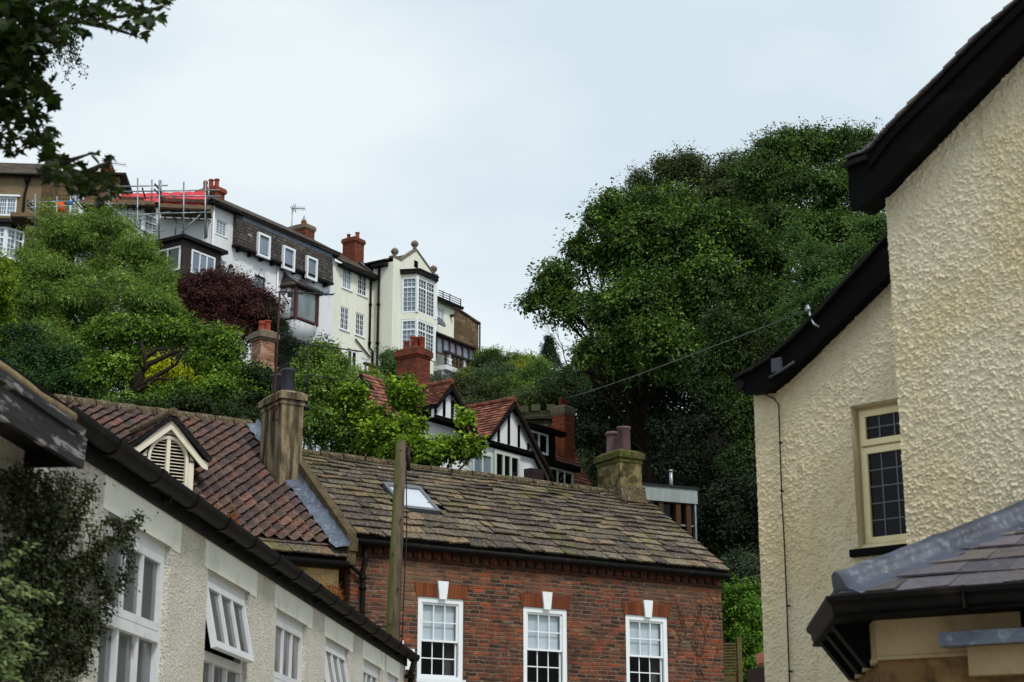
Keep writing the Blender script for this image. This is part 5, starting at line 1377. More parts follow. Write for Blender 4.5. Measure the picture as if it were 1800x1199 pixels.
    E = [F.p(*x, zt + .12) for x in e]
    rfo.poly([E[0], E[1], R0]); rfo.poly([E[1], E[2], R1, R0]); rfo.poly([E[2], E[3], R1]); rfo.build('oriel_roof', M['roof_grey'], t)
    ev = MB()
    for i in range(3): ev.hexa([E[i] - Vector((0, 0, .14)), E[i + 1] - Vector((0, 0, .14)), F.p(e[i + 1][0], 0, zt - .02), F.p(e[i][0], 0, zt - .02)], [E[i] - Vector((0, 0, .004)), E[i + 1] - Vector((0, 0, .004)), F.p(e[i + 1][0], 0, zt + .1), F.p(e[i][0], 0, zt + .1)])
    ev.build('oriel_eaves', M['black_wood'], t)
    hp = MB(); hp.tube([E[1] + Vector((0, 0, .02)), R0 + Vector((0, 0, .02))], .07, 6); hp.tube([E[2] + Vector((0, 0, .02)), R1 + Vector((0, 0, .02))], .06, 6); hp.build('lead_hip', M['lead'], t)
    cb = MB(); prev = None
    for i in range(9):
        a = i / 8 * math.pi / 2; k = math.cos(a); z = zb_ - .12 - math.sin(a) * 1.15
        row = [cb.vert(F.p(plan[0][0] + (plan[1][0] - plan[0][0]) * (1 - k) * .6, .0, z)), cb.vert(F.p(plan[1][0] - .0 + .0 * k, na * k, z)), cb.vert(F.p(plan[2][0] - .3 * (1 - k), na * k, z)), cb.vert(F.p(plan[3][0] - .3 * (1 - k), 0, z))]
        if prev:
            for j in range(3): cb.f.append([row[j], row[j + 1], prev[j + 1], prev[j]]); cb.smooth.add(len(cb.f) - 1)
        prev = row
    cb.poly([F.p(*p, zb_ - .119) for p in plan]); cb.build('oriel_base', M['white_render'], t)
    dp = MB(); a = F.px(487, 470)[0]; dp.tube([F.p(a, .08, zb - .2), F.p(a, .08, GZ)], .06, 7); b = F.px(378, 372)[0]; dp.tube([F.p(uA + .1, .1, zE - .2), F.p(uA + .1, .1, GZ)], .06, 7); dp.build('downpipe', M['white_render'], t)
    lamp = MB(); a, z = F.px(406, 469, .15); lamp.lathe(F.p(a, .15, z - .1), [(.05, 0), (.12, .05), (.12, .2), (.03, .26)], 8); lamp.box(F, a - .02, a + .02, .0, .14, z + .1, z + .14); lamp.build('wall_lamp', M['black_iron'], t)
    # chimneys on the ridge
    u, z = F.px(368, 338, -2.6); zt = F.px(368, 333, -2.6)[1]
    brick_chimney('chimney', F, t, F.px(366, 340, -2.6)[0] + .2, -2.6, .8, 1.5, zr[0] - .8, zt + .0, M['chim_brick'], M['pot_red'], [(0, .45, .15, .55, M['pot_red'], 0), (0, .0, .15, .62, M['pot_red'], 0), (0, -.45, .15, .62, M['pot_red'], 2)])
    zt = F.px(531, 399, -2.6)[1]; brick_chimney('chimney', F, t, F.px(531, 405, -2.6)[0], -2.6, .9, 1.3, zr[0] - .8, zt, M['chim_brick'], M['grey_cap'], [(.15, .0, .18, .38, mat('buff clay pot', (170, 116, 62), .8, .2), 1)], cap=.08)
    sk = MB(); u, z = F.px(538, 396, -2.6); sk.lathe(F.p(F.px(531, 405, -2.6)[0] + .15, -2.6, zt + .42), [(.16, 0), (.1, .15), (.01, .42)], 8); sk.build('cowl', M['steel'], t)
    # brown boarded sunroom standing forward of the corner
    c = aty(322, 425, 88.5); S = Frame(c, 57); S2 = Frame(c, -33 + 180)
    S2 = Frame(c, 147); S2.n = -F.t
    zt = c.z; sun = None
    LR, LL = 3.9, 2.7
    # right face runs along S.t, left face runs back along the perpendicular
    LR = S.px(389, 440)[0]; P = Frame(c, -33)
    LL = P.px(254, 440)[0]
    zt = S.px(322, 420)[1]; z1 = S.px(322, 432)[1] + .15; z0 = S.px(330, 474)[1] + .3
    b = MB(); d = [c, c + S.t * LR, c + S.t * LR + P.t * LL, c + P.t * LL]
    b.prism([(p.x, p.y) for p in d], GZ - 3, zt); sun = b.build('sunroom', M['brown_wood'], t)
    r = MB(); ov = .28
    dd = [c - S.t * ov - P.t * -ov * 1, c + S.t * (LR + ov), c + S.t * (LR + ov) + P.t * (LL - ov), c + P.t * (LL - ov) - S.t * ov]
    cc = [c - S.t * ov + P.t * ov, c + S.t * (LR + ov) + P.t * ov, c + S.t * (LR + ov) + P.t * (LL - ov), c - S.t * ov + P.t * (LL - ov)]
    r.prism([(p.x, p.y) for p in cc], zt + .0, zt + .2); r.build('sunroom_roof', M['black_wood'], sun)
    a0, a1 = S.px(336, 450)[0], S.px(378, 450)[0]
    window(S, sun, a0, a1, z0 - .4, z1 - .15, .05, M['trim_white'], M['glass_sky'], .10, .06, mull=(1 / 3, 2 / 3))
    G = Frame(c, 147 - 180); G.n = -F.t
    b0, b1 = P.px(321, 450)[0] - .05, P.px(254, 450)[0]
    window(G, sun, b1 + .05, b0 - .1, z0 - .4, z1 - .12, .05, M['trim_white'], glass_mat('painted leaf reflection glass', (40, 46, 34), .05, .8, vary=.45), .10, .06, mull=(.35, .66))  # reflected leaves mixed into the base colour of this glass
white_house()

def cream_house():
    F = FT
    u0 = F.px(588, 480)[0] + .003; ui = F.px(656, 500)[0]
    t = thing('cream_terrace_house', 'pale cream hillside terrace house with stepped gable wing and two storey leaded bay', 'house', F.p(ui, 1, GZ))
    zE = (F.px(592, 462)[1] + F.px(650, 483)[1]) / 2
    W = []
    for x0, x1, ya, yb in ((602, 618, 473, 509), (629, 645, 482, 519), (600, 615, 541, 582), (627, 642, 551, 590)):
        a, b = F.px(x0, 500)[0], F.px(x1, 500)[0]
        W.append((a, b, F.px((x0 + x1) / 2, yb)[1], F.px((x0 + x1) / 2, ya)[1]))
    zz = [(W[0][2] + W[1][2]) / 2, (W[0][3] + W[1][3]) / 2, (W[2][2] + W[3][2]) / 2, (W[2][3] + W[3][3]) / 2]
    W = [(a, b, zz[0], zz[1]) if i < 2 else (a, b, zz[2], zz[3]) for i, (a, b, _, _) in enumerate(W)]
    g0, g1 = F.px(611, 620)[0], F.px(629, 620)[0]; W.append((g0, g1, GZ - .5, F.px(620, 615)[1]))
    dd0, dd1 = F.px(635, 630)[0], F.px(648, 630)[0]; W.append((dd0, dd1, GZ - 1.5, F.px(641, 630)[1]))
    wall('wall', F, [(u0, GZ - 4), (ui, GZ - 4), (ui, zE), (u0, zE)], W, M['cream_render'], t, 0, .14)
    for i, w in enumerate(W[:4]):
        window(F, t, *w[:2], *w[2:], -.03, M['trim_white'], M['glass_sky'] if i == 0 else M['glass_dark'], .075, .06, mull=(.5,), bars=(2, 4 if i != 0 else 4), bar=.03, sill=(.1, .1, .07))
    window(F, t, *W[4][:2], *W[4][2:], -.04, M['trim_white'], M['glass_dark'], .12, .06, mull=(.5,))
    d = MB(); add_window(d, F, W[5][0], W[5][1], W[5][2], W[5][3], -.03, .08, .05); d.box(F, W[5][0] + .08, W[5][1] - .08, -.09, -.05, W[5][2], W[5][3] - .08); d.build('door', M['trim_white'], t)
    # main roof
    zr = F.px(655, 464, -2.6)[1]; zr0 = F.px(380, 345, -2.6)[1]
    rf = MB(); q = [F.p(u0, .45, zE), F.p(ui + 4, .45, zE), F.p(ui + 4, -2.6, zr0 - .15), F.p(u0, -2.6, zr0 - .15)]
    rf.slab(q, .12); rf.build('roof', M['roof_grey'], t)
    eb = MB(); eb.box(F, u0 + .25, ui, .02, .48, zE - .28, zE - .13); eb.build('eaves_board', M['black_wood'], t)
    # projecting wing
    N = F.pu(690, 520, ui)[0]
    w1 = F.px(769, 500, N)[0]
    out = [(ui, GZ - 5), (w1, GZ - 5)]
    zsL = F.px(690, 453, N)[1]; zsl2 = F.px(707, 458, N)[1]; zap = F.px(733, 441, N)[1]; zr1 = F.px(760, 481, N)[1]
    uap = F.px(733, 441, N)[0]; zs = (F.px(691, 454, N)[1] + F.px(770, 484, N)[1]) / 2
    ul, ur = F.px(706, 458, N)[0], F.px(761, 481, N)[0]
    uap = (ui + w1) / 2
    zsa = zs
    head = [(w1, zsa), (ur, zsa - .02), (ur - .1, zsa + .1), (uap, zap), (ul + .1, zsa + .1), (ul, zsa - .02), (ui, zsa)]
    A = [F.px(705, 520, N)[0], F.px(765, 520, N)[0]]
    wall('wing_wall', F, out + head, [], M['cream_render'], t, N)
    sw = MB(); sw.poly([F.p(ui, N, GZ - 5), F.p(ui, N, zsa - .3), F.p(ui, 0, zsa - .3), F.p(ui, 0, GZ - 5)]); sw.poly([F.p(w1, N, GZ - 5), F.p(w1, -3, GZ - 5), F.p(w1, -3, zsa), F.p(w1, N, zsa)]); sw.build('wing_side_wall', M['cream_render'], t)
    cp = MB()
    hh = head
    for p, q_ in zip(hh[:-1], hh[1:]): cp.hexa([F.p(q_[0], N + .06, q_[1] + .004), F.p(p[0], N + .06, p[1] + .004), F.p(p[0], N - .35, p[1] + .004), F.p(q_[0], N - .35, q_[1] + .004)], [F.p(q_[0], N + .06, q_[1] + .12), F.p(p[0], N + .06, p[1] + .12), F.p(p[0], N - .35, p[1] + .12), F.p(q_[0], N - .35, q_[1] + .12)])
    cp.build('coping', M['grey_cap'], t)
    for u, z in ((ui + .3, zsa + .1), (uap, zap + .1), (w1 - .3, zsa + .1)):
        b = MB(); b.lathe(F.p(u, N - .12, z), [(.1, 0), (.12, .06), (.09, .1), (.2, .22), (.26, .36), (.2, .5), (.06, .6)], 12); b.build('ball_finial', M['grey_cap'], t)
    v = MB(); v.box(F, uap - .2, uap + .2, N + .002, N + .03, zsa - .05, zsa + .4); v.build('gable_vent', M['dark_room'], t)
    wr = MB(); zrg = zap - .25; zev = zsa - .25
    wr.slab([F.p(ui - .35, -.3, zev), F.p(ui - .35, N - .36, zev), F.p(uap, N - .36, zrg), F.p(uap, -3, zrg)][::-1], .1)
    wr.slab([F.p(w1 + .2, N - .36, zev), F.p(w1 + .2, -3, zev), F.p(uap, -3, zrg), F.p(uap, N - .36, zrg)][::-1], .1); wr.build('wing_roof', M['roof_grey'], t)
    eb = MB(); eb.box(F, ui - .4, ui - .003, .1, N - .37, zev - .3, zev - .11); eb.build('wing_eaves', M['black_wood'], t)
    vl = MB(); vl.slab([F.p(ui - .8, .4, zE + .16), F.p(ui - .4, .4, zE + .10), F.p(ui + .3, -1.2, zE + 1.3), F.p(ui - .1, -1.2, zE + 1.3)], .03); vl.build('lead_valley', M['lead'], t)
    dp = MB()
    a = F.px(650, 500)[0]; dp.tube([F.p(a, .1, zE - .3), F.p(a, .1, F.px(650, 612)[1]), F.p(a + .3, .12, F.px(655, 620)[1]), F.p(a + .35, .12, GZ - 2)], .07, 7)
    n2, z2 = F.pu(668, 480, ui); dp.tube([F.p(ui - .1, n2, zev), F.p(ui - .1, n2, GZ - 3)], .08, 7)
    p0, p1 = F.px(625, 596, .08), F.px(651, 628, .08); dp.tube([F.p(p0[0], .08, p0[1]), F.p(p1[0], .08, p1[1])], .05, 6)
    for z in (zE - 2, zE - 4.5, zE - 7): dp.tube([F.p(ui - .1, n2, z), F.p(ui - .1, n2, z + .15)], .12, 7); dp.tube([F.p(a, .1, z), F.p(a, .1, z + .15)], .11, 7)
    dp.build('downpipe', M['cast_iron'], t)
    n3 = F.pu(679, 625, ui)[0]
    bw = MB(); GS = Frame(F.p(ui, 0, 0), -33); GS.n = -F.t
    x0, x1 = n3 - .35, n3 + .3; add_window(bw, GS, x0, x1, GZ + .2, F.px(678, 622, N)[1], .03, .12, .05); pw = bw.build('window', M['trim_white'], t); g = MB(); pane_quad(g, GS, x0 + .1, x1 - .1, GZ + .2, F.px(678, 622, N)[1], .0); g.build('pane', M['glass_dark'], pw)
    # canted bay through two storeys
    NB = N + .95
    a = F.px(706, 520, N)[0]; b = F.px(733.5, 520, NB)[0]; c = F.px(764, 540, NB)[0]; dU = w1 - .05
    plan = [(a, N), (b, NB), (c, NB), (min(c + .7, w1 - .02), N)]
    zT = F.px(733, 486, NB)[1]; zM1 = F.px(733, 549, NB)[1]; zM2 = F.px(733, 561, NB)[1]; zB = F.px(733, 624, NB)[1]
    P3 = lambda p, z: F.p(p[0], p[1], z)
    def ring(mb, z0, z1, k=0.0):
        pl = [(plan[0][0] - k, plan[0][1]), (plan[1][0] - k * .4, plan[1][1] + k), (plan[2][0] + k * .4, plan[2][1] + k), (plan[3][0] + k, plan[3][1])]
        for i in range(3): mb.hexa([P3(pl[i], z0), P3(pl[i + 1], z0), P3((pl[i + 1][0], N), z0), P3((pl[i][0], N), z0)] if i == 1 else [P3(pl[i], z0), P3(pl[i + 1], z0), P3(((pl[i][0] + pl[i + 1][0]) / 2, N), z0), P3(((pl[i][0] + pl[i + 1][0]) / 2, N), z0)], [P3(pl[i], z1), P3(pl[i + 1], z1), P3((pl[i + 1][0], N), z1), P3((pl[i][0], N), z1)] if i == 1 else [P3(pl[i], z1), P3(pl[i + 1], z1), P3(((pl[i][0] + pl[i + 1][0]) / 2, N), z1), P3(((pl[i][0] + pl[i + 1][0]) / 2, N), z1)])
    by = MB(); ring(by, zM2 + .02, zM1 - .02, .04); bay_ = by.build('bay', M['cream_render'], t)
    for z0_, z1_, k_ in ((zT + .02, zT + .2, .02), (zB - .9, zB - .05, .0)): by = MB(); ring(by, z0_, z1_, k_); by.build('apron', M['cream_render'], bay_)
    tp = MB(); ring(tp, zT + .2, zT + .42, .22); ring(tp, zT + .42, zT + .5, .26); tp.build('bay_roof', M['black_wood'], bay_)
    for zl, zh in ((zM1, zT), (zB, zM2)):
        fr = MB(); gs = MB(); gd = MB()
        for i in range(3):
            p0, p1 = F.p(*plan[i], 0), F.p(*plan[i + 1], 0); dv = p1 - p0; G = Frame(p0, math.degrees(math.atan2(dv.y, dv.x))); L = dv.length
            add_window(fr, G, .02, L - .02, zl, zh, .03, .11, .1, mull=(.5,) if i == 1 else (), trans=(.74,), bars=((3, 5), (3, 2)) if i != 1 else ((3, 6), (3, 2)), bar=.024)
            pane_quad(gs if i == 0 else gd, G, .1, L - .1, zl + .1, zh - .1, -.05)
        for p in plan[1:3]: fr.tube([P3(p, zl), P3(p, zh)], .11, 6, smooth=False)
        w = fr.build('bay_window', M['trim_white'], bay_); gs.build('pane', M['glass_sky'], w); gd.build('pane', glass_mat('shaded bay glass', (44, 48, 40), .06, .5, vary=.4), w)
    # chimney near the valley
    zt = F.px(620, 421, -1.6)[1]; brick_chimney('chimney', F, t, F.px(621, 440, -1.6)[0], -1.6, .95, 1.0, zE, zt, M['chim_brick'], M['chim_brick'], [(-.25, -.2, .12, .3, M['pot_red'], 1), (.2, .15, .14, .5, M['pot_red'], 0)], cap=.08)
cream_house()

def annex():
    F = FT
    u0, u1 = F.px(768, 560, -.5)[0] + .4, F.px(798, 560, -.5)[0]
    n = -.5
    t = thing('rendered_annex', 'low cream annex with railed dark roof between the gable wing and the stone gable', 'house', F.p(u1, n, GZ))
    zE = F.px(785, 532, n)[1]
    a, b, c, d = F.px(769, 540, n)[0] + .05, F.px(782, 545, n)[0], F.px(777, 575, n)[1], F.px(777, 540, n)[1]
    wall('wall', F, [(u0 - 1.5, GZ - 3), (u1, GZ - 3), (u1, zE), (u0 - 1.5, zE)], [(a, b, c, d)], M['cream_render'], t, n, .1)
    window(F, t, a, b, c, d, n - .04, M['trim_white'], M['glass_sky'], .1, .05, mull=(.5,), bars=(2, 4), bar=.04)
    e = MB(); e.poly([F.p(u1, n, GZ - 3), F.p(u1, n - 5, GZ - 3), F.p(u1, n - 5, zE), F.p(u1, n, zE)]); e.build('side_wall', M['cream_render'], t)
    r = MB(); r.slab([F.p(u0 - 1.5, n + .5, zE - .05), F.p(u1 + .5, n + .5, zE - .05), F.p(u1 + .5, n - 1.8, zE + 1.0), F.p(u0 - 1.5, n - 1.8, zE + 1.0)], .22); r.build('roof', M['black_wood'], t)
    rl = MB()
    for k in (0, .16, .32): rl.tube([F.p(u0 - .5, n + .2, zE + .22 + k), F.p(u1 + .55, n + .2, zE + .22 + k)], .03, 5)
    for u in (u0, (u0 + u1) / 2, u1 + .5): rl.tube([F.p(u, n + .2, zE), F.p(u, n + .2, zE + .6)], .035, 5)
    rl.build('railing', M['black_iron'], t)
    s = MB(); a, z = F.px(773, 569, n + .5); s.lathe(Vector((0, 0, 0)), [(.0, 0), (.22, .03), (.36, .1), (.42, .17)], 16); 
    rot = F.n * .8 + Vector((0, 0, .45)); rot.normalize(); q_ = rot.to_track_quat('Z', 'Y')
    s.v = [tuple(q_ @ Vector(v) + F.p(a, n + .5, z)) for v in s.v]; s.tube([F.p(a, n, z), F.p(a, n + .5, z)], .04, 6); s.build('satellite_dish', mat('grey dish', (84, 88, 96), .5, .3), t)
    lm = MB(); lm.box(F, u1 - .5, u1 - .3, n + .002, n + .3, zE - .9, zE - .75); lm.build('security_light', M['black_iron'], t)
    # stone gabled end house beyond
    n2 = -1.2
    t2 = thing('stone_end_house', 'brown sandstone end house with sloping gable at the far end of the terrace', 'house', F.p(u1 + 2, n2, GZ))
    ua = F.px(796, 570, n2)[0] + .0; ub = F.px(841, 590, n2)[0]; zl = F.px(804, 545, n2)[1]; zr = F.px(841, 568, n2)[1]
    ut = F.px(806, 545, n2)[0]
    wall('wall', F, [(ua - .5, GZ - 3), (ub, GZ - 3), (ub, zr), (ut, zl), (ua - .5, zl)], [], M['brown_stone'], t2, n2)
    k = MB(); k.poly([F.p(ub, n2, GZ - 3), F.p(ub, n2 - 6, GZ - 3), F.p(ub, n2 - 6, zr), F.p(ub, n2, zr)]); k.build('side_wall', M['brown_stone'], t2)
    c = MB(); c.hexa([F.p(ua - .5, n2 + .1, zl), F.p(ut, n2 + .1, zl), F.p(ut, n2 - 6, zl), F.p(ua - .5, n2 - 6, zl)], [F.p(ua - .5, n2 + .1, zl + .12), F.p(ut, n2 + .1, zl + .12), F.p(ut, n2 - 6, zl + .12), F.p(ua - .5, n2 - 6, zl + .12)])
    c.hexa([F.p(ut, n2 + .1, zl), F.p(ub + .15, n2 + .1, zr - .08), F.p(ub + .15, n2 - 6, zr - .08), F.p(ut, n2 - 6, zl)], [F.p(ut, n2 + .1, zl + .12), F.p(ub + .15, n2 + .1, zr + .06), F.p(ub + .15, n2 - 6, zr + .06), F.p(ut, n2 - 6, zl + .12)]); c.build('roof', M['roof_grey'], t2)
    dp = MB(); dp.tube([F.p(ub + .02, n2 + .1, zr), F.p(ub + .02, n2 + .1, GZ)], .07, 6); dp.build('downpipe', M['black_iron'], t2)
    # glazed veranda with balusters on a white ledge
    n3 = 2.2
    t3 = thing('veranda', 'glazed veranda with arched brown panes above a dark balustrade on a white ledge', 'veranda', F.p(u0, n3, GZ))
    A, B = F.px(768, 600, n3)[0], F.px(836, 625, n3)[0]
    zt0, zt1 = F.px(768, 589, n3)[1], F.px(835, 612, n3)[1]; zt = (zt0 + zt1) / 2; zb = (F.px(768, 624, n3)[1] + F.px(838, 643, n3)[1]) / 2
    P = 6; fr = MB(); gl = MB(); L = B - A
    fr.box(F, A, B, n3 - .08, n3 + .02, zb, zb + .1); fr.box(F, A, B, n3 - .08, n3 + .02, zt - .12, zt)
    for i in range(P + 1): u = A + L * i / P; fr.box(F, u - .06, u + .06, n3 - .08, n3 + .019, zb + .1, zt - .12)
    for i in range(2, P):
        u0_, u1_ = A + L * i / P + .06, A + L * (i + 1) / P - .06; uc = (u0_ + u1_) / 2; r = (u1_ - u0_) / 2
        for k in range(8):
            x, y = math.pi * k / 8, math.pi * (k + 1) / 8
            zc = zt - .12 - r
            fr.extr(F, [(uc + r * math.cos(x), zc + r * math.sin(x)), (uc + r * math.cos(x), zt - .13), (uc + r * math.cos(y), zt - .13), (uc + r * math.cos(y), zc + r * math.sin(y))], n3 - .06, n3 + .01)
    fv = fr.build('frame', M['dark_red'], t3); pane_quad(gl, F, A, B, zb + .05, zt - .05, n3 - .06); gl.build('pane', M['glass_sky'], t3)
    rf = MB(); rf.slab([F.p(A - .3, n3 + .3, zt + .02), F.p(B + .25, n3 + .3, zt + .02), F.p(B + .25, n + .02, zt + 1.2), F.p(A - .3, n + .02, zt + 1.2)], .1); rf.build('roof', M['roof_grey'], t3)
    wp = MB(); wp.tube([F.p(B + .2, n3 + .3, zt), F.p(B + .22, n3 + .3, zb), F.p(B + 1.0, n3 + .6, zb - .5)], .08, 7); wp.build('downpipe', M['trim_white'], t3)
    fl = MB(); fl.box(F, A - .2, B + .4, n3 - 3, n3 + .9, zb - 1.25, zb - .95); fl.build('ledge', M['white_render'], t3)
    bs = MB(); bs.box(F, A - .1, B + .3, n3 + .55, n3 + .8, zb - .12, zb + .02); bs.box(F, A - .1, B + .3, n3 + .55, n3 + .8, zb - .948, zb - .85)
    bs.build('balustrade_rail', mat('blackened stone', (52, 46, 44), .9, .1, layers=[(5, (1, 1, 1), .5, .7, (96, 90, 84), .6)]), t3)
    k = 0; u = A + .05
    while u < B + .2:
        q = MB(); q.lathe(F.p(u, n3 + .67, zb - .85), [(.09, 0), (.09, .08), (.05, .14), (.12, .3), (.06, .5), (.05, .62), (.09, .66), (.09, .73)], 8); q.build('baluster', M['white_render'] if k % 4 == 1 else M['brown_wood'], t3); u += .42; k += 1
    sp = MB(); sp.poly([F.p(A - .2, n3 + .6, zb - 1.25), F.p(A + 3, n3 + .6, zb - 1.25), F.p(A + 1.5, n3 + .3, zb - 5), F.p(A - .6, n3 + .3, zb - 5)]); sp.build('supporting_wall', M['white_render'], t3)
annex()

def scaffold_house():
    c = FT.p(FT.px(372, 362)[0], 0, 0) - FT.t * .02
    F = Frame(c, 7)
    t = thing('scaffolded_house', 'white house under scaffolding with bright red membrane on its stripped roof', 'house', F.p(-5, 0, GZ))
    u0 = F.px(135, 400)[0]
    zE = F.px(300, 366, .0)[1]
    wins = [(F.px(204, 400)[0], F.px(246, 400)[0], F.px(225, 442)[1], F.px(225, 372)[1])]
    wall('wall', F, [(u0, GZ - 3), (0, GZ - 3), (0, zE), (u0, zE)], [], M['white_render'], t, 0)
    # two-storey bay
    a, b = F.px(196, 400, .9)[0], F.px(252, 400, .9)[0]
    for zt, zb in ((F.px(225, 372, .9)[1], F.px(225, 404, .9)[1]), (F.px(225, 420, .9)[1], F.px(225, 452, .9)[1])):
        window(F, t, a, b, zb, zt, .9, M['trim_white'], M['glass_sky'], .14, .12, mull=(.36, .68), trans=(.7,), bars=((3, 3), (3, 2)), bar=.03)
    by = MB(); z1 = F.px(225, 404, .9)[1]; z2 = F.px(225, 420, .9)[1]; zt = F.px(225, 372, .9)[1]; zb = F.px(225, 452, .9)[1]
    by.box(F, a, b, .01, .9, z2 + .01, z1 - .01); by.build('bay', M['white_render'], t)
    for z0_, z1_ in ((zt + .01, zE - .05), (GZ - 3, zb - .01)): by = MB(); by.box(F, a, b, .01, .9, z0_, z1_); by.build('bay', M['white_render'], t)
    G = Frame(F.p(b, .9, 0), 55)
    window(G, t, .0, 1.1, z1, zt, .0, M['trim_white'], M['glass_sky'], .14, .1, trans=(.6,), bars=(3, 3), bar=.03)
    mb = MB(); q = [F.p(F.px(203, 352, .3)[0] - .1, .3, zE + .2), F.p(-.15, .3, zE + .2), F.p(-.55, -2.4, F.px(300, 337, -2.4)[1]), F.p(F.px(213, 339, -2.4)[0], -2.4, F.px(300, 337, -2.4)[1])]
    q[3].z = F.px(213, 341, -2.4)[1]; q[2].z = F.px(352, 335.5, -2.4)[1]
    N = 22; ids = {}
    for i in range(N + 1):
        for j in range(7): ids[i, j] = mb.vert(bil(q, i / N, j / 6) + Vector((0, 0, .03 * math.sin(i * 1.9 + j) + R.uniform(-.012, .012) - (.05 if j % 2 else 0))))
    for i in range(N):
        for j in range(6): mb.f.append([ids[i, j], ids[i + 1, j], ids[i + 1, j + 1], ids[i, j + 1]])
    mb.build('roof_membrane', mat('red roofing membrane', (196, 40, 50), .6, .3, layers=[(3, (1, 1, 3), .5, .7, (214, 70, 76), .5), (9, (1, 1, 1), .55, .75, (160, 30, 42), .4)]), t)
    bk = MB(); bk.slab([q[0] - Vector((.8, 0, .1)), q[1] - Vector((0, 0, .1)), q[2] - Vector((0, 0, .1)), q[3] - Vector((.8, 0, .1))], .1); bk.slab([F.p(0, -5, zE), F.p(-9, -5, zE), q[3] - Vector((.8, 0, .12)), q[2] - Vector((0, 0, .12))], .1); bk.build('roof_deck', M['roof_grey'], t)
    tl = MB(); i = 0
    for s0 in list(np.arange(.06, .30, .026)) + list(np.arange(.50, .98, .034)):
        p = bil(q, s0, .06) + Vector((0, 0, .1)); tl.col = lin((92 + R.randint(-14, 14), 66, 58))
        w = .13; tl.hexa([p + F.t * -w + F.n * .1 - Vector((0, 0, .1)), p + F.t * w + F.n * .1 - Vector((0, 0, .1)), p + F.t * w - F.n * .16 - Vector((0, 0, .05)), p + F.t * -w - F.n * .16 - Vector((0, 0, .05))], [p + F.t * -w * .6 + F.n * .1 + Vector((0, 0, .12)), p + F.t * w * .6 + F.n * .1 + Vector((0, 0, .12)), p + F.t * w * .6 - F.n * .16 + Vector((0, 0, .18)), p + F.t * -w * .6 - F.n * .16 + Vector((0, 0, .18))])
    tl.build('stacked_tile', mat('loose clay tile', (255, 255, 255), .9, .1, attr=True), t)
    # scaffold
    S = thing('scaffolding', 'steel tube scaffolding with timber board decks around the red roofed house', 'scaffolding', F.p(-5, 1.3, GZ))
    n1, n0 = 1.5, .7
    def P(x, y, n): a, z = F.px(x, y, n); return F.p(a, n, z)
    for x, yt, yb, n in ((192, 318, 395, n1), (242, 313, 470, n1), (267, 316, 356, n0), (280, 317, 420, n1), (283, 317, 345, n0), (323, 320, 415, n1), (361, 318, 420, n1), (367, 329, 352, n0), (309, 378, 412, n0), (62, 341, 400, n1), (100, 345, 405, n1), (137, 368, 408, n1), (57, 352, 390, n0), (246, 352, 420, n0), (364, 375, 418, n0)):
        m = MB(); m.tube([P(x, yt, n), P(x - .6, yb, n)], .046, 7); m.build('upright_tube', M['steel'], S)
    for (a, b, n) in (((205, 328), (295, 326), n0), ((205, 337), (388, 334), n1), ((282, 345), (388, 345), n1), ((150, 359), (205, 358), n1), ((196, 383), (300, 373), n1), ((258, 376), (372, 373), n1), ((225, 406), (292, 405), n1), ((200, 409), (268, 412), n1), ((48, 356), (122, 354), n1), ((48, 366), (122, 362), n1), ((48, 384), (140, 381), n1)):
        m = MB(); m.tube([P(*a, n), P(*b, n)], .04, 7); m.build('ledger_tube', M['steel'], S)
    for (a, b, n) in (((184, 355), (250, 406), n1 + .1), ((318, 409), (366, 364), n1 + .1), ((250, 330), (256, 350), n1), ((272, 323), (284, 339), n1 + .1), ((271, 332), (284, 348), n1 + .1), ((229, 400), (250, 418), n1), ((125, 348), (145, 368), n1), ((140, 355), (152, 372), n1), ((48, 353), (58, 362), n1), ((48, 360), (58, 371), n1), ((369, 330), (372, 356), n0)):
        m = MB(); m.tube([P(*a, n), P(*b, n - .5)], .046, 7); m.build('brace_tube', M['black_iron'] if b[0] - a[0] < 30 else M['steel'], S)
    pm = mat('scaffold board', (122, 100, 80), .9, .1, layers=[(4, (.5, 3, 3), .45, .7, (84, 70, 58), .7)])
    for (x0, y0, x1, y1) in ((143, 356, 207, 354), (207, 353, 272, 357), (280, 361, 371, 364), (18, 379, 120, 377)):
        m = MB(); a, b = P(x0, y0, n1), P(x1, y1, n1); a.z = b.z = (a.z + b.z) / 2
        v = Vector((0, 0, .11)); m.hexa([a - v, b - v, b - v - F.n * .05, a - v - F.n * .05], [a + v, b + v, b + v - F.n * .05, a + v - F.n * .05]); m.build('toe_board', pm, S)
        for k in range(5):
            m = MB(); w = F.n * (-.07 - k * .28); v2 = Vector((0, 0, .16 + R.uniform(-.01, .01))); m.hexa([a - v2 + w, b - v2 + w, b - v2 + w - F.n * .26, a - v2 + w - F.n * .26], [a - v2 + w + Vector((0, 0, .045)), b - v2 + w + Vector((0, 0, .045)), b - v2 + w - F.n * .26 + Vector((0, 0, .045)), a - v2 + w - F.n * .26 + Vector((0, 0, .045))]); m.build('deck_board', pm, S)
        m = MB(); 
        for k in range(6): p = a.lerp(b, (k + .5) / 6) - Vector((0, 0, .24)); m.tube([p + F.n * .2, p - F.n * 1.6], .045, 6)
        m.build('transom_tube', M['black_iron'], S)
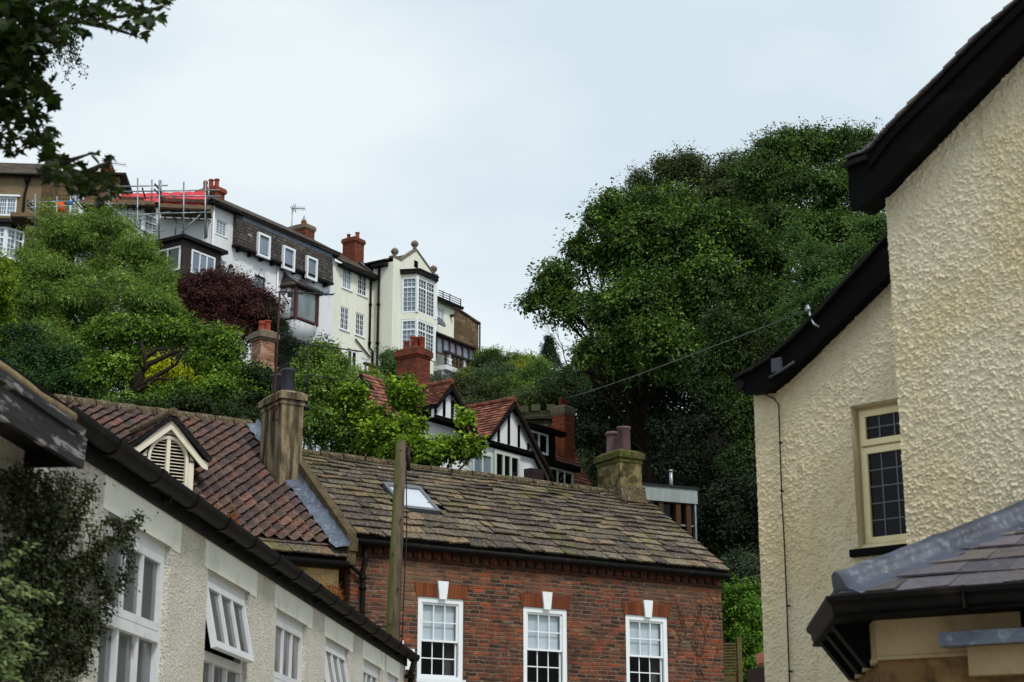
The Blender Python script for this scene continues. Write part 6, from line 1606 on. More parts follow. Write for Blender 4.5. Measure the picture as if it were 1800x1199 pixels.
    # orange gear left on the lower deck
    for x, y, lab, c_, r_ in ((105, 369, 'bright orange bag of site gear on the lower scaffold deck', (226, 92, 20), .26), (77, 371, 'red and white topped pot on the lower scaffold deck', (214, 60, 40), .16)):
        p = P(x, y + 3, n0 + .2); b = MB(); b.lathe(p, [(r_ * .8, 0), (r_, r_ * .5), (r_ * .95, r_ * 1.6), (r_ * .5, r_ * 2.1)], 10)
        g = b.build('site_bag' if x > 100 else 'site_pot', mat('site orange', c_, .7, .2), None); tag(g, lab, 'site gear')
        if x < 100:
            q = MB(); q.lathe(p + Vector((0, 0, r_ * 2.1)), [(r_ * .6, 0), (r_ * .7, .1), (r_ * .2, .2)], 10); q.build('lid', M['trim_white'], g)
    tp = MB(); a = P(118, 358, n1); tp.hexa([a, a + F.t * .26, a + F.t * .26 - F.n * .2, a - F.n * .2], [a + Vector((0, 0, .15)) + F.t * .06, a + F.t * .32 + Vector((0, 0, .2)), a + F.t * .32 - F.n * .2 + Vector((0, 0, .2)), a - F.n * .2 + Vector((0, 0, .15))])
    g = tp.build('blue_tarpaulin', mat('blue sheet', (40, 110, 160), .6, .3), None); tag(g, 'small blue sheet tied to the scaffold rail by the sash window', 'tarpaulin')
    # ---- brown houses further left
    B = Frame(aty(80, 330, 104), 5)
    t2 = thing('brown_rendered_house', 'brown rendered house with white bay windows at the left end of the hill terrace', 'house', B.p(-3, 0, GZ))
    x0, x1 = B.px(-130, 400)[0], B.px(82, 400)[0]; zE = B.px(40, 308)[1]
    wa = (B.px(-22, 400)[0], B.px(26, 400)[0], B.px(5, 379)[1], B.px(5, 346)[1])
    wall('wall', B, [(x0, GZ - 3), (x1, GZ - 3), (x1, zE), (x0, zE)], [wa], M['brown_render'], t2, 0, .12)
    window(B, t2, *wa[:2], *wa[2:], -.02, M['trim_white'], M['glass_sky'], .12, .06, mull=(.33, .66), bars=(3, 4), bar=.035)
    hd = MB(); hd.box(B, wa[0] - .2, wa[1] + .2, .002, .14, wa[3] + .003, wa[3] + .13); hd.build('window_head', M['trim_white'], t2)
    sw = MB(); sw.poly([B.p(x1, 0, GZ - 3), B.p(x1, -4, GZ - 3), B.p(x1, -4, zE), B.p(x1, 0, zE)]); sw.box(B, x1 - .5, x1 + .03, -.4, .03, GZ, zE - .05); sw.build('quoin', M['brown_stone'], t2)
    r = MB(); zr = B.px(40, 287, -2.5)[1]; r.slab([B.p(x0, .4, zE), B.p(x1 + .2, .4, zE), B.p(x1 + .2, -2.5, zr), B.p(x0, -2.5, zr)], .15); r.build('roof', M['roof_grey'], t2)
    gt = MB(); gt.tube([B.p(x0, .4, zE - .1), B.p(x1 + .2, .4, zE - .1)], .09, 6); a = B.px(46, 350)[0]; gt.tube([B.p(a, .1, zE - .1), B.p(a, .1, zE - .8), B.p(a - .1, .1, zE - 1.4), B.p(a - .1, .1, GZ)], .08, 7); gt.lathe(B.p(a, .15, zE - .65), [(.1, 0), (.2, .3), (.2, .45)], 8); gt.build('gutter', M['cast_iron'], t2)
    n = 1.0; by = MB(); b0, b1 = B.px(-60, 420, n)[0], B.px(10, 420, n)[0]; zt, zb = B.px(5, 398, n)[1], B.px(5, 452, n)[1]
    window(B, t2, b0, b1, zb, zt, n, M['trim_white'], M['glass_sky'], .16, .1, mull=(.4, .7), trans=(.68,), bars=((3, 4), (3, 2)), bar=.035)
    G = Frame(B.p(b1, n, 0), 50); window(G, t2, .02, 1.35, zb, zt, .0, M['trim_white'], M['glass_sky'], .14, .1, mull=(.5,), trans=(.68,), bars=((2, 4), (2, 2)), bar=.035)
    by.box(B, b0, b1 + .3, .01, n + .2, zt + .01, zt + .2); by.taper(B, b0 - .1, b1 + 1.1, .01, n + .3, zt + .2, zt + .5, .85); by.build('bay_roof', M['black_wood'], t2)
    bb = MB(); bb.box(B, b0, b1, .01, n, GZ - 3, zb - .01); bb.build('bay', M['grey_cap'], t2)
    C = Frame(aty(150, 330, 107), 5)
    t3 = thing('brown_stone_house', 'brown stone house with tall blue sash window behind the lower scaffold', 'house', C.p(0, 0, GZ))
    y0, y1 = C.px(83, 400)[0] - .5, C.px(206, 400)[0]; zE = C.px(150, 305)[1]
    wb = (C.px(119, 400)[0], C.px(144, 400)[0], C.px(130, 378)[1], C.px(130, 334)[1])
    wall('wall', C, [(y0, GZ - 3), (y1, GZ - 3), (y1, zE), (y0, zE)], [wb], M['brown_stone'], t3, 0, .14)
    window(C, t3, *wb[:2], *wb[2:], -.03, M['trim_white'], M['glass_sky'], .14, .06, trans=(.5,), bars=((3, 2), (3, 2)), bar=.035)
    rr = MB(); zr = C.px(170, 290, -2)[1]; zrt = zr - .6
    rr.slab([C.p(y0, .4, zE), C.p(y1 + .4, .4, zE), C.p(y1 - 1.2, -2.5, zrt), C.p(y0, -2.5, zrt)], .15); rr.slab([C.p(y1 + .4, .4, zE), C.p(y1 + .4, -5, zE), C.p(y1 - 1.2, -2.6, zrt), C.p(y1 - 1.2, -2.5, zrt)], .15); rr.build('roof', M['roof_grey'], t3)
    zt = C.px(189, 294, -2)[1]; ch = brick_chimney('chimney', C, t3, C.px(189, 300, -2)[0], -2, .72, .8, zE - .3, zt, M['chim_brick'], M['chim_brick'], [], cap=.06)
    ae = MB(); p = C.p(C.px(196, 300, -2)[0], -2, zt - .4); q = aty(196, 287, p.y); ae.tube([p, q], .03, 5); e0, e1 = aty(193, 286.5, p.y), aty(221, 290, p.y); ae.tube([e0, e1], .025, 5)
    for k in range(8): m_ = e0.lerp(e1, k / 7); ae.tube([m_ + Vector((0, .4, .0)), m_ - Vector((0, .4, 0))], .012, 4)
    g = ae.build('aerial', M['steel'], None); tag(g, 'thin television aerial on the brick chimney above the brown stone house', 'aerial')
scaffold_house()

# ---------------------------------------------------------------- black and white timbered house with red tile roofs
REDT = [(132, 84, 70), (122, 76, 64), (110, 70, 62), (142, 92, 74), (116, 78, 68), (98, 66, 60), (150, 100, 78)]
def timber_house():
    F = Frame(aty(897, 705, 60), 52)
    M['red_tile'] = mat('plain red roof tile', (255, 255, 255), .9, .1, attr=True, layers=[(3, (1, 1, 1), .5, .7, (88, 58, 48), .45), (9, (1, 1, 1), .62, .74, (150, 120, 60), .4)])
    t = thing('timbered_house', 'black and white timbered house with two steep gables and red tiled roofs', 'house', F.p(0, -2, 8.5))
    gzs = []
    def gable(ax, ay, lx, ly, rx, ry, n, posts, back, beam, glazed):
        ua, za = F.px(ax, ay, n); ul, zl = F.px(lx, ly, n); ur, zr = F.px(rx, ry, n)
        zb = F.px(*beam, n)[1] + .1
        # roof planes
        r = MB(); d = MB()
        zlo = (zl + zr) / 2
        for s, (ue, ze) in ((-1, (ul, zl)), (1, (ur, zr))):
            a, e = F.p(ua, n + .22, za), F.p(ue, n + .22, ze); a2, e2 = F.p(ua, n - back, za), F.p(ue, n - back, ze)
            q = [e2, e, a, a2] if s < 0 else [e, e2, a2, a]
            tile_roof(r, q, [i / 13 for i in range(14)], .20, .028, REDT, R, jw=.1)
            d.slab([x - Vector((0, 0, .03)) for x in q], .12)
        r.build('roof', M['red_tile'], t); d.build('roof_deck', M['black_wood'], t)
        rg = MB()
        for i in range(9): p, q = F.p(ua, n + .22 - (back + .22) * i / 9, za + .05), F.p(ua, n + .22 - (back + .22) * (i + 1) / 9 + .02, za + .05); rg.tube([p, q], .1, 7)
        rg.build('ridge', M['tile_red'], t)
        # barge boards
        b = MB(); h = .20
        for s, (ue, ze) in ((-1, (ul, zl)), (1, (ur, zr))):
            pts = [(ua, za - .02), (ua, za - h * 1.55), (ue, ze - h * .9), (ue + s * .02, ze - .02)]
            b.extr(F, pts if s < 0 else pts[::-1], n + .14, n + .21)
        b.build('bargeboard', M['barge'], t)
        w2 = MB()
        for s, (ue, ze) in ((1, (ur, zr)),):
            k0, k1 = .12, .92; P0 = (ua + (ue - ua) * k0, za + (ze - za) * k0 - h * 1.0); P1 = (ua + (ue - ua) * k1, za + (ze - za) * k1 - h * 1.0)
            w2.hexa([F.p(P0[0], n + .13, P0[1] - .10), F.p(P1[0], n + .13, P1[1] - .10), F.p(P1[0], n + .05, P1[1] - .10), F.p(P0[0], n + .05, P0[1] - .10)], [F.p(P0[0], n + .13, P0[1]), F.p(P1[0], n + .13, P1[1]), F.p(P1[0], n + .05, P1[1]), F.p(P0[0], n + .05, P0[1])])
        w2.build('soffit', M['grey_cap'], t)
        # white panel and black timbers
        f = lambda z: (ul + (ua - ul) * (z - zl) / (za - zl), ur + (ua - ur) * (z - zr) / (za - zr))
        x0, x1 = f(zb); x0 = max(x0, ul + .12)
        p = MB(); p.extr(F, [(x0, zb), (x1, zb), (ua, za - .22), (x0, zl + (za - zl) * (x0 - ul) / (ua - ul) - .22)], n - .12, n); p.build('gable_panel', M['white_render'], t)
        tb = MB(); 
        for k in posts:
            u = x0 + (x1 - x0) * k; zt = (zl + (za - zl) * (u - ul) / (ua - ul) if u < ua else zr + (za - zr) * (ur - u) / (ur - ua)) - .3
            if zt > zb + .1: tb.box(F, u - .055, u + .055, n + .001, n + .04, zb + .1, zt)
        tb.box(F, x0, x1 - .1, n + .001, n + .06, zb - .07, zb + .07)
        tb.build('timber', M['barge'], t)
        return ua, za, ul, zl, ur, zr, zb, x0, x1
    g2 = gable(897, 705, 853, 768, 966, 842, 0, (.03, .21, .41, .61, .80), 5.0, (897, 792), True)
    g1 = gable(787, 674, 759, 712, 838, 776, .3, (.03, .27, .5, .74), 5.2, (787, 744), False)
    # ground storey wall and casements under the right gable
    ua, za, ul, zl, ur, zr, zb, x0, x1 = g2
    n = -.14
    wl = MB(); wl.box(F, ul - .6, ur - .3, n - .2, n, 7.5, zb - .13); wl.box(F, F.px(760, 800, .1)[0] - 1.5, ul - .61, -.5, -.15, 7.5, zb + .2); wl.build('wall', M['white_render'], t)
    a, b = F.px(866, 820, n)[0], F.px(911, 820, n)[0]; zt, zb2 = F.px(888, 797, n)[1], F.px(888, 836, n)[1] - .5
    gr = mat('grey green painted timber', (196, 204, 194), .5, .3)
    window(F, t, a, b, zb2, zt, n + .1, gr, M['glass_dark'], .11, .08, mull=(.33, .66))
    a, b = F.px(829, 820, n)[0], F.px(865, 820, n)[0]
    window(F, t, a, b - .03, zb2, zt - .2, n + .06, gr, M['glass_sky'], .09, .07, mull=(.5,))
    bx = MB(); q0, q1 = F.px(930, 825, .1)[0], F.px(952, 835, .1)[0]; bx.hexa([F.p(q0, .2, F.px(940, 838, .1)[1] - .4), F.p(q1, .2, F.px(940, 838, .1)[1] - .4), F.p(q1, n, F.px(940, 838, .1)[1] - .4), F.p(q0, n, F.px(940, 838, .1)[1] - .4)], [F.p(q0, .2, F.px(922, 821, .1)[1]), F.p(q1, .2, F.px(950, 826, .1)[1]), F.p(q1, n, F.px(950, 826, .1)[1]), F.p(q0, n, F.px(922, 821, .1)[1])]); bx.build('bracket_box', M['brown_wood'], t)
    # main range behind with dormer and chimney: its slope faces the street
    nb = -1.2
    e0, e1 = F.px(925, 850, nb)[0], F.px(1043, 862, nb)[0]
    zeb = (F.px(1040, 855, nb)[1]); rt = F.px(985, 775, nb - 2.6)
    zr2 = max(F.px(985, 768, nb - 2.6)[1], zeb + 2.4)
    r = MB(); d = MB(); q = [F.p(ua - 2, nb, zeb - .1), F.p(e1, nb, zeb - .1), F.p(F.px(988, 778, nb - 2.6)[0] + .2, nb - 2.6, zr2), F.p(ua - 2, nb - 2.6, zr2)]
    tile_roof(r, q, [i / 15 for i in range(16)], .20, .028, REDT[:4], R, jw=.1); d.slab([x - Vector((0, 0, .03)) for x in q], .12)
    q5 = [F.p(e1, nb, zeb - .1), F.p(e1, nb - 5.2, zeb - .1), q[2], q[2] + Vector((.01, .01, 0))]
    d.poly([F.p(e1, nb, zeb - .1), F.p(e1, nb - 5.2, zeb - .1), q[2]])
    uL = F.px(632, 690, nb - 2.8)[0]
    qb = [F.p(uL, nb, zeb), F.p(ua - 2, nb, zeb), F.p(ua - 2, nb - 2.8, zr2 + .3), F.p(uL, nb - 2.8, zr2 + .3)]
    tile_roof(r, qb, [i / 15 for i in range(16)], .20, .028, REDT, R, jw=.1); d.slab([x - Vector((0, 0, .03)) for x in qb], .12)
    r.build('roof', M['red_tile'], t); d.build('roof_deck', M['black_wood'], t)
    ml = MB(); ml.box(F, uL, e1 - .3, nb - 4, nb - .3, 7, zeb - .2); ml.build('wall', M['white_render'], t)
    # tile-roofed dormer with white casement
    nd = nb - .2
    a, b = F.px(931, 770, nd)[0], F.px(963, 780, nd)[0]; c = F.px(978, 790, nd)[0]
    zt, zb3 = F.px(947, 760, nd)[1], F.px(947, 797, nd)[1]
    dm = MB(); dm.box(F, a - .1, c, nd - 1.8, nd - .05, zb3 - .4, zt + .12); dmo = dm.build('dormer', M['barge'], t)
    window(F, dmo, a, b, zb3, zt, nd + .03, M['trim_white'], M['glass_dark'], .08, .07, mull=(.5,))
    dr = MB(); qd = [F.p(a - .5, nd + .35, zt + .14), F.p(c + .25, nd + .35, zt + .14), F.p(c + .25, nd - 1.9, zt + .7), F.p(a - .5, nd - 1.9, zt + .7)]; tile_roof(dr, qd, [i / 7 for i in range(8)], .2, .028, REDT[1:5], R, jw=.1); dr.build('dormer_roof', M['red_tile'], dmo)
    fa = MB(); fa.box(F, a - .5, c + .25, nd + .05, nd + .33, zt + .02, zt + .13); fa.build('fascia', M['barge'], dmo)
    # lower right casement under its own eaves
    nl = nb + .35; a, b = F.px(966, 835, nl)[0], F.px(1008, 850, nl)[0]; zt = F.px(987, 825, nl)[1]
    window(F, t, a, b, zt - 1.3, zt, nl, gr, M['glass_dark'], .08, .07, mull=(.33, .66))
    lo = MB(); lo.box(F, a - .3, b + .15, nl - .3, nl + .25, zt + .01, zt + .2); lo.build('window_head', M['barge'], t)
    # chimneys
    nc = nb - 1.6
    uc = F.px(990, 740, nc)[0]; zt = F.px(990, 718, nc)[1]; w = F.px(1006, 740, nc)[0] - F.px(974, 740, nc)[0]
    brick_chimney('chimney', F, t, uc, nc, .66, .62, zeb, zt, M['chim_orange'], M['grey_cap'], [(-.12, .0, .11, .36, M['pot_red'], 1), (.12, .05, .11, .3, M['pot_red'], 1)], cap=.05)
    nc = -2.3
    uc = F.px(727, 640, nc)[0]; zt = F.px(727, 617, nc)[1]
    brick_chimney('chimney', F, t, uc, nc, .72, .95, zeb, zt, M['chim_brick'], M['chim_brick'], [(0, .39, .10, .42, M['pot_red'], 1), (.0, .13, .10, .46, M['pot_red'], 1), (.1, -.13, .105, .56, M['pot_red'], 0), (.05, -.40, .10, .40, M['pot_red'], 1)], cap=.08)
timber_house()

def hidden_house():
    F = Frame(aty(640, 690, 52), 40)
    t = thing('red_roofed_cottage', 'white cottage with red tiled roof mostly hidden by the sycamore behind the stone roof', 'house', F.p(-2, 0, 6))
    q = [F.p(*(lambda a: (a[0], .3, a[1]))(F.px(520, 760, .3))), F.p(*(lambda a: (a[0], .3, a[1]))(F.px(725, 760, .3))), F.p(*(lambda a: (a[0], -2.4, a[1]))(F.px(700, 690, -2.4))), F.p(*(lambda a: (a[0], -2.4, a[1]))(F.px(520, 664, -2.4)))]
    q[0].z = q[1].z = (q[0].z + q[1].z) / 2; q[2].z = q[3].z = (q[2].z + q[3].z) / 2
    r = MB(); tile_roof(r, q, [i / 13 for i in range(14)], .2, .028, REDT, R, jw=.1); r.build('roof', M['red_tile'], t)
    d = MB(); d.slab([x - Vector((0, 0, .04)) for x in q], .1); d.build('roof_deck', M['black_wood'], t)
    w = MB(); a, b = F.un(q[0])[0], F.un(q[1])[0]; w.box(F, a + .2, b - .2, -4, .0, 4.5, q[0].z - .1); w.build('wall', M['white_render'], t)
    for x in (535, 640): a = F.px(x, 770)[0]; window(F, t, a, a + .9, q[0].z - 1.5, q[0].z - .4, .04, M['trim_white'], M['glass_sky'], .08, .05, mull=(.5,))
    # weathered chimney rising left of it
    G = Frame(aty(463, 600, 62), 40)
    zt = G.px(463, 586)[1]
    uc = G.px(463, 600)[0]
    t2 = thing('chimney_house', 'red roofed cottage whose weathered brick chimney rises above the greenery below the plum tree', 'house', G.p(uc, 0, hgt(G.o.x, G.o.y)))
    brick_chimney('chimney', G, t2, uc, 0, .62, .66, zt - 4, zt, M['chim_pale'], M['grey_cap'], [(-.1, .0, .14, .42, M['pot_red'], 2), (.16, -.02, .14, .5, M['pot_red'], 0)], cap=.13)
    pq = [G.p(*(lambda a: (a[0], 1.2, a[1]))(G.px(462, 668, 1.2))), G.p(*(lambda a: (a[0], 1.2, a[1]))(G.px(520, 668, 1.2))), G.p(*(lambda a: (a[0], -.8, a[1]))(G.px(518, 650, -.8))), G.p(*(lambda a: (a[0], -.8, a[1]))(G.px(474, 648, -.8)))]
    pq[0].z = pq[1].z; pq[2].z = pq[3].z
    r = MB(); tile_roof(r, pq, [i / 10 for i in range(11)], .2, .028, REDT, R, jw=.1); r.build('roof', M['red_tile'], t2)
    rg = MB(); rg.tube([pq[3], pq[2]], .12, 7); rg.build('ridge', M['ridge'], t2)
    b = MB(); b.extr(G, [(G.un(pq[0])[0], pq[0].z - .2), (G.un(pq[0])[0] + .1, pq[0].z - .2), (G.un(pq[3])[0] + .1, pq[3].z), (G.un(pq[3])[0] - .1, pq[3].z)], 1.0, 1.1); b.build('bargeboard', M['black_wood'], t2)
    w = MB(); w.box(G, G.un(pq[0])[0] + .2, G.un(pq[1])[0] - .2, -2.2, 1.0, hgt(G.o.x, G.o.y) - 1, pq[0].z - .1); w.build('wall', M['white_render'], t2)
hidden_house()

def turret():
    c = aty(955, 735, 74)
    t = thing('castellated_turret', 'round stone garden turret with battlements behind the timbered gables', 'turret', (c.x, c.y, hgt(c.x, c.y)))
    st = brick_mat('mossy turret stone', .5, .25, [(0, (44, 44, 34)), (.5, (70, 68, 52)), (1, (92, 88, 68))], (40, 38, 30), .03, soot=(.8, (1, 1, 1), .45, .65, (50, 60, 30), .7))
    zt = aty(955, 722, 74).z; r = 1.45; mb = MB()
    mb.lathe((c.x, c.y + r, 0), [(r, hgt(c.x, c.y) - 2), (r, zt - .45), (r * 1.1, zt - .38), (r * 1.1, zt - .25), (r, zt - .2), (r, zt), (r * .85, zt), (r * .85, zt - .6)], 28, smooth=False); mb.build('wall', st, t)
    n = 13
    for i in range(n):
        a0, a1 = 2 * math.pi * i / n, 2 * math.pi * (i + .55) / n
        pt = lambda rr, a, z: (c.x + rr * math.cos(a), c.y + r + rr * math.sin(a), z)
        am = (a0 + a1) / 2
        m = MB(); m.hexa([pt(r * 1.03, a0, zt + .002), pt(r * 1.03, a1, zt + .002), pt(r * .84, a1, zt + .002), pt(r * .84, a0, zt + .002)][::-1], [pt(r * 1.03, a0, zt + .3), pt(r * 1.03, a1, zt + .3), pt(r * .84, a1, zt + .3), pt(r * .84, a0, zt + .3)][::-1]); m.build('battlement', mat('mossy coping', (84, 84, 62), .9, .1) if i == 0 else bpy.data.materials['mossy coping'], t)
turret()

def pavilion():
    F = Frame(aty(1226, 870, 46), 24)
    t = thing('flat_roofed_pavilion', 'modern flat roofed pavilion with zinc fascia and timber posts behind the stone roof', 'pavilion', F.p(-2, 0, 3))
    a = F.px(1080, 870)[0]; z1, z0 = F.px(1226, 858)[1], F.px(1226, 886)[1]
    zi = mat('weathered zinc', (150, 160, 158), .55, .4, layers=[(1.6, (3, 3, .3), .5, .7, (128, 136, 132), .6), (6, (4, 4, .3), .6, .8, (172, 180, 176), .5)])
    f = MB(); f.box(F, a, 0, -4, 0, z0, z1 - .05); u = a + .3
    f.build('fascia', zi, t)
    s = MB()
    while u < -.1: s.box(F, u, u + .012, .001, .008, z0, z1 - .06); u += .42
    s.build('fascia_seam', zi, t)
    r = MB(); r.box(F, a - .03, .04, -4.05, .04, z1 - .048, z1 + .01); r.build('roof', M['black_iron'], t)
    g = MB(); g.box(F, a + .1, -.06, -3.9, -.22, z0 - 2.6, z0 - .002); g.build('glazing', M['glass_dark'], t)
    p = MB(); wd = mat('brown timber post', (76, 54, 36), .7, .2, layers=[(6, (3, 3, .3), .45, .7, (66, 42, 26), .6)])
    for x in (1158, 1188, 1206): u = F.px(x, 900, -.2)[0]; p = MB(); p.box(F, u - .07, u + .07, -.219, -.05, z0 - 2.6, z0 - .003); p.build('post', wd, t)
    q = MB(); q.box(F, -.08, -.03, -.15, -.03, z0 - 2.6, z0 - .003); q.box(F, a + .1, -.09, -.15, -.1, z0 - .62, z0 - .58); q.build('corner_frame', M['steel'], t)
    k = MB(); b = F.px(1180, 853, -.8); k.tube([F.p(b[0], -.8, z1 - .02), F.p(b[0], -.8, F.px(1180, 827, -.8)[1])], .05, 10); k.tube([F.p(b[0], -.8, F.px(1180, 830, -.8)[1]), F.p(b[0], -.8, F.px(1180, 826, -.8)[1])], .062, 10); k.build('flue', M['steel'], t)
    b = MB(); b.box(F, a, 0, -4, .3, 0, z0 - 2.6); b.build('base', M['grey_cap'], t)
pavilion()

# ---------------------------------------------------------------- aerials, cables, garden pieces
def yagi(mb, a, b, n, el, tilt=Vector((0, 0, 1))):
    a, b = Vector(a), Vector(b); mb.tube([a, b], .016, 6); d = (b - a).normalized(); s = d.cross(tilt).normalized()
    for k in range(n):
        p = a.lerp(b, (k + .3) / n); L = el * (1 - .3 * k / n); mb.tube([p - s * L, p + s * L], .007, 5)

def aerials():
    F = FT; n = -2.6; p = F.p(F.px(513, 403, n)[0], n, F.px(513, 403, n)[1])
    mb = MB(); q = aty(514, 363, p.y); mb.tube([p - Vector((0, 0, .8)), q], .035, 6)
    e0, e1 = aty(512, 366, p.y), aty(536, 367, p.y); mb.tube([e0, e1], .03, 5)
    for k in range(9): m = e0.lerp(e1, k / 8); mb.tube([m - Vector((0, .5, .05)), m + Vector((0, .5, .05))], .014, 4)
    mb.tube([aty(516, 359, p.y), aty(520, 373, p.y)], .03, 5); mb.tube([aty(520, 359, p.y), aty(514, 373, p.y)], .03, 5)
    g = mb.build('aerial', M['steel'], None); tag(g, 'tall television aerial on the ridge of the white terrace house', 'aerial')
    Y = FB.p(-1.3, -1.95, 0).y - .35
    mb = MB(); mb.tube([aty(480, 741, Y), aty(483, 690, Y), aty(488, 600, Y), aty(492, 512, Y)], .021, 7)
    mb.tube([aty(478, 714, Y), aty(497, 714, Y + .3)], .014, 5); mb.tube([aty(480, 738, Y), aty(500, 738, Y + .3)], .014, 5); mb.tube([aty(497, 714, Y + .3), aty(500, 738, Y + .3)], .014, 5)
    c = aty(493, 727, Y + .1)
    mb.tube([c + Vector((.14 * math.cos(x), .05, .14 * math.sin(x))) for x in [k * math.pi / 6 for k in range(13)]], .012, 5)
    t1 = mb.build('aerial_mast', M['rust'], None); tag(t1, 'rusty aerial mast strapped to the rendered chimney with its antenna before the oriel', 'aerial')
    y = MB(); a, b = aty(490, 513, Y), aty(586, 518, Y + .6); y.tube([a, b], .016, 6); d = (b - a).normalized()
    for k in range(9): p = a.lerp(b, (k + .4) / 9); v = Vector((.09, .15, .07 + .03 * (k % 2))); y.tube([p - v, p + v], .008, 5)
    y.tube([aty(495, 515, Y - .05), aty(508, 535, Y - .05)], .014, 5); y.tube([aty(506, 505, Y), aty(498, 520, Y)], .01, 5); y.box(Frame(aty(510, 517, Y), 0), -.05, .05, -.03, .03, aty(510, 517, Y).z - .06, aty(510, 517, Y).z + .03)
    y.build('antenna', M['black_iron'], t1)
    Y2 = Y + .7
    mb = MB(); mb.tube([aty(538, 720, Y2), aty(541, 660, Y2), aty(542, 598, Y2)], .022, 6); mb.tube([aty(538, 700, Y2), aty(530, 694, Y2)], .02, 5)
    mb.lathe(aty(538, 700, Y2), [(.05, -.06), (.07, 0), (.05, .06)], 8); mb.lathe(aty(537, 716, Y2), [(.08, -.06), (.1, 0), (.06, .06)], 8)
    mb.tube([aty(541, 655, Y2), aty(530, 690, Y2), aty(526, 697, Y2)], .01, 5)
    t2 = mb.build('aerial_mast', M['black_iron'], None); tag(t2, 'thin black aerial mast just right of the rendered chimney with a long comb antenna', 'aerial')
    y = MB(); a, b = aty(520, 602, Y2), aty(636, 618, Y2 + .8); y.tube([a, b], .014, 6)
    for k in range(14): p = a.lerp(b, (k + .4) / 14); v = Vector((.03, .16, .05)); y.tube([p - v, p + v], .007, 5)
    y.tube([aty(541, 659, Y2), aty(575, 664, Y2 + .3), aty(600, 668, Y2 + .4)], .012, 5)
    y.build('antenna', M['black_iron'], t2)
    # telephone line from the timbered chimney to the hook on the cream house, and drop wires off the pole
    a = aty(1421, 545, FR.p(*(lambda q: (q[0], .25, q[1]))(FR.px(1421, 545, .25))).y); b = aty(1000, 699, 58.5)
    w = MB(); pts = [a.lerp(b, k / 20) - Vector((0, 0, .05 * math.sin(math.pi * k / 20))) for k in range(21)]; w.tube(pts, .007, 5, .016); g = w.build('telephone_cable', mat('grey cable', (74, 78, 72), .6, .3), None); tag(g, 'grey telephone cable running from the cream gable past the dark trees', 'cable')
    top = aty(706, 782, 29.4)
    for (x, y, Yd, lab) in ((1290, 1006, 35.9, 'thin drop wire crossing the brick wall to its right corner'), (618, 880, 31.5, 'thin drop wire slanting down the stone roof left of the pole')):
        pass
aerials()

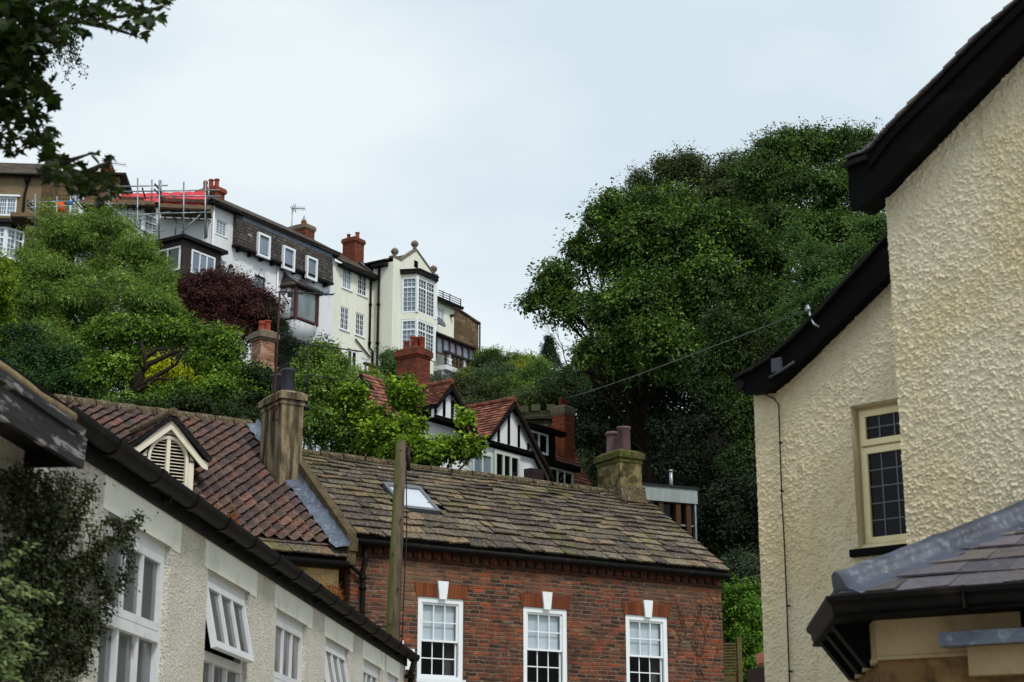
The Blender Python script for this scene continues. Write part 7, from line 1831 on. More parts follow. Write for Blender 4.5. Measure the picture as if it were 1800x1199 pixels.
def garden_bits():
    # pergola, bird table and balustrade at the foot of the terrace
    F = FT
    t = thing('pergola', 'dark timber pergola against the foot of the white house below the oriel', 'pergola', F.p(F.px(545, 620, 2)[0], 2, GZ))
    m = MB(); a, b = F.px(505, 606, 2.5)[0], F.px(562, 622, 2.5)[0]; z = F.px(530, 612, 2.5)[1]
    m.box(F, a, b, 2.4, 2.55, z, z + .2); m.box(F, a, b, .5, .65, z, z + .2)
    for k in range(8): u = a + (b - a) * k / 7; m.box(F, u - .05, u + .05, .3, 2.8, z + .201, z + .36)
    m.build('roof_beam', M['brown_wood'], t)
    for u in (a + .2, b - .2): p = MB(); p.box(F, u - .08, u + .08, 2.4, 2.54, GZ - 3, z - .002); p.build('post', M['brown_wood'], t)
    t2 = thing('bird_table', 'round topped stone bird bath standing beside the pergola', 'bird bath', F.p(F.px(532, 640, 3.5)[0], 3.5, GZ - 2))
    c = aty(531, 622, F.p(F.px(531, 622, 3.5)[0], 3.5, 0).y); q = MB(); q.lathe((c.x, c.y, c.z - 1.6), [(.3, 0), (.25, .1), (.1, .25), (.1, 1.1), (.2, 1.25)], 12); q.build('pedestal', M['grey_cap'], t2); q = MB(); q.lathe((c.x, c.y, c.z - .35), [(.15, 0), (.5, .15), (.55, .3), (.45, .3), (.3, .2)], 14); q.build('bowl', M['grey_cap'], t2)
    t3 = thing('stone_balustrade', 'dark stone balustrade along the garden terrace below the cream house', 'balustrade', F.p(F.px(670, 650, 5)[0], 5, GZ - 1))
    a, b = F.px(640, 650, 5.5)[0], F.px(700, 650, 5.5)[0]; z = F.px(668, 650, 5.5)[1]
    m = MB(); m.box(F, a, b, 5.4, 5.65, z, z + .12); m.box(F, a, b, 5.4, 5.65, z - .8, z - .68); m.build('rail', M['moss_cap'], t3); u = a + .1
    while u < b: k = MB(); k.lathe(F.p(u, 5.52, z - .68), [(.08, 0), (.05, .08), (.11, .25), (.05, .45), (.08, .68)], 8); k.build('baluster', M['grey_cap'], t3); u += .38
    for x, y in ((684, 632),):
        u, zz = F.px(x, y + 6, 5.5); k = MB(); k.lathe(F.p(u, 5.52, z + .12), [(.15, 0), (.12, .1), (.08, .2), (.22, .45), (.25, .65), (.1, .8)], 10); k.build('urn', M['grey_cap'], t3)
    # garden wall and stone lintel structure on the skyline, gate piers, slatted fence by the brick house
    Y = 108
    t4 = thing('garden_wall', 'low weathered garden wall with stone coping along the skyline right of the veranda', 'wall', (aty(880, 640, Y).x, Y, 28))
    a, b = aty(845, 634, Y), aty(940, 640, Y); m = MB(); G = Frame(aty(845, 640, Y), 2); L = (b - a).length
    m.box(G, 0, L, -.3, 0, 26, a.z - .15); m.build('wall', M['moss_cap'], t4); k = MB(); k.box(G, -.1, L + .1, -.4, .08, a.z - .149, a.z + .05); k.build('coping', M['grey_cap'], t4)
    c = aty(1290, 1150, 37); G = Frame(c, -3)
    t5 = thing('slatted_fence', 'slatted timber fence under the bright shrub beside the brick house', 'fence', (c.x, c.y, 0))
    u0, u1 = G.px(1272, 1150)[0], G.px(1296, 1150)[0]; zt, zb = G.px(1285, 1128)[1], G.px(1285, 1185)[1]
    s = MB(); n = 11
    for k in range(n): z = zb + (zt - zb) * k / n; s.box(G, u0 - .6, u1, -.02, .0, z, z + (zt - zb) / n * .62)
    wd = mat('grey green fence timber', (104, 92, 62), .9, .1, layers=[(5, (.4, 3, 3), .45, .7, (72, 70, 44), .6)])
    s.build('slat', wd, t5); p = MB(); p.box(G, u1 + .002, u1 + .1, -.06, .04, 0, zt + .1); p.build('post', wd, t5); q = MB(); q.box(G, u0 - .6, u1, -.06, -.021, 0, zb - .02); q.build('base_board', wd, t5)
    # shed roof corner peeping left of the cream wall
    c = aty(1332, 1165, 24); G = Frame(c, 20); t6 = thing('lean_to', 'brown lean-to roof corner at the edge of the cream wall', 'shed', (c.x + .5, c.y, 0))
    r = MB(); r.slab([G.p(-.02, 0, c.z - .02), G.p(1.2, 0, c.z + .35), G.p(1.2, -.25, c.z + .50), G.p(.1, -.25, c.z + .14)], .05); r.build('roof', M['tile_red'], t6); w = MB(); w.box(G, .4, 1.5, -1.1, -.1, 0, c.z); w.build('wall', M['brown_wood'], t6)
garden_bits()
# ---------------------------------------------------------------- trees and shrubs
G_ASH = [(74, 100, 46), (110, 142, 62), (150, 174, 98)]
G_DEEP = [(32, 44, 24), (48, 64, 30), (68, 88, 38)]
G_SYC = [(54, 80, 28), (86, 118, 40), (130, 160, 56)]
G_BRIGHT = [(80, 106, 28), (114, 140, 36), (150, 172, 50)]
G_OLIVE = [(54, 66, 38), (72, 86, 48), (98, 112, 62)]
PLUM = [(48, 27, 28), (70, 38, 38), (98, 60, 56)]

def near_branch():
    t = thing('sycamore_tree', 'near sycamore whose dark lobed leaves hang into the top left corner', 'tree', (-9.6, 10, 0))
    Y = 9.0
    mb = MB(); mb.tube([(-9.6, 10, -.2), (-9.5, 9.9, 3), (-9.2, 9.7, 6.5), (-8.8, 9.6, 9.5)], .28, 10, .14); mb.tube([(-9.3, 9.8, 5.2), (-7.4, 9.4, 6.4), (-5.2, 9.1, 6.6), aty(-250, 40, Y)], .11, 9, .03); mb.build('trunk', M['bark'], t)
    tw = MB(); S = aty(-150, 60, Y)
    BR = [[(-250, 40), (-60, 70), (60, 48), (150, 38), (240, 25), (290, 8)], [(-250, 40), (-60, 70), (20, 120), (50, 190), (70, 240), (100, 290), (150, 305), (200, 335), (214, 350)], [(20, 120), (70, 150), (95, 178)], [(-60, 70), (-10, 160), (20, 240), (30, 262)], [(60, 48), (100, 80), (125, 78)], [(100, 290), (130, 280), (165, 268)], [(150, 305), (180, 290), (196, 284)], [(150, 38), (200, 50), (246, 66)], [(-60, 70), (0, 10), (120, -20), (260, -10)]]
    for b in BR:
        w = [aty(x, y, Y + .05 * i) for i, (x, y) in enumerate(b)]; tw.tube(w, .022, 6, .004)
    tw.build('branch', M['bark'], t)
    BL = [(20, 20, 62), (80, 12, 50), (140, 18, 40), (190, 18, 34), (232, 22, 28), (262, 18, 20), (282, 4, 14), (248, 50, 12), (10, 100, 56), (56, 68, 34), (108, 60, 20), (28, 165, 50), (66, 150, 24), (84, 172, 16), (20, 225, 48), (60, 225, 30), (86, 236, 16), (16, 268, 12), (86, 262, 22), (94, 292, 26), (126, 300, 20), (146, 316, 28), (172, 330, 26), (198, 338, 14), (162, 270, 7), (190, 284, 9), (118, 322, 18), (180, 305, 14), (0, 60, 60), (-30, 150, 60), (-30, 20, 70), (40, 40, 60), (5, 140, 60), (50, 110, 34)]
    P, N, D = [], [], []
    for x, y, r in BL:
        for _ in range(int(r * r * .04) + 3):
            a = R.uniform(0, 6.28); q = r * math.sqrt(R.random())
            P.append(aty(x + q * math.cos(a), y + q * math.sin(a), Y + R.gauss(0, .28))); N.append([R.gauss(0, .55), R.gauss(-.25, .55), 1 + R.gauss(0, .3)]); D.append([R.gauss(.3, .8), R.gauss(0, .8), R.gauss(-.35, .5)])
    n = len(P); L = NR.uniform(.05, .095, n)
    leaf_mesh('crown', np.array(P), np.array(N), np.array(D), L, L * .95, palette(n, [(26, 36, 16), (36, 50, 20), (50, 70, 24)], .3), leaf_mat('sycamore leaf', .32), t, star=True)
    # thin birch twigs hanging behind it
    t2 = thing('birch_tree', 'thin hanging birch twigs with tiny leaves showing through the sycamore gap', 'tree', (-9.8, 15, 0))
    mb = MB(); mb.tube([(-9.8, 15, -.2), (-9.4, 15, 5), (-7.6, 14.7, 8.8), (-5.4, 14.5, 9.3), aty(60, 20, 14.5)], .12, 8, .02); mb.build('trunk', M['bark'], t2)
    tw = MB(); P, N, D = [], [], []
    for k in range(22):
        x = R.uniform(70, 140); y0 = R.uniform(20, 60); L = R.uniform(50, 95) if x < 125 else R.uniform(60, 85); w = [aty(x + R.gauss(0, 2) * i + i * 1.0, y0 + L * i / 6, 14.5) for i in range(7)]; tw.tube(w, .005, 4, .002)
        for i in range(1, 7):
            for _ in range(4): P.append(w[i] + Vector((R.gauss(0, .015), R.gauss(0, .02), R.gauss(0, .03)))); N.append([R.gauss(0, 1), R.gauss(0, 1), R.gauss(0, 1)]); D.append([R.gauss(0, .6), R.gauss(0, .6), -1])
    tw.build('twig', M['bark'], t2); n = len(P)
    leaf_mesh('crown', np.array(P), np.array(N), np.array(D), NR.uniform(.022, .04, n), NR.uniform(.016, .026, n), palette(n, [(34, 42, 22), (56, 66, 34)], .3), M['leaf'], t2)
near_branch()

# ---- left bank
tree('ash_tree', 'feathery bright green ash tree in front of the scaffolding', 'tree', [lobe(165, 440, 85, 60, 80), lobe(110, 420, 55, 45, 79), lobe(215, 470, 70, 60, 79), lobe(90, 510, 70, 70, 78), lobe(180, 550, 100, 80, 77), lobe(260, 520, 50, 55, 78), lobe(60, 560, 60, 70, 77), lobe(100, 630, 90, 60, 75), lobe(185, 395, 28, 28, 79.5), lobe(85, 372, 12, 18, 79), lobe(285, 560, 35, 40, 77), lobe(60, 470, 34, 50, 78), lobe(290, 490, 14, 20, 78)],
     2100, 26, .62, .34, .085, G_ASH, group=None, lm=M['leaf_thin'], droop=.55, jit=.55, tr=.3, depth=.5, var=.3, thick=.24)
tree('lime_tree', 'yellow green broad leaved tree cut off by the left edge of the view', 'tree', [lobe(-20, 520, 45, 40, 62), lobe(-8, 570, 40, 45, 62), lobe(-15, 470, 30, 26, 62), lobe(0, 640, 40, 40, 61), lobe(-10, 510, 42, 30, 61)], 420, 22, .42, .24, .15, G_BRIGHT, tr=.22)
tree('purple_plum', 'dark purple leaved plum tree below the brown sunroom', 'tree', [lobe(385, 540, 70, 50, 84), lobe(430, 555, 52, 46, 83.5), lobe(340, 522, 44, 32, 84), lobe(395, 508, 50, 24, 84.5), lobe(446, 528, 24, 20, 84), lobe(350, 560, 52, 50, 83), lobe(420, 585, 60, 46, 83), lobe(320, 530, 26, 40, 84), lobe(303, 545, 18, 34, 84), lobe(470, 545, 24, 24, 83.6)], 1350, 24, .5, .24, .12, PLUM, lm=M['leaf_dull'], droop=.2, jit=.6, up=.5, thick=.3, twigs=[lobe(x, y, 6, 11, 84) for x, y in ((352, 484), (372, 478), (392, 474), (410, 480), (428, 490), (448, 500), (335, 494), (468, 516))])
mbt = None
def sprigs(root_name, pts, cols, Y, ll):
    pass
tree('yew_tree', 'dark green conical yew beside the purple plum under the oriel', 'tree', [lobe(472, 575, 26, 40, 83), lobe(470, 600, 36, 44, 83), lobe(500, 615, 24, 30, 82.5), lobe(490, 640, 40, 30, 82), lobe(455, 545, 14, 24, 83.5)], 620, 26, .42, .2, .06, [(20, 34, 22), (30, 48, 28), (46, 66, 36)], lm=M['leaf_dull'], droop=.7)
tree('maple_tree', 'leafy green maple with crooked bare limbs above the pantile ridge', 'tree', [lobe(220, 592, 50, 34, 52), lobe(305, 592, 50, 28, 52), lobe(380, 626, 50, 38, 51), lobe(188, 665, 34, 40, 51), lobe(190, 575, 22, 20, 52), lobe(385, 598, 28, 20, 51.5), lobe(385, 665, 40, 36, 51), lobe(418, 672, 40, 34, 50.5), lobe(380, 708, 76, 32, 50), lobe(250, 722, 60, 18, 50), lobe(452, 706, 34, 34, 50), lobe(165, 600, 16, 22, 52), lobe(230, 640, 22, 18, 51.6), lobe(290, 700, 34, 12, 51)],
     1150, 22, .42, .20, .15, G_SYC, trunk=(aty(222, 700, 51).x, 51), ground=3.5, tr=.16, var=.35, arms=[([(218, 760), (222, 700), (236, 668), (262, 640), (300, 622), (330, 610)], 51, .13), ([(222, 700), (250, 664), (256, 630), (248, 600)], 50.8, .1), ([(228, 690), (262, 668), (290, 652), (310, 640), (322, 612)], 50.7, .09), ([(236, 690), (258, 678), (275, 665), (300, 668), (330, 662)], 50.6, .07), ([(256, 630), (275, 615), (300, 612)], 51, .06)])
tree('hazel_tree', 'dark mass of foliage filling the bank left of the crooked maple', 'tree', [lobe(60, 660, 80, 40, 58), lobe(130, 690, 70, 36, 56), lobe(40, 610, 50, 40, 60), lobe(20, 690, 60, 40, 55), lobe(150, 640, 50, 30, 58)], 520, 24, .5, .2, .12, [(28, 50, 24), (44, 74, 32), (62, 96, 40)], tr=.2)
bush('golden_shrub', 'vivid yellow leaved shrub glowing behind the maple limbs', 'shrub', [lobe(268, 655, 40, 26, 57), lobe(305, 660, 34, 20, 57), lobe(345, 676, 24, 14, 57), lobe(235, 672, 24, 18, 57)], 260, 24, .35, .15, .1, [(150, 160, 20), (176, 184, 32), (196, 200, 60)], lm=M['leaf_thin'])
bush('laurel_bush', 'glossy dark bush between the rendered chimney and the pantile ridge', 'shrub', [lobe(430, 730, 60, 34, 48), lobe(330, 730, 60, 26, 48), lobe(200, 726, 70, 18, 48), lobe(420, 745, 40, 20, 47), lobe(478, 672, 34, 16, 50), lobe(448, 664, 24, 16, 50)], 420, 22, .35, .18, .12, G_DEEP)
# ---- middle: greenery before the timbered house
tree('apple_tree', 'bushy green tree between the rendered chimney and the timbered gables', 'tree', [lobe(556, 640, 36, 26, 47), lobe(588, 642, 28, 22, 48), lobe(566, 685, 50, 34, 46), lobe(600, 725, 50, 32, 46), lobe(556, 752, 46, 34, 45), lobe(640, 780, 62, 24, 45), lobe(545, 715, 34, 40, 45.5), lobe(572, 614, 18, 10, 48), lobe(625, 750, 40, 18, 45.5)],
     1050, 24, .36, .15, .11, [(62, 90, 34), (94, 122, 46), (134, 160, 72)], ground=3, tr=.16, depth=.5, var=.3)
tree('vine_sycamore', 'vivid green young sycamore overlapping the left timbered gable', 'tree', [lobe(714, 702, 18, 22, 44), lobe(742, 797, 36, 18, 43.5), lobe(800, 792, 30, 14, 43), lobe(832, 786, 10, 9, 43), lobe(690, 775, 46, 30, 43.5), lobe(718, 748, 22, 18, 44), lobe(815, 735, 9, 8, 43.5), lobe(662, 742, 26, 18, 44.5), lobe(720, 805, 60, 14, 43), lobe(700, 676, 18, 9, 44.5), lobe(625, 695, 18, 10, 45)],
     640, 24, .34, .20, .19, [(60, 88, 24), (96, 128, 32), (150, 176, 50)], ground=3, tr=.14, var=.32, thick=.24)
# ---- hillside shrubs, each its own plant
HS = [('feathery green shrub rising beside the chimney with four red pots', (690, 636, 18, 26, 90), [(60, 88, 44), (96, 124, 70)]), ('mounded light green shrub at the foot of the cream house', (584, 652, 44, 14, 93), G_ASH), ('yellow green mound below the cream house drainpipes', (655, 668, 36, 13, 92), G_BRIGHT),
      ('round clipped olive bush below the veranda corner', (822, 664, 20, 16, 97), [(92, 104, 40), (112, 124, 50)]), ('grey green shrub beside the clipped bush', (872, 664, 36, 24, 95), [(70, 92, 62), (92, 114, 78)]), ('yellow topped bush on the upper garden terrace', (915, 650, 30, 16, 98), [(140, 140, 30), (112, 124, 34)]),
      ('brown green scrub behind the left timbered gable', (800, 700, 60, 36, 82), [(58, 66, 38), (76, 80, 46)]), ('straggling dull shrub above the right red roof', (860, 705, 60, 30, 82), [(50, 66, 34), (72, 88, 46)]), ('mid green shrub left of the turret', (900, 690, 44, 26, 84), G_SYC), ('leafy bush on the bank right of the yellow topped bush', (948, 656, 30, 22, 94), [(74, 104, 48), (96, 126, 58)]),
      ('small dark bush along the garden wall', (860, 636, 26, 16, 105), G_DEEP), ('leafy clump breaking the skyline over the garden wall', (905, 636, 30, 14, 106), G_SYC), ('spreading shrub under the white ledge', (762, 682, 46, 20, 90), [(56, 70, 40), (80, 94, 54)]), ('dark shrub right of the turret', (985, 690, 36, 30, 78), G_DEEP), ('tall loose shrub with pale dead limbs near the bare tree', (996, 672, 34, 30, 88), [(58, 80, 44), (80, 104, 58)]),
      ('low green scrub behind the turret battlements', (940, 700, 44, 26, 80), G_OLIVE), ('pale shrub on the bank above the hidden cottage', (640, 690, 50, 24, 78), G_ASH), ('green tuft topping the skyline beside the stone end house', (862, 624, 22, 12, 107), G_SYC), ('low scrub in the hollow between the two red gables', (815, 735, 40, 26, 70), G_OLIVE), ('bright fern like shrub on the bank left of the small conifer', (938, 640, 20, 12, 100), G_BRIGHT)]
for lab, (x, y, rx, rz, Y), cols in HS:
    k = mpp(Y)
    bush('hillside_shrub', lab, 'shrub', [lobe(x, y, rx, rz, Y), lobe(x - rx * .5, y + rz * .35, rx * .7, rz * .8, Y - .8), lobe(x + rx * .55, y + rz * .3, rx * .65, rz * .8, Y - .6)], int(70 + rx * rz * .09), 22, .5, .22, .11, cols, stems=3, group='shrubs on the hillside below the terrace')
def conifer():
    Y = 104; b = aty(965, 650, Y); tp = aty(965, 593, Y)
    t = thing('small_conifer', 'small dark pointed conifer standing alone on the skyline', 'tree', (b.x, b.y, b.z - 3))
    m = MB(); m.tube([(b.x, b.y, b.z - 3), tp], .12, 6, .02); m.build('trunk', M['bark'], t)
    n = 300; h = NR.random(n) ** .8; a = NR.random(n) * 6.28; r = (1 - h) * .95 * NR.uniform(.7, 1.05, n) + .05
    C = np.stack([b.x + r * np.cos(a), b.y + r * np.sin(a), b.z + (tp.z - b.z) * h], 1); CN = np.stack([np.cos(a), np.sin(a), np.full(n, .8)], 1)
    leaf_mesh('crown', *clump_leaves(C, CN, 16, .25, .18, .05, [(26, 44, 24), (44, 66, 34)], .3, .5), M['leaf_dull'], t)
conifer()
def bare_tree():
    Y = 96; b = aty(1006, 640, Y); t = thing('bare_tree', 'leafless thin branched tree against the sky left of the big trees', 'tree', (b.x, b.y, b.z - 3))
    m = MB()
    def grow(p, d, L, r, k):
        q = p + d * L; m.tube([p, p.lerp(q, .5) + Vector((R.uniform(-.06, .06), 0, 0)) * L, q], r, 5, r * .6)
        if k == 0: return
        for _ in range(R.choice((2, 2, 3))):
            e = (d + Vector((R.uniform(-.6, .6), R.uniform(-.5, .5), R.uniform(-.1, .4)))).normalized(); grow(p.lerp(q, R.uniform(.6, 1)), e, L * R.uniform(.55, .8), r * .62, k - 1)
    grow(Vector((b.x, b.y, b.z - 3)), Vector((-.05, 0, 1)), 2.9, .06, 5); m.build('trunk', M['bark'], t)
bare_tree()
# ---- big wood on the right
tree('big_sycamore', 'large dark sycamore leaning out over the sky from the right hand wood', 'tree', [lobe(1110, 460, 80, 62, 62), lobe(1052, 452, 32, 26, 62), lobe(982, 500, 32, 32, 61.5), lobe(948, 520, 22, 16, 61.5), lobe(992, 543, 24, 14, 61), lobe(1090, 400, 52, 44, 63), lobe(1180, 430, 80, 70, 62), lobe(1140, 550, 90, 60, 60), lobe(1090, 545, 50, 40, 61), lobe(1230, 520, 80, 60, 60), lobe(1180, 620, 90, 60, 59), lobe(1090, 620, 60, 50, 60), lobe(1160, 370, 60, 40, 63.5), lobe(1250, 430, 70, 60, 61), lobe(1075, 365, 24, 22, 63.5), lobe(1020, 440, 24, 16, 62), lobe(960, 490, 16, 16, 61.5)],
     2600, 24, .62, .25, .19, [(40, 62, 28), (68, 96, 40), (116, 146, 62)], trunk=(aty(1180, 700, 64).x, 64), tr=.28, var=.34, droop=.7, thick=.2, twigs=[lobe(x, y, rx, rz, 62) for x, y, rx, rz in ((1046, 372, 8, 16), (1062, 356, 8, 14), (1078, 342, 8, 14), (1014, 424, 12, 8), (926, 524, 10, 9), (934, 538, 10, 6), (968, 462, 12, 8), (990, 466, 10, 8), (1030, 410, 10, 9), (1030, 520, 14, 8), (1020, 480, 10, 8), (1040, 545, 14, 7), (962, 556, 10, 6), (1006, 562, 9, 6))])
tree('tall_beech', 'tall olive green beech rising behind the big sycamore', 'tree', [lobe(1190, 315, 40, 36, 70), lobe(1150, 345, 34, 30, 70), lobe(1120, 320, 16, 22, 70), lobe(1215, 295, 26, 22, 70), lobe(1270, 330, 50, 46, 70), lobe(1300, 380, 70, 60, 69), lobe(1240, 380, 60, 50, 69), lobe(1160, 290, 12, 16, 70), lobe(1280, 285, 12, 16, 70), lobe(1300, 320, 40, 36, 70)],
     1000, 22, .6, .22, .12, G_OLIVE, tr=.35, droop=.3, jit=.6, depth=.55, thick=.3, twigs=[lobe(x, y, rx, rz, 70) for x, y, rx, rz in ((1165, 284, 5, 16), (1183, 282, 5, 14), (1206, 274, 7, 12), (1222, 280, 5, 12), (1128, 318, 5, 18), (1112, 330, 6, 12), (1096, 348, 7, 10), (1150, 300, 6, 14), (1268, 284, 4, 20), (1276, 296, 6, 10), (1290, 276, 7, 9), (1312, 272, 6, 10), (1240, 300, 8, 10), (1255, 308, 5, 8), (1080, 368, 8, 10), (1062, 378, 9, 8))])
tree('crown_topped_oak', 'tallest broad crowned tree at the top of the right hand wood', 'tree', [lobe(1370, 290, 60, 46, 66), lobe(1430, 275, 50, 40, 66), lobe(1490, 270, 46, 36, 66), lobe(1340, 340, 70, 50, 65), lobe(1420, 350, 80, 60, 64), lobe(1500, 340, 70, 60, 64), lobe(1350, 260, 26, 20, 66), lobe(1385, 245, 22, 16, 66), lobe(1435, 240, 20, 14, 66), lobe(1480, 240, 22, 14, 66), lobe(1520, 245, 18, 18, 66), lobe(1390, 420, 80, 60, 63), lobe(1480, 430, 80, 60, 63), lobe(1560, 330, 60, 60, 65), lobe(1330, 480, 70, 60, 62), lobe(1360, 560, 70, 60, 61), lobe(1310, 420, 50, 50, 64)],
     2000, 24, .6, .24, .15, [(46, 66, 32), (68, 94, 42), (100, 126, 58)], tr=.28, depth=.45, var=.3, twigs=[lobe(x, y, rx, rz, 66) for x, y, rx, rz in ((1336, 256, 6, 12), (1352, 244, 8, 10), (1366, 250, 5, 12), (1386, 236, 8, 9), (1408, 234, 8, 9), (1426, 232, 5, 10), (1442, 238, 6, 10), (1462, 240, 6, 8), (1478, 232, 5, 12), (1496, 228, 4, 13), (1510, 238, 6, 9), (1528, 234, 7, 10), (1318, 270, 7, 8), (1300, 280, 6, 8))])
tree('willow_leaved_tree', 'lighter feathery tree pressing against the rear gable of the cream house', 'tree', [lobe(1500, 470, 50, 40, 40), lobe(1440, 510, 46, 44, 40), lobe(1400, 560, 36, 34, 40), lobe(1540, 410, 40, 30, 40.5), lobe(1400, 420, 14, 26, 41), lobe(1425, 450, 26, 20, 40.5), lobe(1480, 540, 60, 40, 39.5), lobe(1420, 600, 30, 26, 39.5)], 720, 26, .40, .17, .07, [(54, 84, 42), (76, 108, 56), (104, 134, 78)], lm=M['leaf_thin'], tr=.16, droop=.4, var=.3, thick=.3)
tree('rounded_bay', 'rounded mid green tree at the left foot of the dark wood', 'tree', [lobe(1060, 625, 42, 44, 84), lobe(1035, 650, 30, 34, 83), lobe(1085, 660, 46, 44, 82), lobe(1040, 700, 44, 30, 80)], 520, 24, .5, .22, .14, [(30, 56, 28), (46, 78, 36), (66, 104, 46)], tr=.2)
tree('dark_beech', 'very dark tree filling the wood behind the two purple chimney pots', 'tree', [lobe(1110, 720, 80, 60, 72), lobe(1190, 720, 80, 70, 66), lobe(1270, 760, 70, 80, 62), lobe(1070, 780, 60, 60, 72), lobe(1130, 810, 80, 60, 68), lobe(1230, 850, 80, 70, 60), lobe(1300, 880, 50, 70, 57), lobe(1050, 730, 50, 40, 74), lobe(1170, 640, 80, 50, 68), lobe(1280, 680, 60, 60, 64), lobe(1090, 650, 60, 50, 72), lobe(1340, 520, 60, 60, 70), lobe(1300, 560, 50, 50, 70), lobe(1270, 930, 70, 60, 54), lobe(1200, 790, 60, 60, 57), lobe(1330, 800, 50, 80, 56)],
     1900, 24, .55, .22, .15, [(16, 26, 16), (24, 38, 20), (36, 54, 28)], tr=.2, var=.35, droop=.7, lm=M['leaf_dull'])  # leaf palette darkened to stand in for shade under the canopy
tree('hanging_lime', 'drooping mid green sprays hanging before the dark wood near the gable corner', 'tree', [lobe(1290, 600, 46, 30, 50), lobe(1260, 640, 42, 26, 50), lobe(1270, 570, 34, 22, 50), lobe(1320, 640, 40, 36, 49.5), lobe(1290, 690, 46, 30, 49.5), lobe(1240, 670, 26, 22, 50), lobe(1310, 740, 30, 40, 49), lobe(1300, 820, 26, 50, 49), lobe(1350, 600, 40, 40, 50)], 520, 24, .5, .18, .13, [(34, 52, 22), (50, 72, 28), (72, 94, 38)], tr=.25, droop=.9, var=.3, under=.2)
bush('holly_bush', 'blackish evergreen mass low in the wood right of the pavilion', 'shrub', [lobe(1270, 900, 40, 40, 47), lobe(1310, 940, 34, 40, 46), lobe(1300, 870, 40, 40, 48), lobe(1250, 950, 34, 40, 47), lobe(1330, 900, 30, 50, 46)], 520, 22, .4, .17, .11, [(18, 28, 16), (28, 42, 22), (42, 58, 30)], lm=M['leaf_dull'], ground=0)
bush('grey_leaved_shrub', 'grey green shrub just over the right end of the brick house', 'shrub', [lobe(1300, 1000, 26, 24, 42), lobe(1328, 1005, 16, 24, 41), lobe(1275, 1010, 16, 20, 42)], 240, 22, .28, .12, .07, [(62, 78, 58), (84, 98, 74)])
bush('bright_elder', 'bright green shrub squeezed between the brick house and the cream wall', 'shrub', [lobe(1305, 1060, 34, 34, 40), lobe(1325, 1100, 28, 50, 39.5), lobe(1290, 1090, 22, 34, 40), lobe(1322, 1160, 24, 44, 39), lobe(1325, 1190, 24, 30, 38.5), lobe(1278, 1070, 10, 26, 40)], 560, 22, .28, .13, .08, [(56, 94, 24), (82, 122, 34), (116, 152, 52)], var=.35, ground=0)
# ---- ground cover that nobody could count
def undergrowth():
    n = 5200; xs = NR.uniform(-34, 34, n); ys = NR.uniform(58, 112, n)
    z = np.array([hgt(a, b) for a, b in zip(xs, ys)])
    C = np.stack([xs, ys, z + NR.uniform(.1, .9, n)], 1); CN = np.stack([NR.normal(0, .3, n), NR.normal(-.4, .3, n), np.ones(n)], 1)
    P, LN, D, L, W, cc = clump_leaves(C, CN, 12, .75, .3, .14, [(40, 58, 28), (62, 80, 38), (74, 84, 46), (48, 74, 32)], .4, .6, .35)
    leaf_mesh('undergrowth', P, LN, D, L, W, cc, M['leaf_dull'], None, False, None, 'stuff')
undergrowth()

def gutter_weeds():
    for (x, y, w, lab) in ((610, 968, 26, 'dry orange weeds sprouting from the black gutter below the pantile eaves'), (738, 0, 0, ''), (430, 940, 8, 'small orange weed tuft in the long gutter under the pantiles')):
        if not w: continue
        u, z = FL.px(x - 20, y + 14, .12)
        b = FL.p(u, .12, 4.15); P, N, D = [], [], []
        for _ in range(int(w * 5)):
            p = Vector(b) + FL.t * R.gauss(0, w * .012) + Vector((R.gauss(0, .015), 0, abs(R.gauss(0, .07)))); P.append(p); N.append([R.gauss(0, 1), R.gauss(0, 1), R.gauss(0, 1)]); D.append([R.gauss(0, .6), R.gauss(0, .6), 1])
        n = len(P); g = leaf_mesh('gutter_weed', np.array(P), np.array(N), np.array(D), NR.uniform(.04, .09, n), NR.uniform(.008, .02, n), palette(n, [(130, 70, 28), (168, 100, 40), (96, 84, 40)], .3), M['leaf'], None)
        tag(g, lab, 'weed')
gutter_weeds()
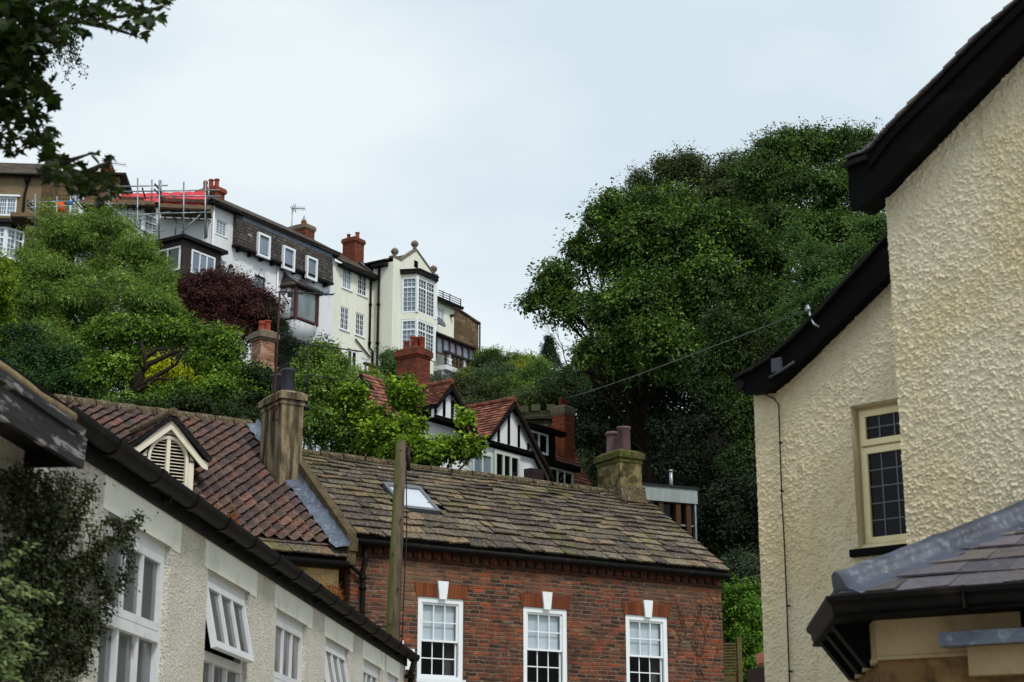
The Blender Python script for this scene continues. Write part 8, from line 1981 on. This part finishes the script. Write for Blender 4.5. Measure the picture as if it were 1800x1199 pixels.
# ---------------------------------------------------------------- light, sky, camera
def light():
    w = bpy.data.worlds.new('World'); SC.world = w; w.use_nodes = True
    T = w.node_tree; T.nodes.clear()
    out = T.nodes.new('ShaderNodeOutputWorld'); bg = T.nodes.new('ShaderNodeBackground'); bg.inputs[1].default_value = .1
    sky = T.nodes.new('ShaderNodeTexSky'); sky.sky_type = 'NISHITA'; sky.sun_disc = False; sky.sun_elevation = math.radians(52); sky.sun_rotation = math.radians(SUN_ROT)
    # overcast: a pale cloud sheet, slightly uneven, over the clear-sky radiance
    tc = T.nodes.new('ShaderNodeTexCoord')
    mp = T.nodes.new('ShaderNodeMapping'); mp.inputs[3].default_value = (1, 1, 2.2); T.links.new(tc.outputs['Generated'], mp.inputs[0])
    n1 = T.nodes.new('ShaderNodeTexNoise'); n1.inputs['Scale'].default_value = 3.2; n1.inputs['Detail'].default_value = 6; n1.inputs['Roughness'].default_value = .5; T.links.new(mp.outputs[0], n1.inputs['Vector'])
    rp = T.nodes.new('ShaderNodeValToRGB'); rp.color_ramp.elements[0].position = .39; rp.color_ramp.elements[1].position = .61
    k = CLOUD
    rp.color_ramp.elements[0].color = (.73 * k, .855 * k, .93 * k, 1); rp.color_ramp.elements[1].color = (.93 * k, 1.0 * k, 1.03 * k, 1)
    T.links.new(n1.outputs[0], rp.inputs[0])
    sc = T.nodes.new('ShaderNodeVectorMath'); sc.operation = 'SCALE'; sc.inputs['Scale'].default_value = 10; T.links.new(rp.outputs[0], sc.inputs[0])
    mx = T.nodes.new('ShaderNodeMix'); mx.data_type = 'RGBA'; mx.inputs[0].default_value = .93
    T.links.new(sky.outputs[0], mx.inputs[6]); T.links.new(sc.outputs[0], mx.inputs[7]); T.links.new(mx.outputs[2], bg.inputs[0]); T.links.new(bg.outputs[0], out.inputs[0])
    l = bpy.data.lights.new('sun', 'SUN'); l.energy = SUN_E; l.angle = math.radians(12); l.color = (1, .95, .88)
    o = bpy.data.objects.new('sun', l); COL.objects.link(o)
    el, az = math.radians(52), math.radians(SUN_ROT)
    d = Vector((math.sin(az) * math.cos(el), math.cos(az) * math.cos(el), math.sin(el)))
    o.rotation_euler = d.to_track_quat('Z', 'Y').to_euler(); o.location = (0, 0, 40)
SUN_ROT, SUN_E, CLOUD = 148, 1.5, .66
light()
cam = bpy.data.cameras.new('camera'); co = bpy.data.objects.new('camera', cam); COL.objects.link(co)
co.location = EYE; co.rotation_euler = (math.pi / 2 + PIT, 0, 0)
cam.sensor_width = 36; cam.lens = 36 * FPX / 1800; cam.clip_end = 2000; cam.clip_start = .1
cam.dof.use_dof = True; cam.dof.focus_distance = 38; cam.dof.aperture_fstop = 4.5
SC.camera = co
vs = SC.view_settings; vs.view_transform = 'Standard'; vs.look = 'None'; vs.exposure = .54; vs.gamma = 1
SC.cycles.max_bounces = 6; SC.cycles.diffuse_bounces = 3; SC.cycles.transparent_max_bounces = 8
SC.cycles.use_denoising = True
